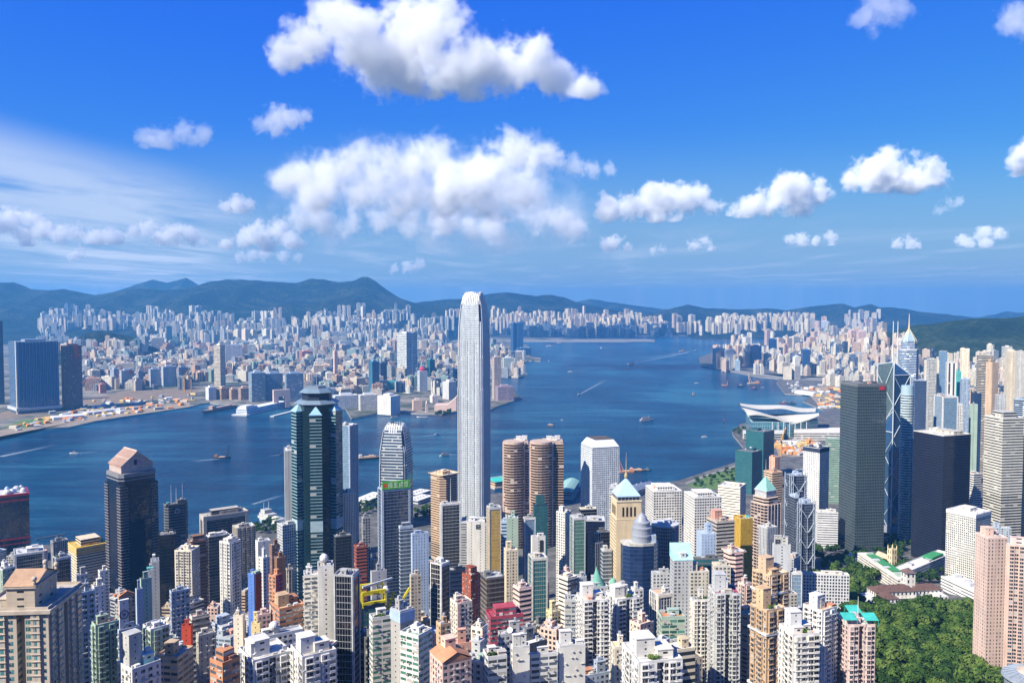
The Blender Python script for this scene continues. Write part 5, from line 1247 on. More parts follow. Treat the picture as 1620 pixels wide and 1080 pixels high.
def extras(row, root, w, d, h):
    f = row.split('|'); op = dict((s.split('=') + ['1'])[:2] for s in f[6].split()) if len(f) > 6 and f[6].strip() else {}
    def P(name, b, col, mat=PLAIN, par=None): return paint(b.build(name, mat, par or root), col)
    fr = -d / 2 - .3
    if 'crane' in op: b = MB(); b.box(-w * .1, 0, h, 3, 3, 7); b.box(-w * .6, 0, h + 7, w * 1.9, 1.4, 1.4); P('crane_boom', b, 'dgr', METAL)
    if 'ring' in op:
        b = MB(); n = 20; x, z = 0, h - 9
        for i in range(n):
            a, c = 2 * pi * i / n, 2 * pi * (i + 1) / n
            b.face([(x + r * cos(g), fr, z + r * sin(g)) for r, g in ((2.2, a), (2.2, c), (3.6, c), (3.6, a))][::-1], None, 0)
        P('ring_emblem', b, 'wht')
        for x in (-w * .2, w * .3): b = MB(); b.tube([(x, 0, h), (x, 0, h + 26)], .3, 5, r2=.1); P('antenna', b, 'wht', METAL)
    if 'sign' in op:
        b = MB(); bw = w * .98; b.box(-w * .0, fr - .3, h + 1, bw, 1.0, 9.5); o = P('roof_sign', b, (.10, .42, .03))
        b = MB(); x0 = -bw * .40
        for i in range(12):
            a, c = 2 * pi * i / 12, 2 * pi * (i + 1) / 12; b.face([(x0, fr - .85, h + 5.7), (x0 + 2.7 * cos(a), fr - .85, h + 5.7 + 2.7 * sin(a)), (x0 + 2.7 * cos(c), fr - .85, h + 5.7 + 2.7 * sin(c))], None, 0)
        P('sign_emblem', b, (.62, .10, .02), par=o)
        # four bold characters, built stroke by stroke
        glyph = {'heng': [(0, 0, .14, 1), (-.02, .55, .24, .12), (.34, .92, .62, .1), (.34, .08, .62, .1), (.40, .30, .12, .45), (.80, .30, .12, .45), (.40, .48, .5, .1), (.40, .66, .5, .1), (.40, .28, .5, .1)],
                 'sheng': [(.44, 0, .14, 1), (.08, .72, .84, .12), (.14, .40, .72, .12), (.02, 0, .96, .13), (.12, .62, .14, .34)],
                 'yin': [(.14, .1, .12, .7), (.0, .62, .38, .1), (.0, .38, .38, .1), (-.02, .02, .42, .11), (.50, .05, .13, .9), (.50, .85, .42, .11), (.50, .60, .42, .1), (.84, .55, .12, .4), (.62, .30, .34, .1), (.80, .02, .2, .14)],
                 'hang': [(.14, 0, .13, .6), (.0, .56, .28, .13), (.06, .80, .30, .12), (.46, .84, .5, .12), (.40, .54, .6, .12), (.68, 0, .14, .6), (.52, 0, .22, .12)]}
        cw = bw * .165
        for k, gname in enumerate(('heng', 'sheng', 'yin', 'hang')):
            b = MB(); xx = -bw * .27 + k * cw * 1.12
            for (gx, gz, gw_, gh_) in glyph[gname]: b.box(xx + (gx + gw_ / 2) * cw * .86, fr - .85, h + 2.6 + gz * 6.2, gw_ * cw * .86, .25, gh_ * 6.2)
            P('sign_character', b, (.72, .80, .60), par=o)
    if 'mark' in op or 'mark2' in op:
        zz = h + (8 if 'mark2' in op else 0) - 7; xx = w * (-.25 if 'mark2' in op else .12); yy = fr if 'mark' in op else fr + d * .28
        b = MB()
        for dx, dz, sx, sz in ((0, 0, 4.5, .9), (0, 3.6, 4.5, .9), (-1.8, 0, .9, 4.4), (1.8, 1.5, .9, 2.8), (0, 1.8, 2.2, .8)): b.box(xx + dx, yy, zz + dz, sx, .3, sz)
        P('wall_mark', b, 'blk')
    if 'slot' in op: b = MB(); b.box(w * .18, fr, h - 15, w * .24, .5, 12); P('dark_slot', b, 'blk')
    if 'redmark' in op: b = MB(); b.box(w * .33, fr, h - 9, w * .18, .4, 5.5); P('red_sign', b, (.45, .03, .04))
    if 'whiteband' in op:
        for z in (h - 13, h - 44): b = MB(); b.prism(rect(w + 1.9, d + 1.9), z, z + 1.3, 0, 0, bottom=True); P('white_band', b, 'wht')
    if 'awn' in op:
        for sx, sy in ((-.38, -.3), (.36, -.34), (.1, .4)):
            b = MB(); x, y = sx * w, sy * d; b.face([(x - 4, y - 3.5, h + 3.6), (x + 4, y - 3.5, h + 3.6), (x + 4, y + 3.5, h + 5.8), (x - 4, y + 3.5, h + 5.8)]); b.face([(x - 4, y + 3.5, h + 5.8), (x + 4, y + 3.5, h + 5.8), (x + 4, y + 4.2, h + 3.8), (x - 4, y + 4.2, h + 3.8)])
            for ax in (-3.8, 3.8):
                for ay in (-3.3, 3.9): b.tube([(x + ax, y + ay, h), (x + ax, y + ay, h + 3.7)], .12, 5)
            P('roof_awning', b, (.05, .42, .36))
    if 'square' in op:
        b = MB(); z = h - 9
        for dx, dz, sx, sz in ((-2.2, 0, .8, 5.2), (2.2, 0, .8, 5.2), (0, 0, 5.2, .8), (0, 4.4, 5.2, .8), (0, 1.8, 1.8, 1.6)): b.box(w * .1 + dx, fr, z + dz, sx, .4, sz)
        P('square_motif', b, (.40, .24, .14))
    if 'slope' in op:
        b = MB(); b.face([(-w / 2 - .5, -d / 2 - .5, h + 1.2), (w / 2 + .5, -d / 2 - .5, h + 1.2), (w / 2 + .5, d / 2, h + 12), (-w / 2 - .5, d / 2, h + 12)]); b.face([(w / 2 + .5, d / 2, h + 12), (w / 2 + .5, -d / 2, h + 1.2), (w / 2 + .5, d / 2, h + 1.2)]); b.face([(-w / 2 - .5, d / 2, h + 12), (-w / 2 - .5, d / 2, h + 1.2), (-w / 2 - .5, -d / 2, h + 1.2)]); b.face([(w / 2, d / 2, h + 12), (w / 2, d / 2, h), (-w / 2, d / 2, h), (-w / 2, d / 2, h + 12)])
        P('sloping_roof', b, op['slope'])
    if 'hood' in op:
        b = MB(); n = 10
        for i in range(n):
            a, c = pi * i / n, pi * (i + 1) / n; r = w * .42
            b.face([(r * cos(a), -r * sin(a), h + 1), (r * cos(c), -r * sin(c), h + 1), (-r * .2, r * .2, h + 15)], None, 0, True)
        b.face([(w * .42, 0, h + 1), (-w * .42, 0, h + 1), (-w * .084, w * .084, h + 15)]); P('copper_hood', b, (.14, .34, .26))
    if 'dome' in op: b = MB(); r = w * .34; b.lathe(0, -d * .1, [(r, h + 1), (r, h + 5), (r * 1.08, h + 5.2), (r * .95, h + 7.5), (r * .6, h + 9.4), (.2, h + 10.4), (.1, h + 12)], 16); P('small_dome', b, (.18, .40, .30))
    if 'ball' in op: b = MB(); r = 2.6; b.lathe(-w * .1, -d * .1, [(.6, h), (.6, h + 2.4)] + [(r * sin(pi * k / 8) + .01, h + 4.6 - r * cos(pi * k / 8)) for k in range(1, 9)], 14); P('roof_ball', b, 'wht')
    if 'beams' in op:
        for k, (y, z) in enumerate(((-.52, 2), (-.5, 9), (-.1, 7), (.3, 12))): b = MB(); b.box(0, y * d, h + z, w * .95, 1.4, 1.6); b.box(-w * .45, y * d, h, 1, 1, z); b.box(w * .45, y * d, h, 1, 1, z); P('yellow_beam', b, (.62, .52, .02))
        for k in range(2): b = MB(); b.tube([(w * .5 + k * 9, -d * .3 + k * 6, h - 6), (w * .5 + 6 + k * 12, d * .1 + k * 4, h + 6)], .9, 4); P('yellow_beam', b, (.62, .52, .02))
        b = MB(); b.lathe(w * .52, 0, [(0.1, h + 6), (2, h + 7), (2.4, h + 9), (1.2, h + 11), (0.1, h + 11.4)], 12); b.tube([(w * .52, 0, h - 4), (w * .52, 0, h + 7)], .4); P('white_ball', b, 'wht')
        b = MB(); b.box(w * .2, d * .1, h + 13, 24, 1.2, 1.4, rz=.4); b.tube([(w * .2, d * .1, h), (w * .2, d * .1, h + 13)], .6); P('crane_boom', b, 'lgr', METAL)
    if 'twoface' in op: b = MB(); b.box(w * .06, fr, 0, w * .88, .5, h + .5); P('coloured_wall', b, op['twoface'])
    if 'gable' in op:
        b = MB(); z0 = h + .1; gh = 4.5
        for sx in (-1, 1):
            q = [(sx * w * .52, -d * .52, z0 + 1), (sx * w * .52, d * .52, z0 + 1), (0, d * .52, z0 + gh), (0, -d * .52, z0 + gh)]; b.face(q if sx > 0 else q[::-1])
        b.face([(-w / 2, -d * .5, z0), (w / 2, -d * .5, z0), (0, -d * .5, z0 + gh)]); P('gabled_roof', b, op['gable'] if op['gable'] in COL else 'org')
    if 'panel' in op: b = MB(); b.box(w * .15, fr, h - 8, w * .55, .4, 8); o = P('blue_panel', b, (.02, .05, .22)); b = MB(); b.lathe(0, 0, [(0, 0), (1.3, 0)], 12); q = b.build('panel_disc', PLAIN, o, (w * .2, fr - .3, h - 4)); q.rotation_euler = (pi / 2, 0, 0); paint(q, 'lgr')
    if 'emblem' in op:
        b = MB(); n = 16; z = h + 8
        for i in range(n):
            a, c = 2 * pi * i / n, 2 * pi * (i + 1) / n
            b.face([(-w * .22 + r * cos(g), -d * .22, z + r * sin(g)) for r, g in ((1.5, a), (1.5, c), (2.3, c), (2.3, a))][::-1], None, 0)
        b.box(-w * .22, -d * .22, z - .8, 1.6, .1, 1.6); P('round_emblem', b, (.20, .22, .25))
for row in ROWS:
    rt = tower(row); extras(row, *rt)

def beige_giant():
    """nearest tower, lower left: stone coloured, bay windows on ledges, pediment house on the roof"""
    ctr, th, w, d, g, h = place(-40, 76, 130, 966, 330)
    root = hero('apartment_tower', 'apartment tower', 'big stone beige tower crowned by a pedimented roof house with ball finials, bottom left', ctr, th, g, 'apartment towers on the slope')
    cc = (.47, .40, .32); poly, cnt, bal = baywalls(w, d, random.Random(3))
    def ledges(b):
        for (i, m0, bw, a, t, nn, r0, rw) in bal:
            for q in range(1, 26): z = h - q * 2.9; s = a + t * (m0 + bw / 2) + nn * .5; b.box(s.x, s.y, z - .14, bw + .6, 1.3, .28, 2, rz=atan2(t.y, t.x))
    body(root, poly, h, 'B', cc, (.05, .17, .17), cnt, cu=.08, rf=.7, extra=ledges)
    b = MB(); b.prism(rect(w + 2.6, d + 2.6), h - .8, h + .6, 0, 0, bottom=True); paint(b.build('cornice', PLAIN, root), cc)
    roofkit(root, w, d, h + .6, random.Random(9), cc, (.45, .40, .34), 1)
    hw, hd = 19.0, 11.0; hx, hy = -w * .18, -d * .12
    b = MB(); p = rect(hw, hd, hx, hy); walls(b, p, h + .6, h + 9.5, 'W'); wallprops(b.build('roof_house', [FAC], root), cc, 'W', ww=.25, wh=.3)
    b = MB(); z = h + 9.5; b.prism(inset(p, -.8), z, z + .9, 0, 0, bottom=True)
    for sy in (-1, 1): b.face([(hx - hw / 2 - .6, hy + sy * hd / 2, z + .9), (hx + hw / 2 + .6, hy + sy * hd / 2, z + .9), (hx, hy + sy * hd / 2, z + 4.6)], None, 0)
    paint(b.build('pediment', PLAIN, root), cc)
    b = MB()
    for sx in (-1, 1): q = [(hx + sx * (hw / 2 + 1), hy - hd / 2 - .8, z + .95), (hx + sx * (hw / 2 + 1), hy + hd / 2 + .8, z + .95), (hx, hy + hd / 2 + .8, z + 5.1), (hx, hy - hd / 2 - .8, z + 5.1)]; b.face(q if sx > 0 else q[::-1])
    paint(b.build('gabled_roof', PLAIN, root), (.42, .27, .17))
    for x, y, zz in ((hx, hy - hd / 2, z + 5), (hx - hw / 2, hy - hd / 2, z + 1), (hx + hw / 2, hy - hd / 2, z + 1)):
        b = MB(); b.lathe(x, y, [(.7, zz), (.7, zz + 1.4), (.4, zz + 1.6), (.9, zz + 2.1), (1.05, zz + 2.7), (.8, zz + 3.4), (.05, zz + 3.8)], 10); paint(b.build('ball_finial', PLAIN, root), cc)
beige_giant()

def finned_drum():
    Y = 830; c = at(1056, 834, Y); g = 30; h = c.z - g; r = 21 * pxm(Y)
    root = hero('office_tower', 'office tower', 'round tower wrapped in fine vertical grey fins, right of the ringed dome', Vector((c.x, Y + r)), 0, g); NEAR.append((c.x, Y + r, r, g))
    n = 30; p = circ(r, n); b = MB(); walls(b, p, 0, h, 'O', counts=[1] * n, fh=3.6); cap(b, p, h); wallprops(b.build('walls', [FAC, ROOF], root), 'gry', 'O', 'br', wh=.75)
    b = MB()
    for k in range(48): a = 2 * pi * k / 48; b.box((r + .35) * cos(a), (r + .35) * sin(a), 0, .9, .5, h, 0, rz=a)
    paint(b.build('fins', PLAIN, root), (.42, .40, .42))
    b = MB(); b.prism(circ(r + .9, n), h - .5, h + 1.4, 0, 0, bottom=True); paint(b.build('roof_rim', PLAIN, root), 'lgr')
    rnd = random.Random(2)
    for k in range(6): b = MB(); b.box(rnd.uniform(-.5, .5) * r, rnd.uniform(-.5, .5) * r, h + 1.4, rnd.uniform(3, 8), rnd.uniform(3, 6), rnd.uniform(1.5, 4), 0); paint(b.build('cooling_unit', METAL, root), 'wht')
finned_drum()
# ------------------------------------------------------------------ the far shores
from mathutils.bvhtree import BVHTree
ridge('town_knoll_hill', [(95, 548), (115, 536), (140, 526), (165, 523), (190, 528), (215, 536), (240, 548)], 5900, 500, 500, 40, 14, 8.1, amp=.1)
ridge('green_knoll_hill', [(258, 580), (280, 570), (300, 566), (318, 570), (335, 580)], 4700, 260, 260, 30, 12, 2.1, amp=.1)
ridge('quarry_hill', [(735, 520), (760, 502), (800, 492), (850, 490), (900, 494), (960, 500), (1010, 512), (1060, 524)], 11600, 900, 900, 70, 14, 7.7, amp=.12)
ridge('strait_hill', [(1085, 528), (1105, 516), (1150, 512), (1200, 516), (1260, 518), (1300, 524)], 10500, 900, 900, 60, 14, 3.7, amp=.12)
_v, _f = [], []
for o in C.objects:
    if o.type == 'MESH' and 'hill' in o.name and o.name.split('.')[0] not in ('far_peak_hills',):
        k = len(_v); _v += [v.co[:] for v in o.data.vertices]; _f += [tuple(i + k for i in p.vertices) for p in o.data.polygons]
HILLS = BVHTree.FromPolygons(_v, _f)
def stand(px, py):
    """the place on flat land or on a hillside seen at a photo pixel"""
    d = Vector(ray(px, py)); h = HILLS.ray_cast(Vector((0, 0, H)), d.normalized(), 16000)
    g = ground(px, py, 4.0) if d.z < -1e-4 else None
    if h[0] is not None and (g is None or h[0].y < g.y): return Vector(h[0])
    return g
def inside(poly, x, y):
    r = False; n = len(poly)
    for i in range(n):
        (a, b_), (c, d) = poly[i], poly[i - 1]
        if (b_ > y) != (d > y) and x < (c - a) * (y - b_) / (d - b_) + a: r = not r
    return r

PAL = {'pale': [(.62, .60, .54), (.48, .50, .50), (.68, .62, .50), (.60, .50, .40), (.42, .44, .46), (.70, .67, .60)],
       'cream': [(.74, .66, .50), (.70, .60, .44), (.76, .70, .58), (.62, .52, .42), (.70, .58, .46)],
       'mixed': [(.62, .60, .56), (.50, .46, .42), (.46, .50, .54), (.66, .56, .44), (.40, .30, .26), (.30, .34, .40), (.56, .42, .34), (.70, .66, .58), (.32, .36, .38), (.62, .50, .40), (.46, .30, .24), (.24, .36, .36), (.68, .67, .63)],
       'warm': [(.70, .60, .48), (.66, .48, .40), (.72, .66, .56), (.60, .46, .38), (.74, .72, .68), (.50, .44, .40), (.70, .56, .44)],
       'white': [(.74, .71, .64), (.68, .65, .58), (.72, .66, .56), (.56, .58, .60), (.62, .52, .46), (.40, .42, .46)],
       'glass': [(.10, .14, .20), (.08, .12, .18), (.16, .20, .26), (.12, .18, .20)]}
TONE = lambda c: ('cream' if c[0] > .66 and c[2] < .60 else 'white' if min(c) > .64 else 'dark glass' if max(c) < .3 else 'pinkish' if c[0] > .55 and c[1] < .5 else 'blue-grey' if c[2] > c[0] + .03 else 'brown' if c[0] < .45 else 'beige' if c[0] - c[2] > .06 else 'grey')
FARB = []
def zone(phr, x0, x1, y0, y1, n, h0, h1, w0, w1, pal, gp=.08, poly=None, seed=0, avoid=(), clus=0):
    rnd = random.Random(seed); k = 0; tries = 0
    while k < n and tries < n * 8:
        tries += 1
        px = rnd.uniform(x0, x1); py = rnd.uniform(y0, y1)
        if poly and not inside(poly, px, py): continue
        if any(a <= px <= c and b_ <= py <= d for a, b_, c, d in avoid): continue
        p = stand(px, py)
        if p is None: continue
        q = pxm(p.y); hh = rnd.uniform(h0, h1) if rnd.random() < .6 else rnd.uniform(h0, h0 + (h1 - h0) * .45)
        ww_ = rnd.uniform(w0, w1); col = PAL['glass' if rnd.random() < gp else pal]; col = col[rnd.randrange(len(col))]
        if max(col) > .3: col = (min(.8, col[0] * 1.07), col[1] * 1.02, col[2] * .90)
        m = 1 + (rnd.randint(1, clus) if clus and rnd.random() < .35 else 0)
        th = rnd.choice((.35, .35 + pi / 2, -.25, .9)) + rnd.uniform(-.08, .08); dp = rnd.uniform(.6, 1.2)
        for j in range(m):                              # estates: the same slab again beside it
            x = p.x + j * cos(.2) * ww_ * q * 1.35; y = p.y + j * sin(.2) * ww_ * q * 1.35
            FARB.append((ww_ * hh, x, y, p.z - 6, ww_ * q, ww_ * q * dp, hh * q * rnd.uniform(.96, 1.04) + 6, th, col, rnd.randrange(5), phr, rnd.random())); k += 1

PK = KOW + [(1130, 500), (-420, 500)]; PI_ = [(1110, 582), (1106, 566), (1125, 556), (1180, 548), (1250, 535), (1330, 530), (1420, 545), (1700, 545), (1700, 640), (1330, 640), (1300, 600), (1240, 600)]
AV = [(-30, 618, 300, 700), (0, 560, 130, 660), (300, 605, 500, 660), (620, 560, 662, 604), (800, 530, 845, 560), (495, 625, 720, 660)]
zone('low crowded blocks across the harbour behind the reclaimed shore', 120, 560, 575, 632, 300, 7, 21, 8, 20, 'mixed', .10, PK, 11, AV)
zone('crowded blocks in the middle of the far city', 60, 700, 546, 600, 620, 8, 22, 5, 16, 'mixed', .06, PK, 12, AV)
zone('pale towers at the foot of the left hills', 60, 330, 503, 548, 270, 9, 24, 4, 8, 'pale', .03, None, 13, [(100, 522, 210, 548)], 2)
zone('estate towers under the highest ridge', 330, 560, 505, 552, 240, 9, 24, 5, 9, 'pale', .03, None, 14, AV, 3)
zone('slabs left of the silver tower below the hills', 540, 735, 500, 545, 200, 9, 22, 4, 9, 'pale', .10, None, 15, AV, 2)
zone('hotels and shops on the far point', 500, 720, 590, 645, 130, 9, 24, 9, 22, 'mixed', .18, PK, 16, AV)
zone('cream towers behind the old runway', 775, 1000, 508, 530, 150, 14, 26, 4, 7, 'cream', .0, None, 17, (), 3)
zone('blue-grey towers at the water behind the old runway', 780, 1060, 524, 533, 110, 9, 18, 6, 12, 'glass', .6, None, 18)
zone('grey blocks beside the silver tower on the far flats', 680, 800, 546, 600, 90, 8, 18, 6, 13, 'mixed', .1, PK, 31, AV)
zone('blocks on the point right of the silver tower', 778, 830, 560, 600, 26, 8, 18, 5, 12, 'mixed', .1, PK, 19, AV)
zone('cream estate across the strait', 1010, 1170, 515, 530, 70, 14, 24, 5, 8, 'cream', .0, None, 20, (), 3)
zone('white cream estate on the eastern hillside', 1160, 1290, 512, 526, 60, 14, 22, 5, 8, 'cream', .0, None, 21, (), 3)
zone('grey slab row on the eastern ridge', 1338, 1392, 505, 515, 14, 12, 18, 5, 8, 'pale', .0, None, 22)
zone('towers along the eastern island shore', 1130, 1430, 545, 592, 260, 12, 26, 6, 12, 'warm', .12, PI_, 23, (), 1)
zone('towers crowding the eastern island shore road', 1240, 1440, 570, 612, 130, 12, 26, 7, 14, 'white', .14, PI_, 24)
zone('towers before the green island hill', 1440, 1640, 575, 660, 210, 14, 36, 8, 15, 'white', .12, None, 25)
zone('towers behind the huge black tower', 1400, 1640, 640, 760, 110, 20, 50, 12, 22, 'warm', .2, None, 26)
zone('towers on the low eastern slopes', 1290, 1400, 525, 560, 60, 14, 26, 6, 11, 'warm', .05, None, 27)
FARB.sort(key=lambda r: -r[0])

def farmesh(b, x, y, z, w, d, h, th, kind, rv, sh=2.95):
    """one far block: slab, tower, cross plan, stepped or podium block"""
    def T(p): return [(x + a * cos(th) - c * sin(th), y + a * sin(th) + c * cos(th)) for a, c in p]
    fh = max(3.4, h / 26); fp = max(3.4, w / 7)
    st = (fh, fp, 0, 0, 0, 0, 0, 0, 0)
    i0 = len(b.f)
    if kind == 0: P = T(rect(w, d)); walls(b, P, z, z + h, st); cap(b, P, z + h)
    elif kind == 1:
        n = w * .16; P = T([(-w / 2, -d / 2), (-n, -d / 2), (-n, -d / 2 + n), (n, -d / 2 + n), (n, -d / 2), (w / 2, -d / 2), (w / 2, -n), (w / 2 - n, -n), (w / 2 - n, n), (w / 2, n), (w / 2, d / 2), (-w / 2, d / 2), (-w / 2, n), (-w / 2 + n, n), (-w / 2 + n, -n), (-w / 2, -n)])
        walls(b, P, z, z + h, st); cap(b, P, z + h)
    elif kind == 2: P = T(rect(w, d)); walls(b, P, z, z + h * .82, st); cap(b, P, z + h * .82); Q = T(rect(w * .6, d * .7)); walls(b, Q, z + h * .82, z + h, st); cap(b, Q, z + h)
    elif kind == 3: P = T(rect(w * 1.25, d * 1.3)); walls(b, P, z, z + h * .22, st); cap(b, P, z + h * .22); Q = T(chamf(w * .85, d * .85, w * .14)); walls(b, Q, z + h * .22, z + h, st); cap(b, Q, z + h)
    else: P = T(rect(w, d * .62)); walls(b, P, z, z + h, st); cap(b, P, z + h)
    q = T([(w * (.2 * rv - .1), d * .02)])[0]; b.box(q[0], q[1], z + h, w * .34, d * .3, 3.5 + 4 * rv, 1, 1, th)
    return i0
WSH = [(.62, .5), (.5, .45), (1.0, .45), (.45, .8), (.7, .55)]
roofg = [(.30, .29, .27), (.42, .41, .39), (.24, .25, .26)]
FART = []
for i, (ar, x, y, z, w, d, h, th, col, kind, phr, rv) in enumerate(FARB[:290]):
    b = MB(); farmesh(b, 0, 0, 0, w, d, h, 0, kind, rv)
    o = b.build('far_tower', [FAC, PLAIN], None, (x, y, z), th); ws = WSH[int(rv * 5)]; gls = max(col) < .3
    wallprops(o, col, 'R', (.03, .06, .12) if gls else (.05, .065, .09), ww=.92 if gls else ws[0], wh=.86 if gls else ws[1], ac=0, rf=.7 if gls else .3)
    FART.append((o, TONE(col), x, y, z + h / 2, w / h, phr))
b = MB(); cl, wn_, gl_ = [], [], []
for i, (ar, x, y, z, w, d, h, th, col, kind, phr, rv) in enumerate(FARB[290:]):
    i0 = farmesh(b, x, y, z, w, d, h, th, kind, rv); ws = WSH[int(rv * 5)]; gls = max(col) < .3
    k = len(b.f) - i0; cl += [(*col, 1)] * k; wn_ += [(.92, .86, 0) if gls else (*ws, 0)] * k; gl_ += [(.03, .06, .12, 1) if gls else (.05, .065, .09, 1)] * k
def massmat():
    m, t = newmat('far_roofs'); a = t.n('ShaderNodeAttribute', attribute_type='GEOMETRY', attribute_name='col')
    p = t.n('ShaderNodeBsdfPrincipled', ins={'Base Color': t.mix(.55, a.outputs[0], (.3, .29, .27)), 'Roughness': .9}); t.n('ShaderNodeOutputMaterial', ins={0: p.outputs[0]}); return m
o = b.build('far_city_blocks', [MASS, massmat()])
def fattr(me, n, ty, vals, key):
    a = me.attributes.new(n, ty, 'FACE'); a.data.foreach_set(key, np.array(vals, dtype=np.float32).ravel())
fattr(o.data, 'col', 'FLOAT_COLOR', cl, 'color'); fattr(o.data, 'wnd', 'FLOAT_VECTOR', wn_, 'vector'); fattr(o.data, 'gls', 'FLOAT_COLOR', gl_, 'color')
tag(o, 'countless small pale blocks of the far city in the haze', 'far city', None, 'stuff')

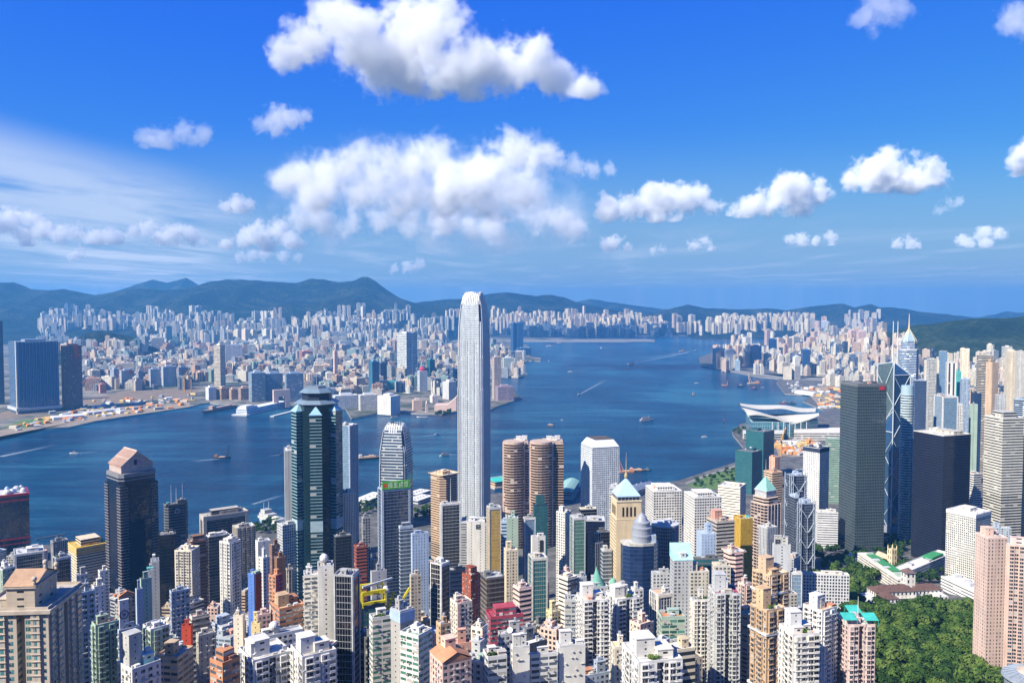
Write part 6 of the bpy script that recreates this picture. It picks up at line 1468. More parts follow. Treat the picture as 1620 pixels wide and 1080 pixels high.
LAND = '''
13,26,92,541,655|G|(.16,.22,.30)|(.03,.09,.20)|very broad blue glass tower with a pale left edge at the far left shore|edge
96,100,129,547,648|R|(.16,.10,.10)|(.05,.05,.08)|dark red-brown unfinished tower right of the broad blue glass tower|red
-8,-7,4,508,640|G|(.08,.12,.20)|(.02,.05,.10)|dark blue tower cut by the left edge at the far shore|
174,180,188,584,612|R|(.30,.34,.40)|(.06,.08,.12)|first blue-grey slab from the left in the far shore row|
189,192,213,586,614|R|(.36,.40,.46)|(.06,.08,.12)|blue-grey slab with a red mark in the far shore row|red
215,219,227,587,614|R|(.30,.30,.34)|(.06,.08,.12)|narrow grey slab in the far shore row, right of the red marked one|
235,238,254,584,612|R|(.34,.38,.44)|(.06,.08,.12)|blue-grey slab left of the tallest in the far shore row|
255,258,279,580,612|R|(.40,.43,.48)|(.06,.08,.12)|tallest grey slab in the far shore row|
280,283,298,581,612|R|(.24,.27,.32)|(.06,.08,.12)|dark slab at the right end of the far shore row|
338,348,356,546,612|S|(.60,.54,.44)|(.05,.06,.07)|slender tall slab with a cream edge rising from the far city|
356,357,384,546,580|R|(.36,.36,.40)|(.06,.07,.09)|wide grey slab right behind the slender tall one|
393,398,420,590,636|O|(.30,.38,.46)|(.03,.06,.10)|left of three blue-grey glass blocks on the far shore|
419,421,447,591,634|O|(.32,.40,.48)|(.03,.06,.10)|middle of three blue-grey glass blocks, behind the tan gate|
450,453,480,591,636|O|(.30,.38,.46)|(.03,.06,.10)|right of three blue-grey glass blocks on the far shore|
431,433,459,617,645|W|(.54,.40,.34)|(.02,.02,.02)|tan square gate building with a hole through it on the far shore|gate
325,330,342,613,633|R|(.68,.70,.72)|(.08,.10,.14)|small white block left of the brown shore rows|
342,350,362,614,632|S|(.48,.34,.24)|(.05,.05,.05)|first brown block of the far shore row behind the pier|
362,366,376,616,632|S|(.50,.33,.22)|(.05,.05,.05)|second brown block of the far shore row behind the pier|
377,381,396,614,633|S|(.46,.32,.24)|(.05,.05,.05)|third brown block of the far shore row behind the pier|
628,643,660,527,604|S|(.62,.62,.56)|(.10,.13,.15)|tall pale tower with a notched top on the far point, left of the silver tower|notch
583,589,600,572,624|G|(.10,.24,.34)|(.03,.12,.20)|small teal-blue glass tower on the far point|
598,602,612,574,612|G|(.10,.14,.22)|(.03,.05,.10)|dark blue tower behind the small teal-blue one|
660,664,676,587,620|F|(.60,.64,.68)|(.08,.10,.14)|white finned tower with a red roof crown on the far point|redtop
675,680,688,569,604|G|(.05,.22,.24)|(.02,.10,.11)|dark teal tower behind the red crowned white one|
604,608,632,605,616|W|(.06,.34,.34)|(.02,.10,.10)|low teal building wrapped in netting on the far point|
526,530,567,626,648|S|(.66,.66,.64)|(.14,.15,.16)|white long waterfront block, left of three on the far point|
567,570,597,625,650|S|(.68,.66,.62)|(.14,.15,.16)|white long waterfront block, middle of three on the far point|
597,618,633,627,656|W|(.66,.64,.60)|(.1,.1,.1)|white waterfront block with a dark side wall, right of three on the far point|
652,654,668,633,650|W|(.66,.50,.42)|(.1,.1,.1)|low pink-beige waterfront block beside the clock tower|
700,710,722,604,632|R|(.64,.64,.64)|(.06,.06,.09)|white hotel block with a dark right wall left of the silver tower|
680,684,693,626,637|W|(.70,.58,.50)|(.1,.1,.1)|small cream block behind the pink sloping hall|
778,782,793,565,632|R|(.44,.38,.36)|(.05,.05,.07)|brown-grey ribbed tower right beside the silver tower's dark edge|
783,788,813,612,634|R|(.26,.20,.24)|(.05,.05,.09)|dark purple block on the tip of the far point|
808,812,818,511,555|G|(.06,.14,.28)|(.02,.07,.18)|left half of a pair of slim blue glass towers at the far water|
817,819,828,510,555|G|(.06,.14,.28)|(.02,.07,.18)|right half of a pair of slim blue glass towers at the far water|
816,820,840,551,562|G|(.07,.15,.26)|(.02,.06,.14)|low blue glass block at the foot of the slim pair|
795,797,813,566,584|F|(.66,.70,.66)|(.08,.14,.12)|white and green ribbed block at the far water|
778,779,793,548,560|W|(.20,.44,.34)|(.1,.2,.1)|low green roofed shed on the far water edge|
813,815,830,556,566|F|(.70,.66,.58)|(.1,.1,.1)|cream block between the green ribbed and the blue glass ones|
572,574,603,525,532|W|(.72,.46,.16)|(.1,.1,.1)|long orange-yellow roofed hall below the hills|
370,376,384,522,546|R|(.76,.66,.46)|(.06,.06,.08)|first cream-yellow estate slab of five below the highest ridge|
382,388,396,521,547|R|(.74,.58,.42)|(.06,.06,.08)|second cream-yellow estate slab of five, with an orange stripe|
394,400,407,522,546|R|(.76,.66,.46)|(.06,.06,.08)|third cream-yellow estate slab of five|
415,421,427,521,547|R|(.76,.70,.50)|(.06,.06,.08)|fourth cream-yellow estate slab of five, after a gap|
426,430,434,522,546|R|(.74,.68,.54)|(.06,.06,.08)|fifth and last cream-yellow estate slab of five|
473,478,494,556,578|F|(.54,.26,.20)|(.20,.07,.06)|red-brown striped block in the middle of the far city|
316,320,328,523,545|R|(.74,.54,.38)|(.06,.06,.08)|cream-orange block alone in the far city|
262,263,272,516,550|G|(.07,.14,.18)|(.03,.08,.11)|dark teal glass tower among pale ones in the far city|
527,529,534,555,610|W|(.60,.42,.36)|(.1,.1,.1)|thin pink chimney-like tower left of the white waterfront blocks|
156,158,168,608,622|W|(.60,.26,.16)|(.5,.2,.1)|small orange and white cube on the building site across the water|
1127,1137,1147,551,580|F|(.72,.68,.58)|(.2,.2,.2)|white slab at the water tip of the eastern shore|
1146,1150,1162,554,583|F|(.70,.70,.66)|(.2,.2,.2)|second white slab from the water tip of the eastern shore|
1161,1163,1171,570,586|R|(.40,.52,.60)|(.1,.2,.3)|light blue block beside the white slabs on the eastern shore|
1187,1192,1205,547,580|R|(.34,.34,.40)|(.03,.05,.12)|dark blue and violet block on the eastern shore|
1215,1216,1229,536,566|G|(.03,.08,.20)|(.01,.04,.12)|dark blue glass slab standing behind the eastern shore row|
1230,1233,1240,562,588|R|(.76,.70,.56)|(.08,.08,.08)|left of twin cream towers on the eastern shore|
1241,1244,1250,561,588|R|(.76,.70,.56)|(.08,.08,.08)|right of twin cream towers on the eastern shore|
1267,1270,1282,553,592|G|(.10,.20,.34)|(.02,.06,.16)|blue glass tower with a pale top on the eastern shore|
1254,1258,1266,564,592|R|(.76,.72,.60)|(.1,.1,.1)|cream tower left of the blue glass one on the eastern shore|
1293,1296,1301,562,592|S|(.20,.26,.40)|(.02,.04,.10)|slim dark blue striped tower on the eastern shore|
1170,1175,1180,530,553|R|(.70,.66,.60)|(.1,.1,.1)|pale stepped tower rising behind the eastern shore tip|
1341,1346,1354,523,552|R|(.66,.44,.40)|(.06,.06,.06)|left of twin pink towers on the eastern slope|
1355,1359,1370,524,552|R|(.68,.46,.42)|(.06,.06,.06)|right of twin pink towers on the eastern slope|
1303,1306,1313,522,550|S|(.36,.46,.42)|(.1,.1,.1)|greenish slab left of the twin pink towers on the eastern slope|
1297,1300,1312,508,530|R|(.58,.62,.66)|(.1,.1,.1)|pale grey tower high on the eastern slope|
'''.strip().splitlines()
for row in LAND:
    f = [s.strip() for s in row.split('|')]; x0, xc, x1, yt, yb = (float(s) for s in f[0].split(',')); col, gl = eval(f[2]), eval(f[3])
    Y = stand(xc, yb).y; gz = 4.0
    ctr, th, w, d, g, h = place(x0, xc, x1, yt, Y, 34 if xc - x0 < 1.5 else None)
    g = stand(xc, yb).z - 2; h = at(xc, yt, Y).z - g
    root = empty('waterfront_block' if yb > 600 else 'landmark_block', (ctr.x, ctr.y, g), th, f[4], 'far landmark', 'single buildings that stand out on the far shores')
    NAMED.append(((x0 + x1) / 2, (yt + yb) / 2, head_of(f[4])))
    st = f[1]; kw = {} if st == 'W' else dict(fh=max(STY[st][0], h / 30), fp=max(STY[st][1], w / 12))
    if f[5] == 'gate':
        for a, b_, z0, z1 in ((-.5, -.2, 0, h), (.2, .5, 0, h), (-.2, .2, h * .62, h)):
            b = MB(); b.prism(rect(w * (b_ - a), d, w * (a + b_) / 2, 0), z0, z1, 0, 0, bottom=True); paint(b.build('gate_block', PLAIN, root), col)
        continue
    body(root, rect(w, d), h, st, col, gl, **kw)
    b = MB(); b.box(0, 0, h, w * .5, d * .45, 7); paint(b.build('plant_room', PLAIN, root), tuple(min(.7, c * 1.15 + .05) for c in col))
    if f[5] == 'edge':
        b = MB(); b.box(-w / 2 - 1, -d / 2 + 4, 0, 5, 9, h + 3); paint(b.build('pale_edge', PLAIN, root), (.55, .50, .42))
        b = MB()
        for k in range(12): b.box(-w / 2 + w * (k + .5) / 12, -d / 2 - 1.0, 24, 2.2, 1.6, h - 24)
        paint(b.build('mullions', PLAIN, root), (.14, .24, .38))
        b = MB(); b.box(0, 0, 14, w + 14, d + 14, 10); paint(b.build('podium_deck', PLAIN, root), 'lgr')
    if f[5] == 'red': b = MB(); b.box(w * .2, -d / 2 - .6, h * .8, w * .25, 1, h * .22); paint(b.build('red_netting', PLAIN, root), (.45, .10, .06))
    if f[5] == 'redtop': b = MB(); b.lathe(0, 0, [(w * .35, h), (w * .4, h + 8), (w * .2, h + 18), (.2, h + 20)], 10); paint(b.build('red_crown', PLAIN, root), (.45, .05, .10))
    if f[5] == 'notch':
        b = MB()
        for s in (-1, 1): b.face([(s * w / 2, -d / 2, h), (0, -d / 2, h), (s * w / 2, -d / 2, h + 12)] if s < 0 else [(0, -d / 2, h), (w / 2, -d / 2, h), (w / 2, -d / 2, h + 12)])
        b.box(0, -d / 2 - 1, 0, 7, 2, h - 2)
        for z in (.32, .66): b.box(0, -d / 2 - .6, h * z, w, 1.2, 4)
        paint(b.build('notched_crown', PLAIN, root), (.66, .66, .62))

def to_px(x, y, z):
    v = Vector((x, y, z - H)); f = v.y * cos(PITCH) - v.z * sin(PITCH); u = v.y * sin(PITCH) + v.z * cos(PITCH)
    return CX + F * x / f, CY - F * u / f
for o, tone, x, y, z, asp, phr in FART:
    px, py = to_px(x, y, z); tag(o, '%s %s block %s' % ('slim' if asp < .33 else 'squat' if asp > .75 else 'upright', tone, near_name(px, py)), 'far tower', 'towers of the far shores')
def sloped_hall():
    a, b_ = ground(687, 650, 4), ground(722, 650, 4); w = b_.x - a.x; root = empty('concert_hall', ((a.x + b_.x) / 2, a.y + 40, 4), 0, 'pink windowless hall whose roof slopes up to the right beside the silver tower', 'hall', 'waterfront halls')
    b = MB(); prof = [(-w / 2, 0), (w / 2, 0), (w / 2, 52), (w * .1, 22), (-w / 2, 20)]
    b.face([(x, -35, z) for x, z in prof]); b.face([(x, 35, z) for x, z in reversed(prof)])
    for (x0, z0), (x1, z1) in zip(prof[1:], prof[2:] + prof[:1]): b.face([(x0, -35, z0), (x0, 35, z0), (x1, 35, z1), (x1, -35, z1)])
    paint(b.build('walls', PLAIN, root), (.62, .45, .37))
    c = ground(675, 652, 4); root = empty('clock_tower', (c.x, c.y, 4), .3, 'slender old stone clock tower on the far waterfront', 'clock tower')
    b = MB(); b.box(0, 0, 0, 8, 8, 30); b.box(0, 0, 30, 9.4, 9.4, 1.6); paint(b.build('shaft', PLAIN, root), (.62, .44, .34))
    b = MB(); b.lathe(0, 0, [(3.4, 31.6), (3.4, 37), (4, 37.4), (3, 40), (1, 42), (.2, 48)], 10); paint(b.build('cupola', PLAIN, root), (.66, .56, .46))
sloped_hall()

def piers():
    # white cruise terminal on its finger pier
    a, b_ = ground(382, 655, 4), ground(447, 641, 4); v = b_ - a; L = v.length; th = atan2(v.y, v.x); m = (a + b_) / 2
    root = empty('cruise_terminal', (m.x, m.y, 0), th, 'long white cruise terminal on a finger pier across the harbour', 'terminal', 'waterfront halls')
    b = MB(); b.box(0, 0, -1, L + 30, 62, 5); paint(b.build('pier_deck', PLAIN, root), (.50, .50, .48))
    b = MB(); p = rect(L, 44); walls(b, p, 4, 22, 'O', fh=6); cap(b, p, 22); wallprops(b.build('walls', [FAC, PLAIN], root), (.70, .74, .78), 'O', 'bl', wh=.35)
    b = MB(); b.box(-L * .36, 0, 22, L * .26, 36, 7); b.box(-L * .38, 0, 29, L * .18, 28, 4); paint(b.build('upper_deck', PLAIN, root), 'wht')
    a, b_ = ground(430, 658, 3), ground(462, 650, 3); v = b_ - a; b = MB(); b.box(0, 0, -1, v.length, 16, 4.5)
    tag(paint(b.build('pier', PLAIN, None, ((a.x + b_.x) / 2, (a.y + b_.y) / 2, 0), atan2(v.y, v.x)), (.50, .50, .47)), 'narrow concrete pier right of the white cruise terminal', 'pier', 'piers on the harbour')
    a, b_ = ground(320, 653, 3), ground(372, 642, 3); v = b_ - a; root = empty('cargo_ship', ((a.x + b_.x) / 2, (a.y + b_.y) / 2, 0), atan2(v.y, v.x) + pi, 'long rusty brown ship berthed left of the white cruise terminal', 'ship')
    L = v.length; b = MB(); hull(b, L, 24, 9, 0); paint(b.build('hull', PLAIN, root), (.30, .20, .16))
    b = MB(); b.box(-L * .1, 0, 8, L * .5, 16, 5); b.box(L * .2, 0, 8, L * .12, 16, 14); paint(b.build('deckhouse', PLAIN, root), (.42, .30, .24))
    for lab, px0, py0, px1, py1, wd, hh, col, rc, rt in (
        ('long white roofed ferry pier below the cream slotted tower', 567, 800, 600, 786, 30, 9, 'wht', 'wht', 0), ('white ferry pier shed right of the green sign tower, farther one', 652, 788, 673, 781, 26, 9, 'wht', 'wht', 0),
        ('white ferry pier shed right of the green sign tower, nearer one', 653, 797, 676, 789, 26, 8, 'lgr', 'wht', 0), ('ferry pier with bright turquoise roofs right of the silver tower', 779, 768, 793, 766, 34, 12, 'tan', (.05, .50, .42), 1),
        ('ferry pier with a white framed green sloping roof beside the pale round windowed tower', 893, 786, 905, 768, 30, 12, 'gry', (.25, .45, .40), 1), ('long pier hall with a dark barrel roof behind the sand coloured spire tower', 990, 786, 1024, 772, 34, 12, 'off', (.16, .20, .28), 1)):
        a, b_ = ground(px0, py0, 4), ground(px1, py1, 4); v = b_ - a; L = max(v.length, 30); root = empty('ferry_pier', ((a.x + b_.x) / 2, (a.y + b_.y) / 2, 0), atan2(v.y, v.x), lab, 'pier', 'piers on the harbour')
        b = MB(); b.box(0, 0, -1, L + 8, wd + 8, 4.6); paint(b.build('pier_deck', PLAIN, root), 'stn')
        b = MB(); p = rect(L, wd); walls(b, p, 3.6, 3.6 + hh, 'O', fh=5); wallprops(b.build('walls', [FAC], root), col, 'O', 'dk', wh=.4)
        b = MB(); z = 3.6 + hh; n = 8
        if rt == 0: b.box(0, 0, z, L + 3, wd + 3, 1.2)
        else:
            for i in range(n):
                y0, y1 = (-.5 + i / n) * (wd + 3), (-.5 + (i + 1) / n) * (wd + 3); z0, z1 = z + 6 * sin(pi * i / n), z + 6 * sin(pi * (i + 1) / n)
                b.face([(-L / 2 - 1, y0, z0), (L / 2 + 1, y0, z0), (L / 2 + 1, y1, z1), (-L / 2 - 1, y1, z1)]); 
            for sx in (-1, 1): b.face([(sx * (L / 2 + .9), (-.5 + i / n) * (wd + 3), z + 6 * sin(pi * i / n)) for i in (range(n + 1) if sx > 0 else reversed(range(n + 1)))])
        paint(b.build('pier_roof', PLAIN, root), rc)
        b = MB()
        for k in range(5): b.box((-.4 + .2 * k) * L, 0, z + (1.2 if rt == 0 else 5.6), 4, 3, 1.6)
        paint(b.build('roof_vents', PLAIN, root), 'lgr')

def hull(b, L, W, Hh, z=0.0):
    """ship's hull: pointed bow, flared sides, flat stern"""
    st = [(-.5, .80), (-.42, .96), (-.1, 1.0), (.25, .96), (.40, .62), (.5, .04)]; lo, hi = [], []
    for x, k in st: lo.append((x * L * .95, k * W * .36)); hi.append((x * L, k * W * .5))
    for s in (-1, 1):
        for i in range(len(st) - 1):
            q = [(lo[i][0], s * lo[i][1], z - .8), (lo[i + 1][0], s * lo[i + 1][1], z - .8), (hi[i + 1][0], s * hi[i + 1][1], z + Hh * (1 + .25 * max(0, st[i + 1][0] - .2) * 3)), (hi[i][0], s * hi[i][1], z + Hh * (1 + .25 * max(0, st[i][0] - .2) * 3))]
            b.face(q if s < 0 else q[::-1])
    for i in range(len(st) - 1):
        z0, z1 = z + Hh * (1 + .25 * max(0, st[i][0] - .2) * 3) - .05, z + Hh * (1 + .25 * max(0, st[i + 1][0] - .2) * 3) - .05
        b.face([(hi[i][0], -hi[i][1], z0), (hi[i + 1][0], -hi[i + 1][1], z1), (hi[i + 1][0], hi[i + 1][1], z1), (hi[i][0], hi[i][1], z0)])
    b.face([(hi[0][0], hi[0][1], z + Hh), (hi[0][0], -hi[0][1], z + Hh), (lo[0][0], -lo[0][1], z - .8), (lo[0][0], lo[0][1], z - .8)])
piers()

foam, t = newmat('wake_foam')
pos = t.n('ShaderNodeNewGeometry').outputs['Position']; n = t.noise(pos, 0.09, 4, .7); uvs = t.n('ShaderNodeSeparateXYZ', ins={0: t.n('ShaderNodeUVMap', uv_map='UVMap').outputs[0]})
edge = t.m('SUBTRACT', 1.0, t.m('ABSOLUTE', uvs.outputs[1])); fade = t.m('SUBTRACT', 1.0, uvs.outputs[0])
fac = t.m('MULTIPLY', t.m('MULTIPLY', t.m('POWER', edge, .8), fade), t.m('MULTIPLY', t.m('ADD', .25, n), .55), clamp=True)
p = t.n('ShaderNodeBsdfPrincipled', ins={'Base Color': (.62, .70, .74, 1), 'Roughness': .7}); tr = t.n('ShaderNodeBsdfTransparent'); mx = t.n('ShaderNodeMixShader', ins={0: fac, 1: tr.outputs[0], 2: p.outputs[0]})
t.n('ShaderNodeOutputMaterial', ins={0: mx.outputs[0]})
def wake(p0, p1, w0, w1, z=.03):
    a, c = ground(*p0), ground(*p1); v = (c - a); nn = Vector((-v.y, v.x, 0)).normalized(); b = MB(); N = 10
    for i in range(N):
        k0, k1 = i / N, (i + 1) / N; q0, q1 = a + v * k0, a + v * k1; r0, r1 = w0 + (w1 - w0) * k0, w0 + (w1 - w0) * k1
        for s in (-1, 1):
            q = [(q0.x, q0.y, z), (q1.x, q1.y, z), (q1.x + s * nn.x * r1, q1.y + s * nn.y * r1, z), (q0.x + s * nn.x * r0, q0.y + s * nn.y * r0, z)]; uv = [(k0, 0), (k1, 0), (k1, s), (k0, s)]
            b.face(q if s > 0 else q[::-1], uv if s > 0 else uv[::-1])
    tag(b.build('water_wake', foam), kind='structure')
def boat(kind, px, py, L, rz, label, hc='wht', dc='wht', wk=None, grp='boats on the harbour'):
    p = ground(px, py, 0); root = empty(kind, (p.x, p.y, 0), rz, label, 'boat', grp); W = L * .24; Hh = L * .085
    b = MB(); hull(b, L, W if kind != 'barge' else L * .3, Hh); paint(b.build('hull', PLAIN, root), hc)
    if kind == 'ferry':
        b = MB(); b.box(-L * .02, 0, Hh - .1, L * .72, W * .82, L * .07); b.box(-L * .04, 0, Hh + L * .07, L * .60, W * .74, L * .06); b.box(L * .16, 0, Hh + L * .13, L * .10, W * .5, L * .05); wallprops(b.build('cabin', FAC, root), dc, 'O', 'dk')
        b = MB(); b.lathe(-L * .12, 0, [(L * .035, Hh + L * .13), (L * .03, Hh + L * .22)], 8); paint(b.build('funnel', PLAIN, root), 'dgr')
        b = MB(); b.tube([(L * .16, 0, Hh + L * .17), (L * .16, 0, Hh + L * .30)], L * .006, 5); paint(b.build('mast', METAL, root), 'gry')
    elif kind == 'crane_barge':
        b = MB(); b.box(-L * .32, 0, Hh, L * .2, W * .8, L * .14); paint(b.build('deckhouse', PLAIN, root), dc)
        b = MB(); jl = L * .72
        for sy in (-1, 1): b.tube([(L * .30, sy * W * .3, Hh), (L * .42, 0, Hh + jl)], L * .022, 4)
        b.tube([(L * .10, 0, Hh), (L * .42, 0, Hh + jl)], L * .016, 4)
        for k in range(1, 6): b.tube([(L * .30 + L * .12 * k / 6, -W * .3 * (1 - k / 6), Hh + jl * k / 6), (L * .10 + L * .32 * k / 6, 0, Hh + jl * k / 6)], L * .012, 4)
        paint(b.build('crane_frame', PLAIN, root), hc if hc != 'dgr' else 'mar')
        b = MB(); b.box(0, 0, Hh - .1, L * .36, W * .7, L * .04); paint(b.build('deck_load', PLAIN, root), 'tan')
    elif kind == 'tugboat':
        b = MB(); b.box(L * .05, 0, Hh, L * .36, W * .8, L * .13); b.box(L * .08, 0, Hh + L * .13, L * .18, W * .6, L * .1); wallprops(b.build('wheelhouse', FAC, root), dc, 'O', 'dk')
        b = MB(); b.tube([(0, 0, Hh + L * .2), (-.01, 0, Hh + L * .48)], L * .014, 5); b.tube([(-L * .1, 0, Hh), (-L * .34, 0, Hh + L * .34)], L * .012, 4); paint(b.build('mast', METAL, root), 'mar')
    elif kind == 'barge':
        b = MB(); b.box(-L * .02, 0, Hh - .1, L * .6, W * .7, L * .05); b.box(L * .1, 0, Hh + L * .04, L * .2, W * .5, L * .05); paint(b.build('cargo', PLAIN, root), dc)
        b = MB(); b.box(-L * .36, 0, Hh, L * .12, W * .6, L * .13); paint(b.build('deckhouse', PLAIN, root), 'off')
    else:
        b = MB(); b.box(-L * .06, 0, Hh, L * .5, W * .74, L * .09); b.box(-L * .02, 0, Hh + L * .09, L * .24, W * .6, L * .07); wallprops(b.build('cabin', FAC, root), dc, 'O', 'dk')
        b = MB(); b.tube([(-L * .05, 0, Hh + L * .15), (-L * .05, 0, Hh + L * .32)], L * .01, 5); paint(b.build('mast', METAL, root), 'lgr')
    if wk: wake((px, py), wk[0], W * .4, wk[1])
for a in (
    ('launch', 117, 717, 24, pi, 'small white speedboat with a foam trail, far left in the harbour', 'wht', 'wht', ((160, 714), 9)), ('crane_barge', 351, 725, 46, 0.1, 'dark barge carrying a tall dark crane, alone left of the star tower', 'nvy', 'brn', ((300, 730), 16)),
    ('ferry', 703, 721, 30, pi + .5, 'white ferry leaving the piers left of the silver tower', 'off', 'off', ((720, 717), 12)), ('barge', 584, 726, 62, .35, 'long brown barge between the pale blue-grey tower and the finger crowned one', 'brn', 'tan', None),
    ('launch', 692, 687, 20, .4, 'small blue motorboat with a thin trail left of the silver tower', 'sky', 'sky', ((660, 691), 10)), ('ferry', 871, 673, 26, 2.6, 'brown and white ferry in mid harbour, right of the silver tower', 'brn', 'off', None),
    ('ferry', 1023, 665, 50, .25, 'grey and pinkish ferry in the open harbour left of the wing roofed hall', 'lgr', 'ppk', None), ('ferry', 1097, 625, 48, 1.45, 'tall dark hulled ship seen end on in the open harbour', 'dgr', 'stn', None),
    ('launch', 1114, 691, 17, pi, 'small white boat left of the wing roofed hall', 'wht', 'wht', None), ('tugboat', 1145, 667, 24, 1.3, 'small dark tug left of the wing roofed hall point', 'blk', 'mar', None),
    ('crane_barge', 1147, 610, 34, 0, 'small bright orange crane barge off the eastern shore', 'org', 'org', None), ('tugboat', 1172, 611, 40, .1, 'white and dark tug right of the orange crane barge', 'nvy', 'wht', None),
    ('crane_barge', 1192, 607, 66, pi, 'long orange-brown barge lying off the breakwater', 'tan', 'org', None), ('tugboat', 1193, 615, 34, .2, 'dark red tug in front of the long orange-brown barge', 'mar', 'ppk', None),
    ('launch', 1207, 613, 16, 0, 'tiny white boat right of the dark red tug', 'wht', 'wht', None), ('tugboat', 1240, 638, 40, 0, 'red and white workboat behind the wing roofed hall, left of two', 'mar', 'wht', None),
    ('tugboat', 1253, 639, 34, pi, 'dark workboat behind the wing roofed hall, right of two', 'blk', 'dgr', None), ('tugboat', 1149, 588, 44, 0, 'dark vessel by the sea wall of the eastern shore', 'blk', 'dgr', None),
    ('launch', 902, 588, 30, pi, 'white boat in the harbour right of the far point', 'wht', 'wht', ((930, 584), 14)), ('launch', 868, 571, 26, 1.4, 'small white boat near the slim blue glass pair', 'wht', 'wht', None),
    ('ferry', 869, 548, 66, .1, 'white ship left of the one before the runway', 'wht', 'wht', None), ('ferry', 885, 543, 60, .1, 'pinkish ship close before the old runway', 'lgr', 'ppk', None),
    ('ferry', 951, 551, 58, 1.4, 'white ship seen end on before the old runway', 'wht', 'wht', None), ('ferry', 998, 576, 46, .3, 'pale green-white ferry in the far harbour', 'off', 'grn', None),
    ('tugboat', 1080, 556, 70, .2, 'pink-grey ship far out where the harbour narrows', 'pnk', 'lgr', None), ('launch', 916, 624, 20, .6, 'tiny boat trailing two pale lines in mid harbour', 'lgr', 'wht', ((960, 600), 20)),
    ('launch', 1102, 606, 22, 0, 'small white boat left of the orange crane barge', 'wht', 'wht', None), ('launch', 889, 664, 10, 0, 'very small white boat above the brown and white ferry', 'wht', 'wht', None),
    ('crane_barge', 990, 747, 44, pi, 'barge with an orange crane hood moored off the shore pier', 'org', 'org', None), ('barge', 1008, 745, 40, 0, 'brown cluttered barge right of the orange crane hood', 'brn', 'tan', None),
    ('launch', 1024, 744, 22, 0, 'blue-white launch right of the cluttered barge', 'nvy', 'wht', None), ('barge', 912, 775, 34, .6, 'orange and blue decked barge beside the pale round windowed tower', 'org', 'blu', None),
    ('ferry', 668, 660, 40, pi, 'white ferry at the far landing below the clock tower', 'wht', 'lgr', None), ('ferry', 625, 661, 34, .3, 'grey ferry nearing the far landing', 'gry', 'lgr', None), ('launch', 621, 668, 18, 1, 'small dark boat off the far landing', 'dgr', 'brn', None),
    ('launch', 445, 719, 14, 0, 'dark small boat just left of the striped star tower', 'blk', 'dgr', ((425, 721), 8)), ('launch', 1100, 554, 26, .2, 'tiny white boat near the eastern strait with a long trail', 'wht', 'wht', ((1010, 568), 36))):
    boat(*a)
wake((1090, 557), (1000, 575), 14, 40); wake((0, 722), (90, 703), 14, 14); wake((400, 797), (450, 782), 5, 9)

def ship_terminal():
    c = ground(432, 826, 4); root = empty('moored_ship', (c.x, c.y, 0), -.75, 'white ship shaped ferry terminal with twin masts left of the striped star tower', 'ship')
    L = 92; b = MB(); hull(b, L, 26, 9); ob = paint(b.build('hull', PLAIN, root), (.62, .70, .74)); ob.rotation_euler = (0, 0, pi)
    b = MB(); b.box(-L * .05, 0, 8.8, L * .66, 22, 5); b.box(-L * .18, 0, 13.8, L * .34, 19, 5); b.box(-L * .25, 0, 18.8, L * .16, 15, 6); wallprops(b.build('decks', FAC, root), 'wht', 'O', 'dk', wh=.3)
    for y in (-5, 5): b = MB(); b.tube([(-L * .25, y, 24), (-L * .25, y, 38)], .35, 5); paint(b.build('mast', METAL, root), 'wht')
    b = MB(); b.lathe(L * .1, 0, [(7, 13.9), (7, 15), (4, 17), (.2, 17.6)], 14); paint(b.build('deck_canopy', PLAIN, root), (.62, .64, .52))
ship_terminal()
# ------------------------------------------------------------------ greenery, low buildings and what fills the streets
def tg(px, py):
    """the place on the island's slope seen at a photo pixel"""
    d = Vector(ray(px, py)); t = 200.0
    for _ in range(4000):
        p = d * t
        if H + p.z <= max(4.0, terrain(p.x, p.y)): break
        t += 1.0
    return Vector((p.x, p.y, max(4.0, terrain(p.x, p.y))))
def free(x, y, m=0.0): return all(hypot(x - a, y - b_) > r * .92 + m for a, b_, r, _ in NEAR)
PROTO = []
for k in range(6):
    rnd = random.Random(40 + k); b = MB(); R = 4.4 + .5 * (k % 3)
    for j in range(8 + k % 4):
        a = rnd.uniform(0, 6.28); q = R * rnd.uniform(.15, .72); zz = 6.2 + rnd.uniform(-1.6, 3.0) * (1 - q / R * .5)
        leafblob(b, (q * cos(a), q * sin(a), zz), rnd.uniform(1.7, 2.7), rnd, 85, .62)
    cm = b.mesh('crown', [LEAF]); b = MB(); b.tube([(0, 0, -1), (0.1, 0, 3), (0, .2, 6.5)], .42, 7, r2=.2)
    for j in range(4): a = 1.6 * j + k; b.tube([(0, 0, 3.2 + .4 * j), (1.6 * cos(a), 1.6 * sin(a), 5.2 + .3 * j), (2.6 * cos(a), 2.6 * sin(a), 6.6)], .18, 5, r2=.07)
    PROTO.append((cm, b.mesh('trunk', [BARK])))
def tree(x, y, z, s, rnd, label, grp):
    cm, tm = PROTO[rnd.randrange(6)]; root = empty('tree', (x, y, z), rnd.uniform(0, 6.28), label, 'tree', grp); sc = s * rnd.uniform(.85, 1.15)
    root.scale = (sc, sc, sc * rnd.uniform(.85, 1.15))
    for n, m in (('crown', cm), ('trunk', tm)): o = bpy.data.objects.new(n, m); C.objects.link(o); o.parent = root
    return root

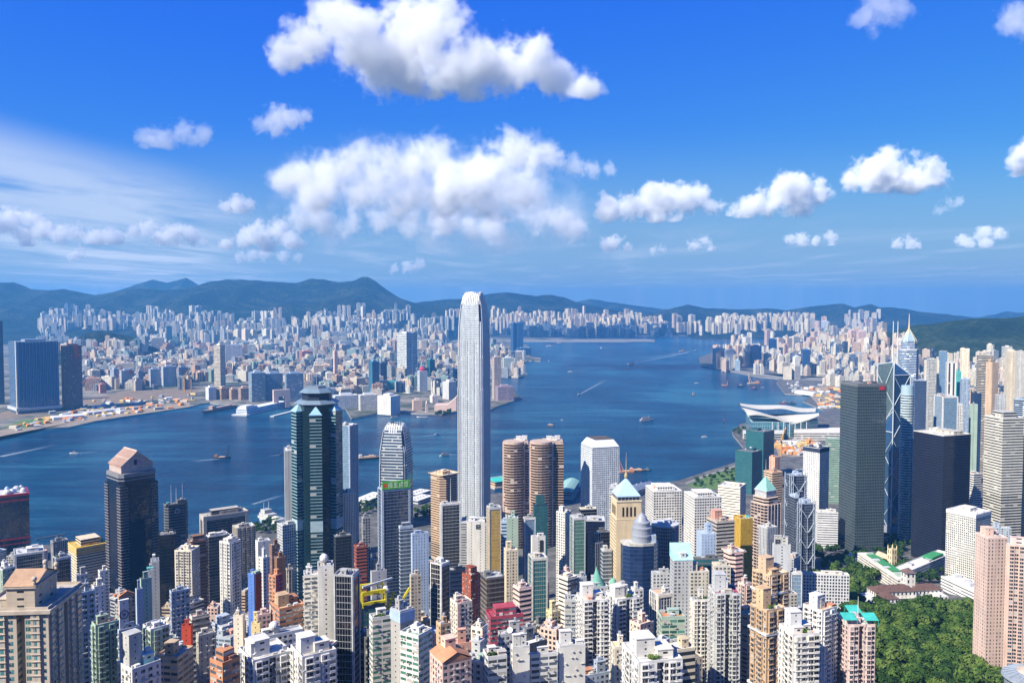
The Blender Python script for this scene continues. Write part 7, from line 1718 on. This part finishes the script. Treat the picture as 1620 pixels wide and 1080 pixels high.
WOOD = [(1268, 950), (1262, 938), (1290, 920), (1345, 908), (1375, 902), (1388, 925), (1380, 955), (1398, 972), (1440, 968), (1500, 955), (1530, 962), (1548, 1000), (1545, 1064), (1575, 1050), (1600, 1100), (1370, 1100), (1378, 1005), (1322, 968)]
TREES = []; rnd = random.Random(77)
GH = tg(1432, 952)
def scatter(poly, n, sp, s0, s1, what, z=None, clear=True):
    xs_ = [p[0] for p in poly]; ys_ = [p[1] for p in poly]; k = 0; tr = 0
    while k < n and tr < n * 14:
        tr += 1; px, py = rnd.uniform(min(xs_), max(xs_)), rnd.uniform(min(ys_), max(ys_))
        if not inside(poly, px, py): continue
        p = tg(px, py) if z is None else ground(px, py, z)
        if clear and not free(p.x, p.y, 1.5): continue
        if any(abs(p.x - q[1]) < sp and abs(p.y - q[2]) < sp * 1.2 for q in TREES): continue
        if abs(p.x - GH.x) < 56 and -52 < p.y - GH.y < 40: continue
        TREES.append((p.y, p.x, p.y, p.z, rnd.uniform(s0, s1), what)); k += 1
scatter(WOOD, 480, 4.9, .75, 2.0, 'leafy green tree in the dense hillside wood at the lower right')
scatter([(1288, 830), (1322, 828), (1326, 872), (1345, 885), (1345, 905), (1300, 900), (1285, 868)], 40, 7, 1.0, 1.6, 'dark green tree in the square left of the steel gridded glass tower')
scatter([(1325, 888), (1400, 850), (1440, 842), (1452, 862), (1420, 885), (1360, 890)], 40, 7, .9, 1.5, 'green tree on the terraces below the cross braced tower')
scatter([(1390, 896), (1500, 890), (1510, 925), (1455, 925), (1400, 915)], 64, 7, .9, 1.5, 'green tree behind the white mansion with brown roofs')
scatter([(1566, 806), (1640, 800), (1640, 860), (1596, 862), (1570, 832)], 60, 8, 1.2, 2.0, 'green tree in the park below the big beige banded tower')
scatter([(402, 834), (442, 826), (446, 842), (404, 846)], 14, 9, 1.0, 1.5, 'green tree by the white ship shaped terminal', 4.0, False)
scatter([(562, 800), (600, 792), (600, 812), (564, 818)], 14, 9, 1.0, 1.5, 'green tree behind the long white ferry pier', 4.0, False)
scatter([(655, 806), (720, 798), (724, 820), (655, 822)], 22, 9, 1.0, 1.5, 'green tree on the deck left of the tallest silver tower', 4.0, False)
scatter([(1090, 764), (1162, 742), (1164, 768), (1100, 775)], 22, 12, .8, 1.3, 'small tree on the lawn of the shore park', 4.0, False)
scatter([(1160, 682), (1176, 678), (1182, 690), (1164, 690)], 9, 12, 1.0, 1.5, 'tree on the harbour point before the wing roofed hall', 4.0, False)
scatter([(688, 655), (712, 653), (712, 657), (690, 659)], 10, 14, 1.2, 1.8, 'tree beside the clock tower across the harbour', 4.0, False)
TREES.sort(key=lambda t_: -t_[4] / t_[0]); KEEP = 300          # the trees that show largest stand alone
for (_, x, y, z, s, wd) in TREES[:KEEP]: tree(x, y, z, s, rnd, wd, wd.replace('tree', 'trees', 1))
b = MB()
for (_, x, y, z, s, wd) in TREES[KEEP:]:
    for j in range(6): leafblob(b, (x + rnd.uniform(-3, 3) * s, y + rnd.uniform(-3, 3) * s, z + (5.5 + rnd.uniform(-1, 3)) * s), 2.4 * s, rnd, 42, 1.0 * s)
if b.v: tag(b.build('distant_wood_foliage', LEAF), 'farther trees of the wood and the parks that merge into green masses', 'trees', None, 'stuff')
# undergrowth: a bumpy green floor under the wood
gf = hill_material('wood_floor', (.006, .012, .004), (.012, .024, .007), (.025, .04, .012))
def patch(name, pix, mat, dz, z=None):
    pts = [(tg(*p) if z is None else ground(p[0], p[1], z)) for p in pix]; c = sum(pts, Vector()) / len(pts); b = MB(); N = 10
    for i in range(len(pts)):
        a, d = pts[i], pts[(i + 1) % len(pts)]
        for j in range(N):
            q = [c.lerp(a, j / N), c.lerp(a, (j + 1) / N), c.lerp(d, (j + 1) / N), c.lerp(d, j / N)]
            q = [(v.x, v.y, (max(4.0, terrain(v.x, v.y)) if z is None else z) + dz) for v in q]
            b.face(q if j else q[1:], None, 0, True)
    return tag(b.build(name, mat), kind='structure')
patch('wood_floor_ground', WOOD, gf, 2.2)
lawnm = simple('lawn_grass', (.09, .16, .04), .9, var=.2, scale=.05); sandm = simple('bare_sand', (.27, .215, .15), .95, var=.2, scale=.03)
roadm = simple('asphalt_road', (.09, .09, .09), .85, var=.1, scale=.1); pavem = simple('pale_paving', (.22, .21, .19), .85, var=.12, scale=.08)
patch('shore_lawn', [(1086, 768), (1120, 752), (1164, 740), (1166, 765), (1120, 776)], lawnm, .05, 4.0)
patch('shore_path', [(1084, 763), (1120, 749), (1164, 735), (1164, 738), (1120, 752), (1086, 766)], pavem, .09, 4.0)
patch('reclaimed_lawn', [(4, 676), (34, 664), (66, 662), (74, 670), (40, 677)], lawnm, .05, 4.0)
patch('reclaimed_sand', [(-60, 708), (0, 690), (70, 677), (150, 665), (300, 643), (300, 636), (150, 654), (80, 662), (0, 680)], sandm, .045, 4.0)
patch('reclaimed_earth', [(0, 664), (150, 640), (300, 628), (320, 612), (200, 618), (130, 632), (0, 652)], simple('bare_earth', (.20, .15, .10), .95, var=.25, scale=.02), .02, 4.0)
patch('site_sand', [(1225, 700), (1280, 690), (1300, 700), (1290, 722), (1232, 722)], sandm, .05, 4.0)
patch('site_sand', [(1266, 612), (1310, 610), (1318, 646), (1300, 646), (1282, 627)], sandm, .05, 4.0)
patch('runway_concrete', [(800, 540), (1034, 540.5), (1034, 537.5), (800, 538)], pavem, .06, 4.0)
patch('expressway_road', [(1108, 579), (1180, 591), (1240, 600), (1330, 603), (1330, 598), (1240, 596), (1180, 587), (1112, 576)], pavem, .08, 4.0)
patch('square_road', [(1320, 905), (1326, 885), (1400, 868), (1450, 860), (1455, 866), (1400, 876), (1332, 892)], roadm, .35)
patch('terrace_paving', [(1388, 962), (1400, 948), (1485, 940), (1488, 958), (1440, 966)], pavem, .4)
patch('garden_lawn', [(1380, 975), (1392, 962), (1440, 967), (1490, 959), (1494, 972), (1440, 988)], lawnm, 2.6)

def white_mansion():
    root = empty('mansion', (GH.x, GH.y, GH.z - 1), .12, 'white colonial mansion with dark brown hipped roofs and a square tower', 'mansion'); root.scale = (1.25, 1.25, 1.3)
    def hip(x, y, w, d, z, h, name='hipped_roof'):
        b = MB(); p = rect(w + 1.6, d + 1.6, x, y); r = [(x - w / 2 + d / 2, y), (x + w / 2 - d / 2, y)]
        A, B_, Cc, D = [(*q, z) for q in p]; R1, R2 = (*r[0], z + h), (*r[1], z + h)
        b.face([A, B_, R2, R1]); b.face([B_, Cc, R2]); b.face([Cc, D, R1, R2]); b.face([D, A, R1]); paint(b.build(name, PLAIN, root), (.13, .075, .06))
    for (x, y, w, d, h, rf) in ((-10, 6, 40, 15, 11, 1), (-22, -6, 14, 14, 9, 1), (24, 8, 28, 13, 10, 1), (30, -4, 12, 12, 8, 0), (-34, 2, 10, 18, 7, 0)):
        b = MB(); p = rect(w, d, x, y); walls(b, p, 0, h, 'P', fh=4.2, fp=4); cap(b, p, h); wallprops(b.build('walls', [FAC, PLAIN], root), 'wht', 'P', 'dk', ww=.4)
        if rf: hip(x, y, max(w, d + 1), d, h, 4.2)
    b = MB(); p = rect(9, 9, 10, 12); walls(b, p, 0, 24, 'P', fh=5, fp=4.5); wallprops(b.build('tower', [FAC], root), 'wht', 'P', 'dk', ww=.35); 
    b = MB(); q = rect(11, 11, 10, 12)
    for i in range(4): b.face([(*q[i], 24), (*q[(i + 1) % 4], 24), (10, 12, 28)])
    paint(b.build('tower_roof', PLAIN, root), (.15, .10, .09))
    b = MB()
    for k in range(9): b.box(-28 + 4.4 * k, -2.4, 0, .8, .8, 5)
    b.box(-10, -2.2, 5, 42, 2.4, .6); paint(b.build('veranda', PLAIN, root), 'off')
    for x, y in ((18, -12), (34, -13)):
        t_ = empty('cypress_tree', (GH.x + x, GH.y + y, GH.z), 0, 'thin dark cypress before the white mansion', 'tree', 'cypresses before the mansion'); b = MB()
        for k in range(7): leafblob(b, (0, 0, 2.5 + k * 1.7), 1.7 - .18 * k, random.Random(k), 60, .5)
        b.build('crown', LEAF, t_); b = MB(); b.tube([(0, 0, -.5), (0, 0, 3)], .25, 6); b.build('trunk', BARK, t_)
white_mansion()

def low_blocks():
    def blk(pxa, pya, pxb, pyb, dep, h, sty, col, rc, label, name='long_building', **kw):
        a, b_ = tg(pxa, pya), tg(pxb, pyb); v = b_ - a; L = hypot(v.x, v.y); th = atan2(v.y, v.x); n = Vector((-sin(th), cos(th), 0)); c = (a + b_) / 2 + n * dep / 2; g = min(a.z, b_.z) - 3; h += max(a.z, b_.z) - g - 1
        root = empty(name, (c.x, c.y, g), th, label, 'building', 'low buildings by the wooded slope'); NEAR.append((c.x, c.y, L / 3, g))
        body(root, rect(L, dep), h, sty, col, kw.get('g'), **{k: v for k, v in kw.items() if k != 'g'})
        b = MB(); p = rect(L, dep); ins = inset(p, .4)
        for i in range(4): b.face([(*p[i], h), (*p[(i + 1) % 4], h), (*p[(i + 1) % 4], h + 1.1), (*p[i], h + 1.1)]); b.face([(*ins[(i + 1) % 4], h), (*ins[i], h), (*ins[i], h + 1.1), (*ins[(i + 1) % 4], h + 1.1)]); b.face([(*p[i], h + 1.1), (*p[(i + 1) % 4], h + 1.1), (*ins[(i + 1) % 4], h + 1.1), (*ins[i], h + 1.1)])
        paint(b.build('parapet', PLAIN, root), col)
        rr = random.Random(int(L))
        for k in range(4): b = MB(); b.box((-.4 + .25 * k) * L, rr.uniform(-.2, .2) * dep, h + .02, rr.uniform(4, 9), dep * .4, rr.uniform(2, 4)); paint(b.build('roof_hut', PLAIN, root), rr.choice([col, rc, 'lgr']))
        return root, L, h
    r, L, h = blk(1356, 905, 1420, 932, 20, 13, 'P', 'wht', 'grn', 'long white wing under green roof sheeting, left of the white mansion', wh=.35, ww=.8)
    for k in range(3): b = MB(); b.box(-L * .3 + k * L * .22, 3, h + 1.3, L * .2, 12, .8); paint(b.build('green_sheeting', PLAIN, r), (.05, .25, .10))
    r, L, h = blk(1424, 926, 1506, 904, 20, 14, 'P', 'wht', 'gry', 'second long white wing with a grey roof and green canopy, behind the mansion', wh=.5)
    b = MB(); b.box(L * .25, 0, h + 1.3, L * .22, 14, 2.4); paint(b.build('green_canopy', PLAIN, r), (.05, .27, .11))
    blk(1488, 934, 1548, 950, 26, 9, 'O', 'wht', 'wht', 'low white complex with flat roofs right of the white mansion', wh=.3)
    blk(1580, 868, 1600, 872, 16, 8, 'R', 'wht', 'lgr', 'small white house among the trees at the right edge')
    c = tg(1411, 896); root = empty('church_tower', (c.x, c.y, c.z), .3, 'cream church tower with corner pinnacles among trees below the cross braced tower', 'church tower')
    b = MB(); p = rect(9, 9); walls(b, p, 0, 26, 'P', fh=8, fp=4.5); cap(b, p, 26, 0); wallprops(b.build('shaft', [FAC], root), (.66, .54, .32), 'P', 'dk', ww=.3)
    for x in (-1, 1):
        for y in (-1, 1): b = MB(); b.lathe(x * 4, y * 4, [(.9, 26), (.9, 28), (.1, 32)], 6); paint(b.build('pinnacle', PLAIN, root), (.66, .54, .32))
    b = MB(); b.box(0, 16, 0, 10, 24, 10)
    for s in (-1, 1): q = [(s * 6, 4, 10), (s * 6, 28, 10), (0, 28, 15), (0, 4, 15)]; b.face(q if s > 0 else q[::-1])
    paint(b.build('nave', PLAIN, root), (.50, .42, .28))
    c = tg(1346, 888); root = empty('memorial_pavilion', (c.x, c.y, c.z), 0, 'small white domed pavilion at the foot of the steel gridded glass tower', 'pavilion')
    b = MB(); b.box(0, 0, 0, 12, 12, 7); paint(b.build('walls', PLAIN, root), 'wht'); b = MB(); b.lathe(0, 0, [(5, 7), (4.6, 9), (3, 11.5), (.6, 13), (.1, 16)], 12); paint(b.build('dome', PLAIN, root), 'wht')
    # round glazed roof cut by the bottom right corner
    Y = 520; c = at(1672, 1096, Y); root = empty('round_hall', (c.x, c.y + 20, terrain(c.x, c.y) - 4), 0, 'round hall with a glazed saucer roof in the bottom right corner', 'hall'); h = c.z - root.location.z; NEAR.append((c.x, c.y + 20, 24, 0))
    b = MB(); b.lathe(0, 0, [(19, 0), (19, h), (21, h + .5), (20, h + 1.6), (12, h + 4.6)], 28, 0, False); paint(b.build('drum', PLAIN, root), (.22, .25, .28))
    b = MB(); b.lathe(0, 0, [(12, h + 4.6), (6, h + 6.4), (.1, h + 7)], 28, 0, False); paint(b.build('saucer_roof', PLAIN, root), (.52, .42, .32))
    b = MB()
    for k in range(28): a = 2 * pi * k / 28; b.tube([(20 * cos(a), 20 * sin(a), h + 1.8), (12 * cos(a), 12 * sin(a), h + 4.8)], .3, 4)
    paint(b.build('roof_ribs', METAL, root), (.34, .40, .48))
low_blocks()

# lower blocks between the towers
def infill():
    seen = set()
    rnd = random.Random(123); n = 0; pal = [('bge', 'beige'), ('off', 'off-white'), ('crm', 'cream'), ('lgr', 'light grey'), ('gry', 'grey'), ('pnk', 'pinkish'), ('stn', 'stone coloured'), ('dgr', 'dark grey'), ('tan', 'tan'), ('gbl', 'blue-grey')]
    roofs = ['gry', 'lgr', 'off', 'stn', 'grn', 'sal', 'dgr', 'wht']; hs_ = {'R': 'walk-up', 'O': 'banded', 'P': 'gridded', 'S': 'wide windowed'}
    for tr in range(9000):
        if n >= 296: break
        Y = 380 + 850 * rnd.random(); px = rnd.uniform(-40, 1330 if Y > 560 else 1240); x = (px - CX) / F * Y
        w, d = rnd.uniform(9, 20), rnd.uniform(9, 18); r = hypot(w, d) / 2
        if not all(hypot(x - a, Y - b_) > rr * .74 + r * .66 for a, b_, rr, _ in NEAR): continue
        g = max(4, terrain(x, Y)) - 3; h = rnd.uniform(24, 82) if Y < 700 else rnd.uniform(20, 66) if Y < 950 else rnd.uniform(16, 48)
        qx, qy = to_px(x, Y, g + h)
        if inside(WOOD, qx, qy + 8) or qx > 1255 and qy > 880 or qx > 1285: continue
        if qy < 800 + (40 if qx < 500 else 0): continue
        if 395 < qx < 470 and qy < 855: continue
        st = rnd.choice('RRROPS'); (col, cn) = rnd.choice(pal); rc = rnd.choice(roofs)
        th = -math.atan(x / Y) + rnd.choice((.5, .6, -.45, 1.0))
        lab = '%s %s block %s' % (cn, hs_[st], near_name(qx, qy)); rn = dict(gry='grey', lgr='pale grey', off='off-white', stn='stone', grn='green', sal='salmon', dgr='dark', wht='white')[rc]
        if lab in seen: lab = lab.replace(' block ', ' block with %s roof ' % rn)
        seen.add(lab)
        root = empty('city_building', (x, Y, g), th, lab, 'building', 'low blocks in the streets between the towers'); NEAR.append((x, Y, r, g))
        body(root, rect(w, d), h, st, col); roofkit(root, w, d, h, rnd, col, rc, 1, rnd.random() < .12, rnd.random() < .08, 1.0); n += 1
infill()

def far_litter():
    rnd = random.Random(9)
    def spots(poly, n, fn):
        k = 0; xs_ = [p[0] for p in poly]; ys_ = [p[1] for p in poly]
        while k < n:
            px, py = rnd.uniform(min(xs_), max(xs_)), rnd.uniform(min(ys_), max(ys_))
            if inside(poly, px, py): fn(ground(px, py, 4.0)); k += 1
    cols = [((.66, .26, .07), 'orange'), ((.70, .70, .68), 'white'), ((.50, .44, .36), 'tan'), ((.40, .40, .40), 'grey'), ((.62, .44, .16), 'yellowish')]
    def hut(where):
        def f(p):
            c, cn = rnd.choice(cols); L, W, h = rnd.uniform(10, 34), rnd.uniform(7, 15), rnd.uniform(3, 9); b = MB(); b.prism(rect(L, W), 0, h, 0, None)
            for s in (-1, 1): q = [(-L / 2, s * W / 2, h), (L / 2, s * W / 2, h), (L / 2, 0, h + 2), (-L / 2, 0, h + 2)]; b.face(q if s < 0 else q[::-1])
            for s in (-1, 1): q = [(s * L / 2, -W / 2, h), (s * L / 2, W / 2, h), (s * L / 2, 0, h + 2)]; b.face(q if s > 0 else q[::-1])
            tag(paint(b.build('site_shed', PLAIN, None, p, rnd.uniform(0, 3.1)), c), '%s site shed %s' % (cn, where), 'shed', 'sheds ' + where)
        return f
    spots([(1228, 702), (1280, 692), (1295, 702), (1285, 720), (1234, 720)], 42, hut('on the building site left of the steel gridded glass tower'))
    spots([(1268, 612), (1328, 606), (1332, 646), (1300, 646), (1282, 628)], 52, hut('on the yards behind the wing roofed hall'))
    spots([(0, 686), (150, 662), (300, 642), (320, 622), (150, 634), (60, 660)], 120, hut('on the reclaimed shore across the harbour'))
    def shed(px0, py0, px1, py1, W, h, lab):
        a, c = ground(px0, py0, 4), ground(px1, py1, 4); v = c - a; L = v.length; b = MB(); b.prism(rect(L, W), 0, h, 0, None); n = 6
        for i in range(n):
            y0, y1 = (-.5 + i / n) * W, (-.5 + (i + 1) / n) * W; z0, z1 = h + 4 * sin(pi * i / n), h + 4 * sin(pi * (i + 1) / n); b.face([(-L / 2, y0, z0), (L / 2, y0, z0), (L / 2, y1, z1), (-L / 2, y1, z1)])
        for s in (-1, 1): b.face([(s * L / 2, (-.5 + i / n) * W, h + 4 * sin(pi * i / n)) for i in (range(n + 1) if s > 0 else reversed(range(n + 1)))])
        tag(paint(b.build('long_shed', PLAIN, None, (a + c) / 2, atan2(v.y, v.x)), 'wht'), lab, 'shed')
    shed(82, 664, 130, 660, 46, 10, 'long white barrel roofed shed on the reclaimed shore, right of the lawn'); shed(135, 656, 180, 650, 30, 8, 'lower white shed right of the barrel roofed one on the reclaimed shore'); shed(1262, 622, 1292, 626, 40, 12, 'white shed on the yards behind the wing roofed hall')
    k = [0]
    hulls = MB(); hull(hulls, 20, 6, 2.2); hm_ = hulls.mesh('hull', [PLAIN]); cb = MB(); cb.box(-1, 0, 2.1, 9, 4, 2.4); cb.tube([(1, 0, 4), (1, 0, 12)], .2, 4); cm_ = cb.mesh('cabin', [PLAIN])
    def yacht(p):
        root = empty('moored_yacht', (p.x, p.y, 0), rnd.uniform(0, 6.28), 'small white yacht moored in the typhoon shelter behind the breakwater', 'boat', 'yachts in the typhoon shelter'); s = rnd.uniform(.8, 1.5); root.scale = (s, s, s)
        for n, m, c in (('hull', hm_, rnd.choice(['wht', 'off', 'sky', 'lgr'])), ('cabin', cm_, 'wht')): o = bpy.data.objects.new(n, m); C.objects.link(o); o.parent = root; paint(o, c)
    spots([(1243, 604), (1262, 603), (1275, 622), (1252, 622)], 70, yacht)
    for px, py, hh, lab in ((126, 640, 60, 'red tower crane right of the dark red-brown unfinished tower'), (292, 622, 70, 'orange tower crane on the far shore, left of two beside the slender tall slab'), (303, 622, 70, 'orange tower crane on the far shore, right of two beside the slender tall slab'), (188, 612, 60, 'red tower crane before the red marked slab'), (1236, 722, 40, 'orange crane on the building site left of the steel gridded glass tower'), (850, 1010, 30, 'orange crane leaning beside the dark teal glass tower')):
        near = py > 900; p = tg(px, py) if near else ground(px, py, 4.0); root = empty('tower_crane', (p.x, p.y, p.z), rnd.uniform(.2, 1.2), lab, 'crane'); q = .45 if near else 1
        b = MB(); b.box(0, 0, 0, 3 * q, 3 * q, hh); paint(b.build('crane_mast', PLAIN, root), (.60, .18, .05) if 'red' in lab else (.60, .27, .05))
        b = MB(); b.tube([(0, 0, hh), (26 * q, 0, hh + 34 * q)], 1.6 * q, 4); b.tube([(0, 0, hh), (-10 * q, 0, hh + 3)], 2 * q, 4); b.tube([(-8 * q, 0, hh + 3), (0, 0, hh + 12 * q), (26 * q, 0, hh + 34 * q)], .5 * q, 4); paint(b.build('crane_jib', PLAIN, root), (.60, .18, .05) if 'red' in lab else (.60, .30, .05))
far_litter()
# roof garden on the low deck before the silver tower
p = at(752, 822, 1180); root = empty('garden_deck', (p.x, p.y, 4), 0, 'low grey deck planted with trees at the foot of the tallest silver tower', 'building', 'low buildings by the shore')
dh = p.z - 4; b = MB(); q = rect(40, 34); walls(b, q, 0, dh, 'O'); cap(b, q, dh); wallprops(b.build('walls', [FAC, PLAIN], root), 'lgr', 'O', 'dk', wh=.3)
b = MB(); rr = random.Random(4)
for k in range(14): leafblob(b, (rr.uniform(-15, 15), rr.uniform(-14, 6), dh + 2.5), rr.uniform(2, 3.2), rr, 70, .8)
b.build('roof_trees', LEAF, root)
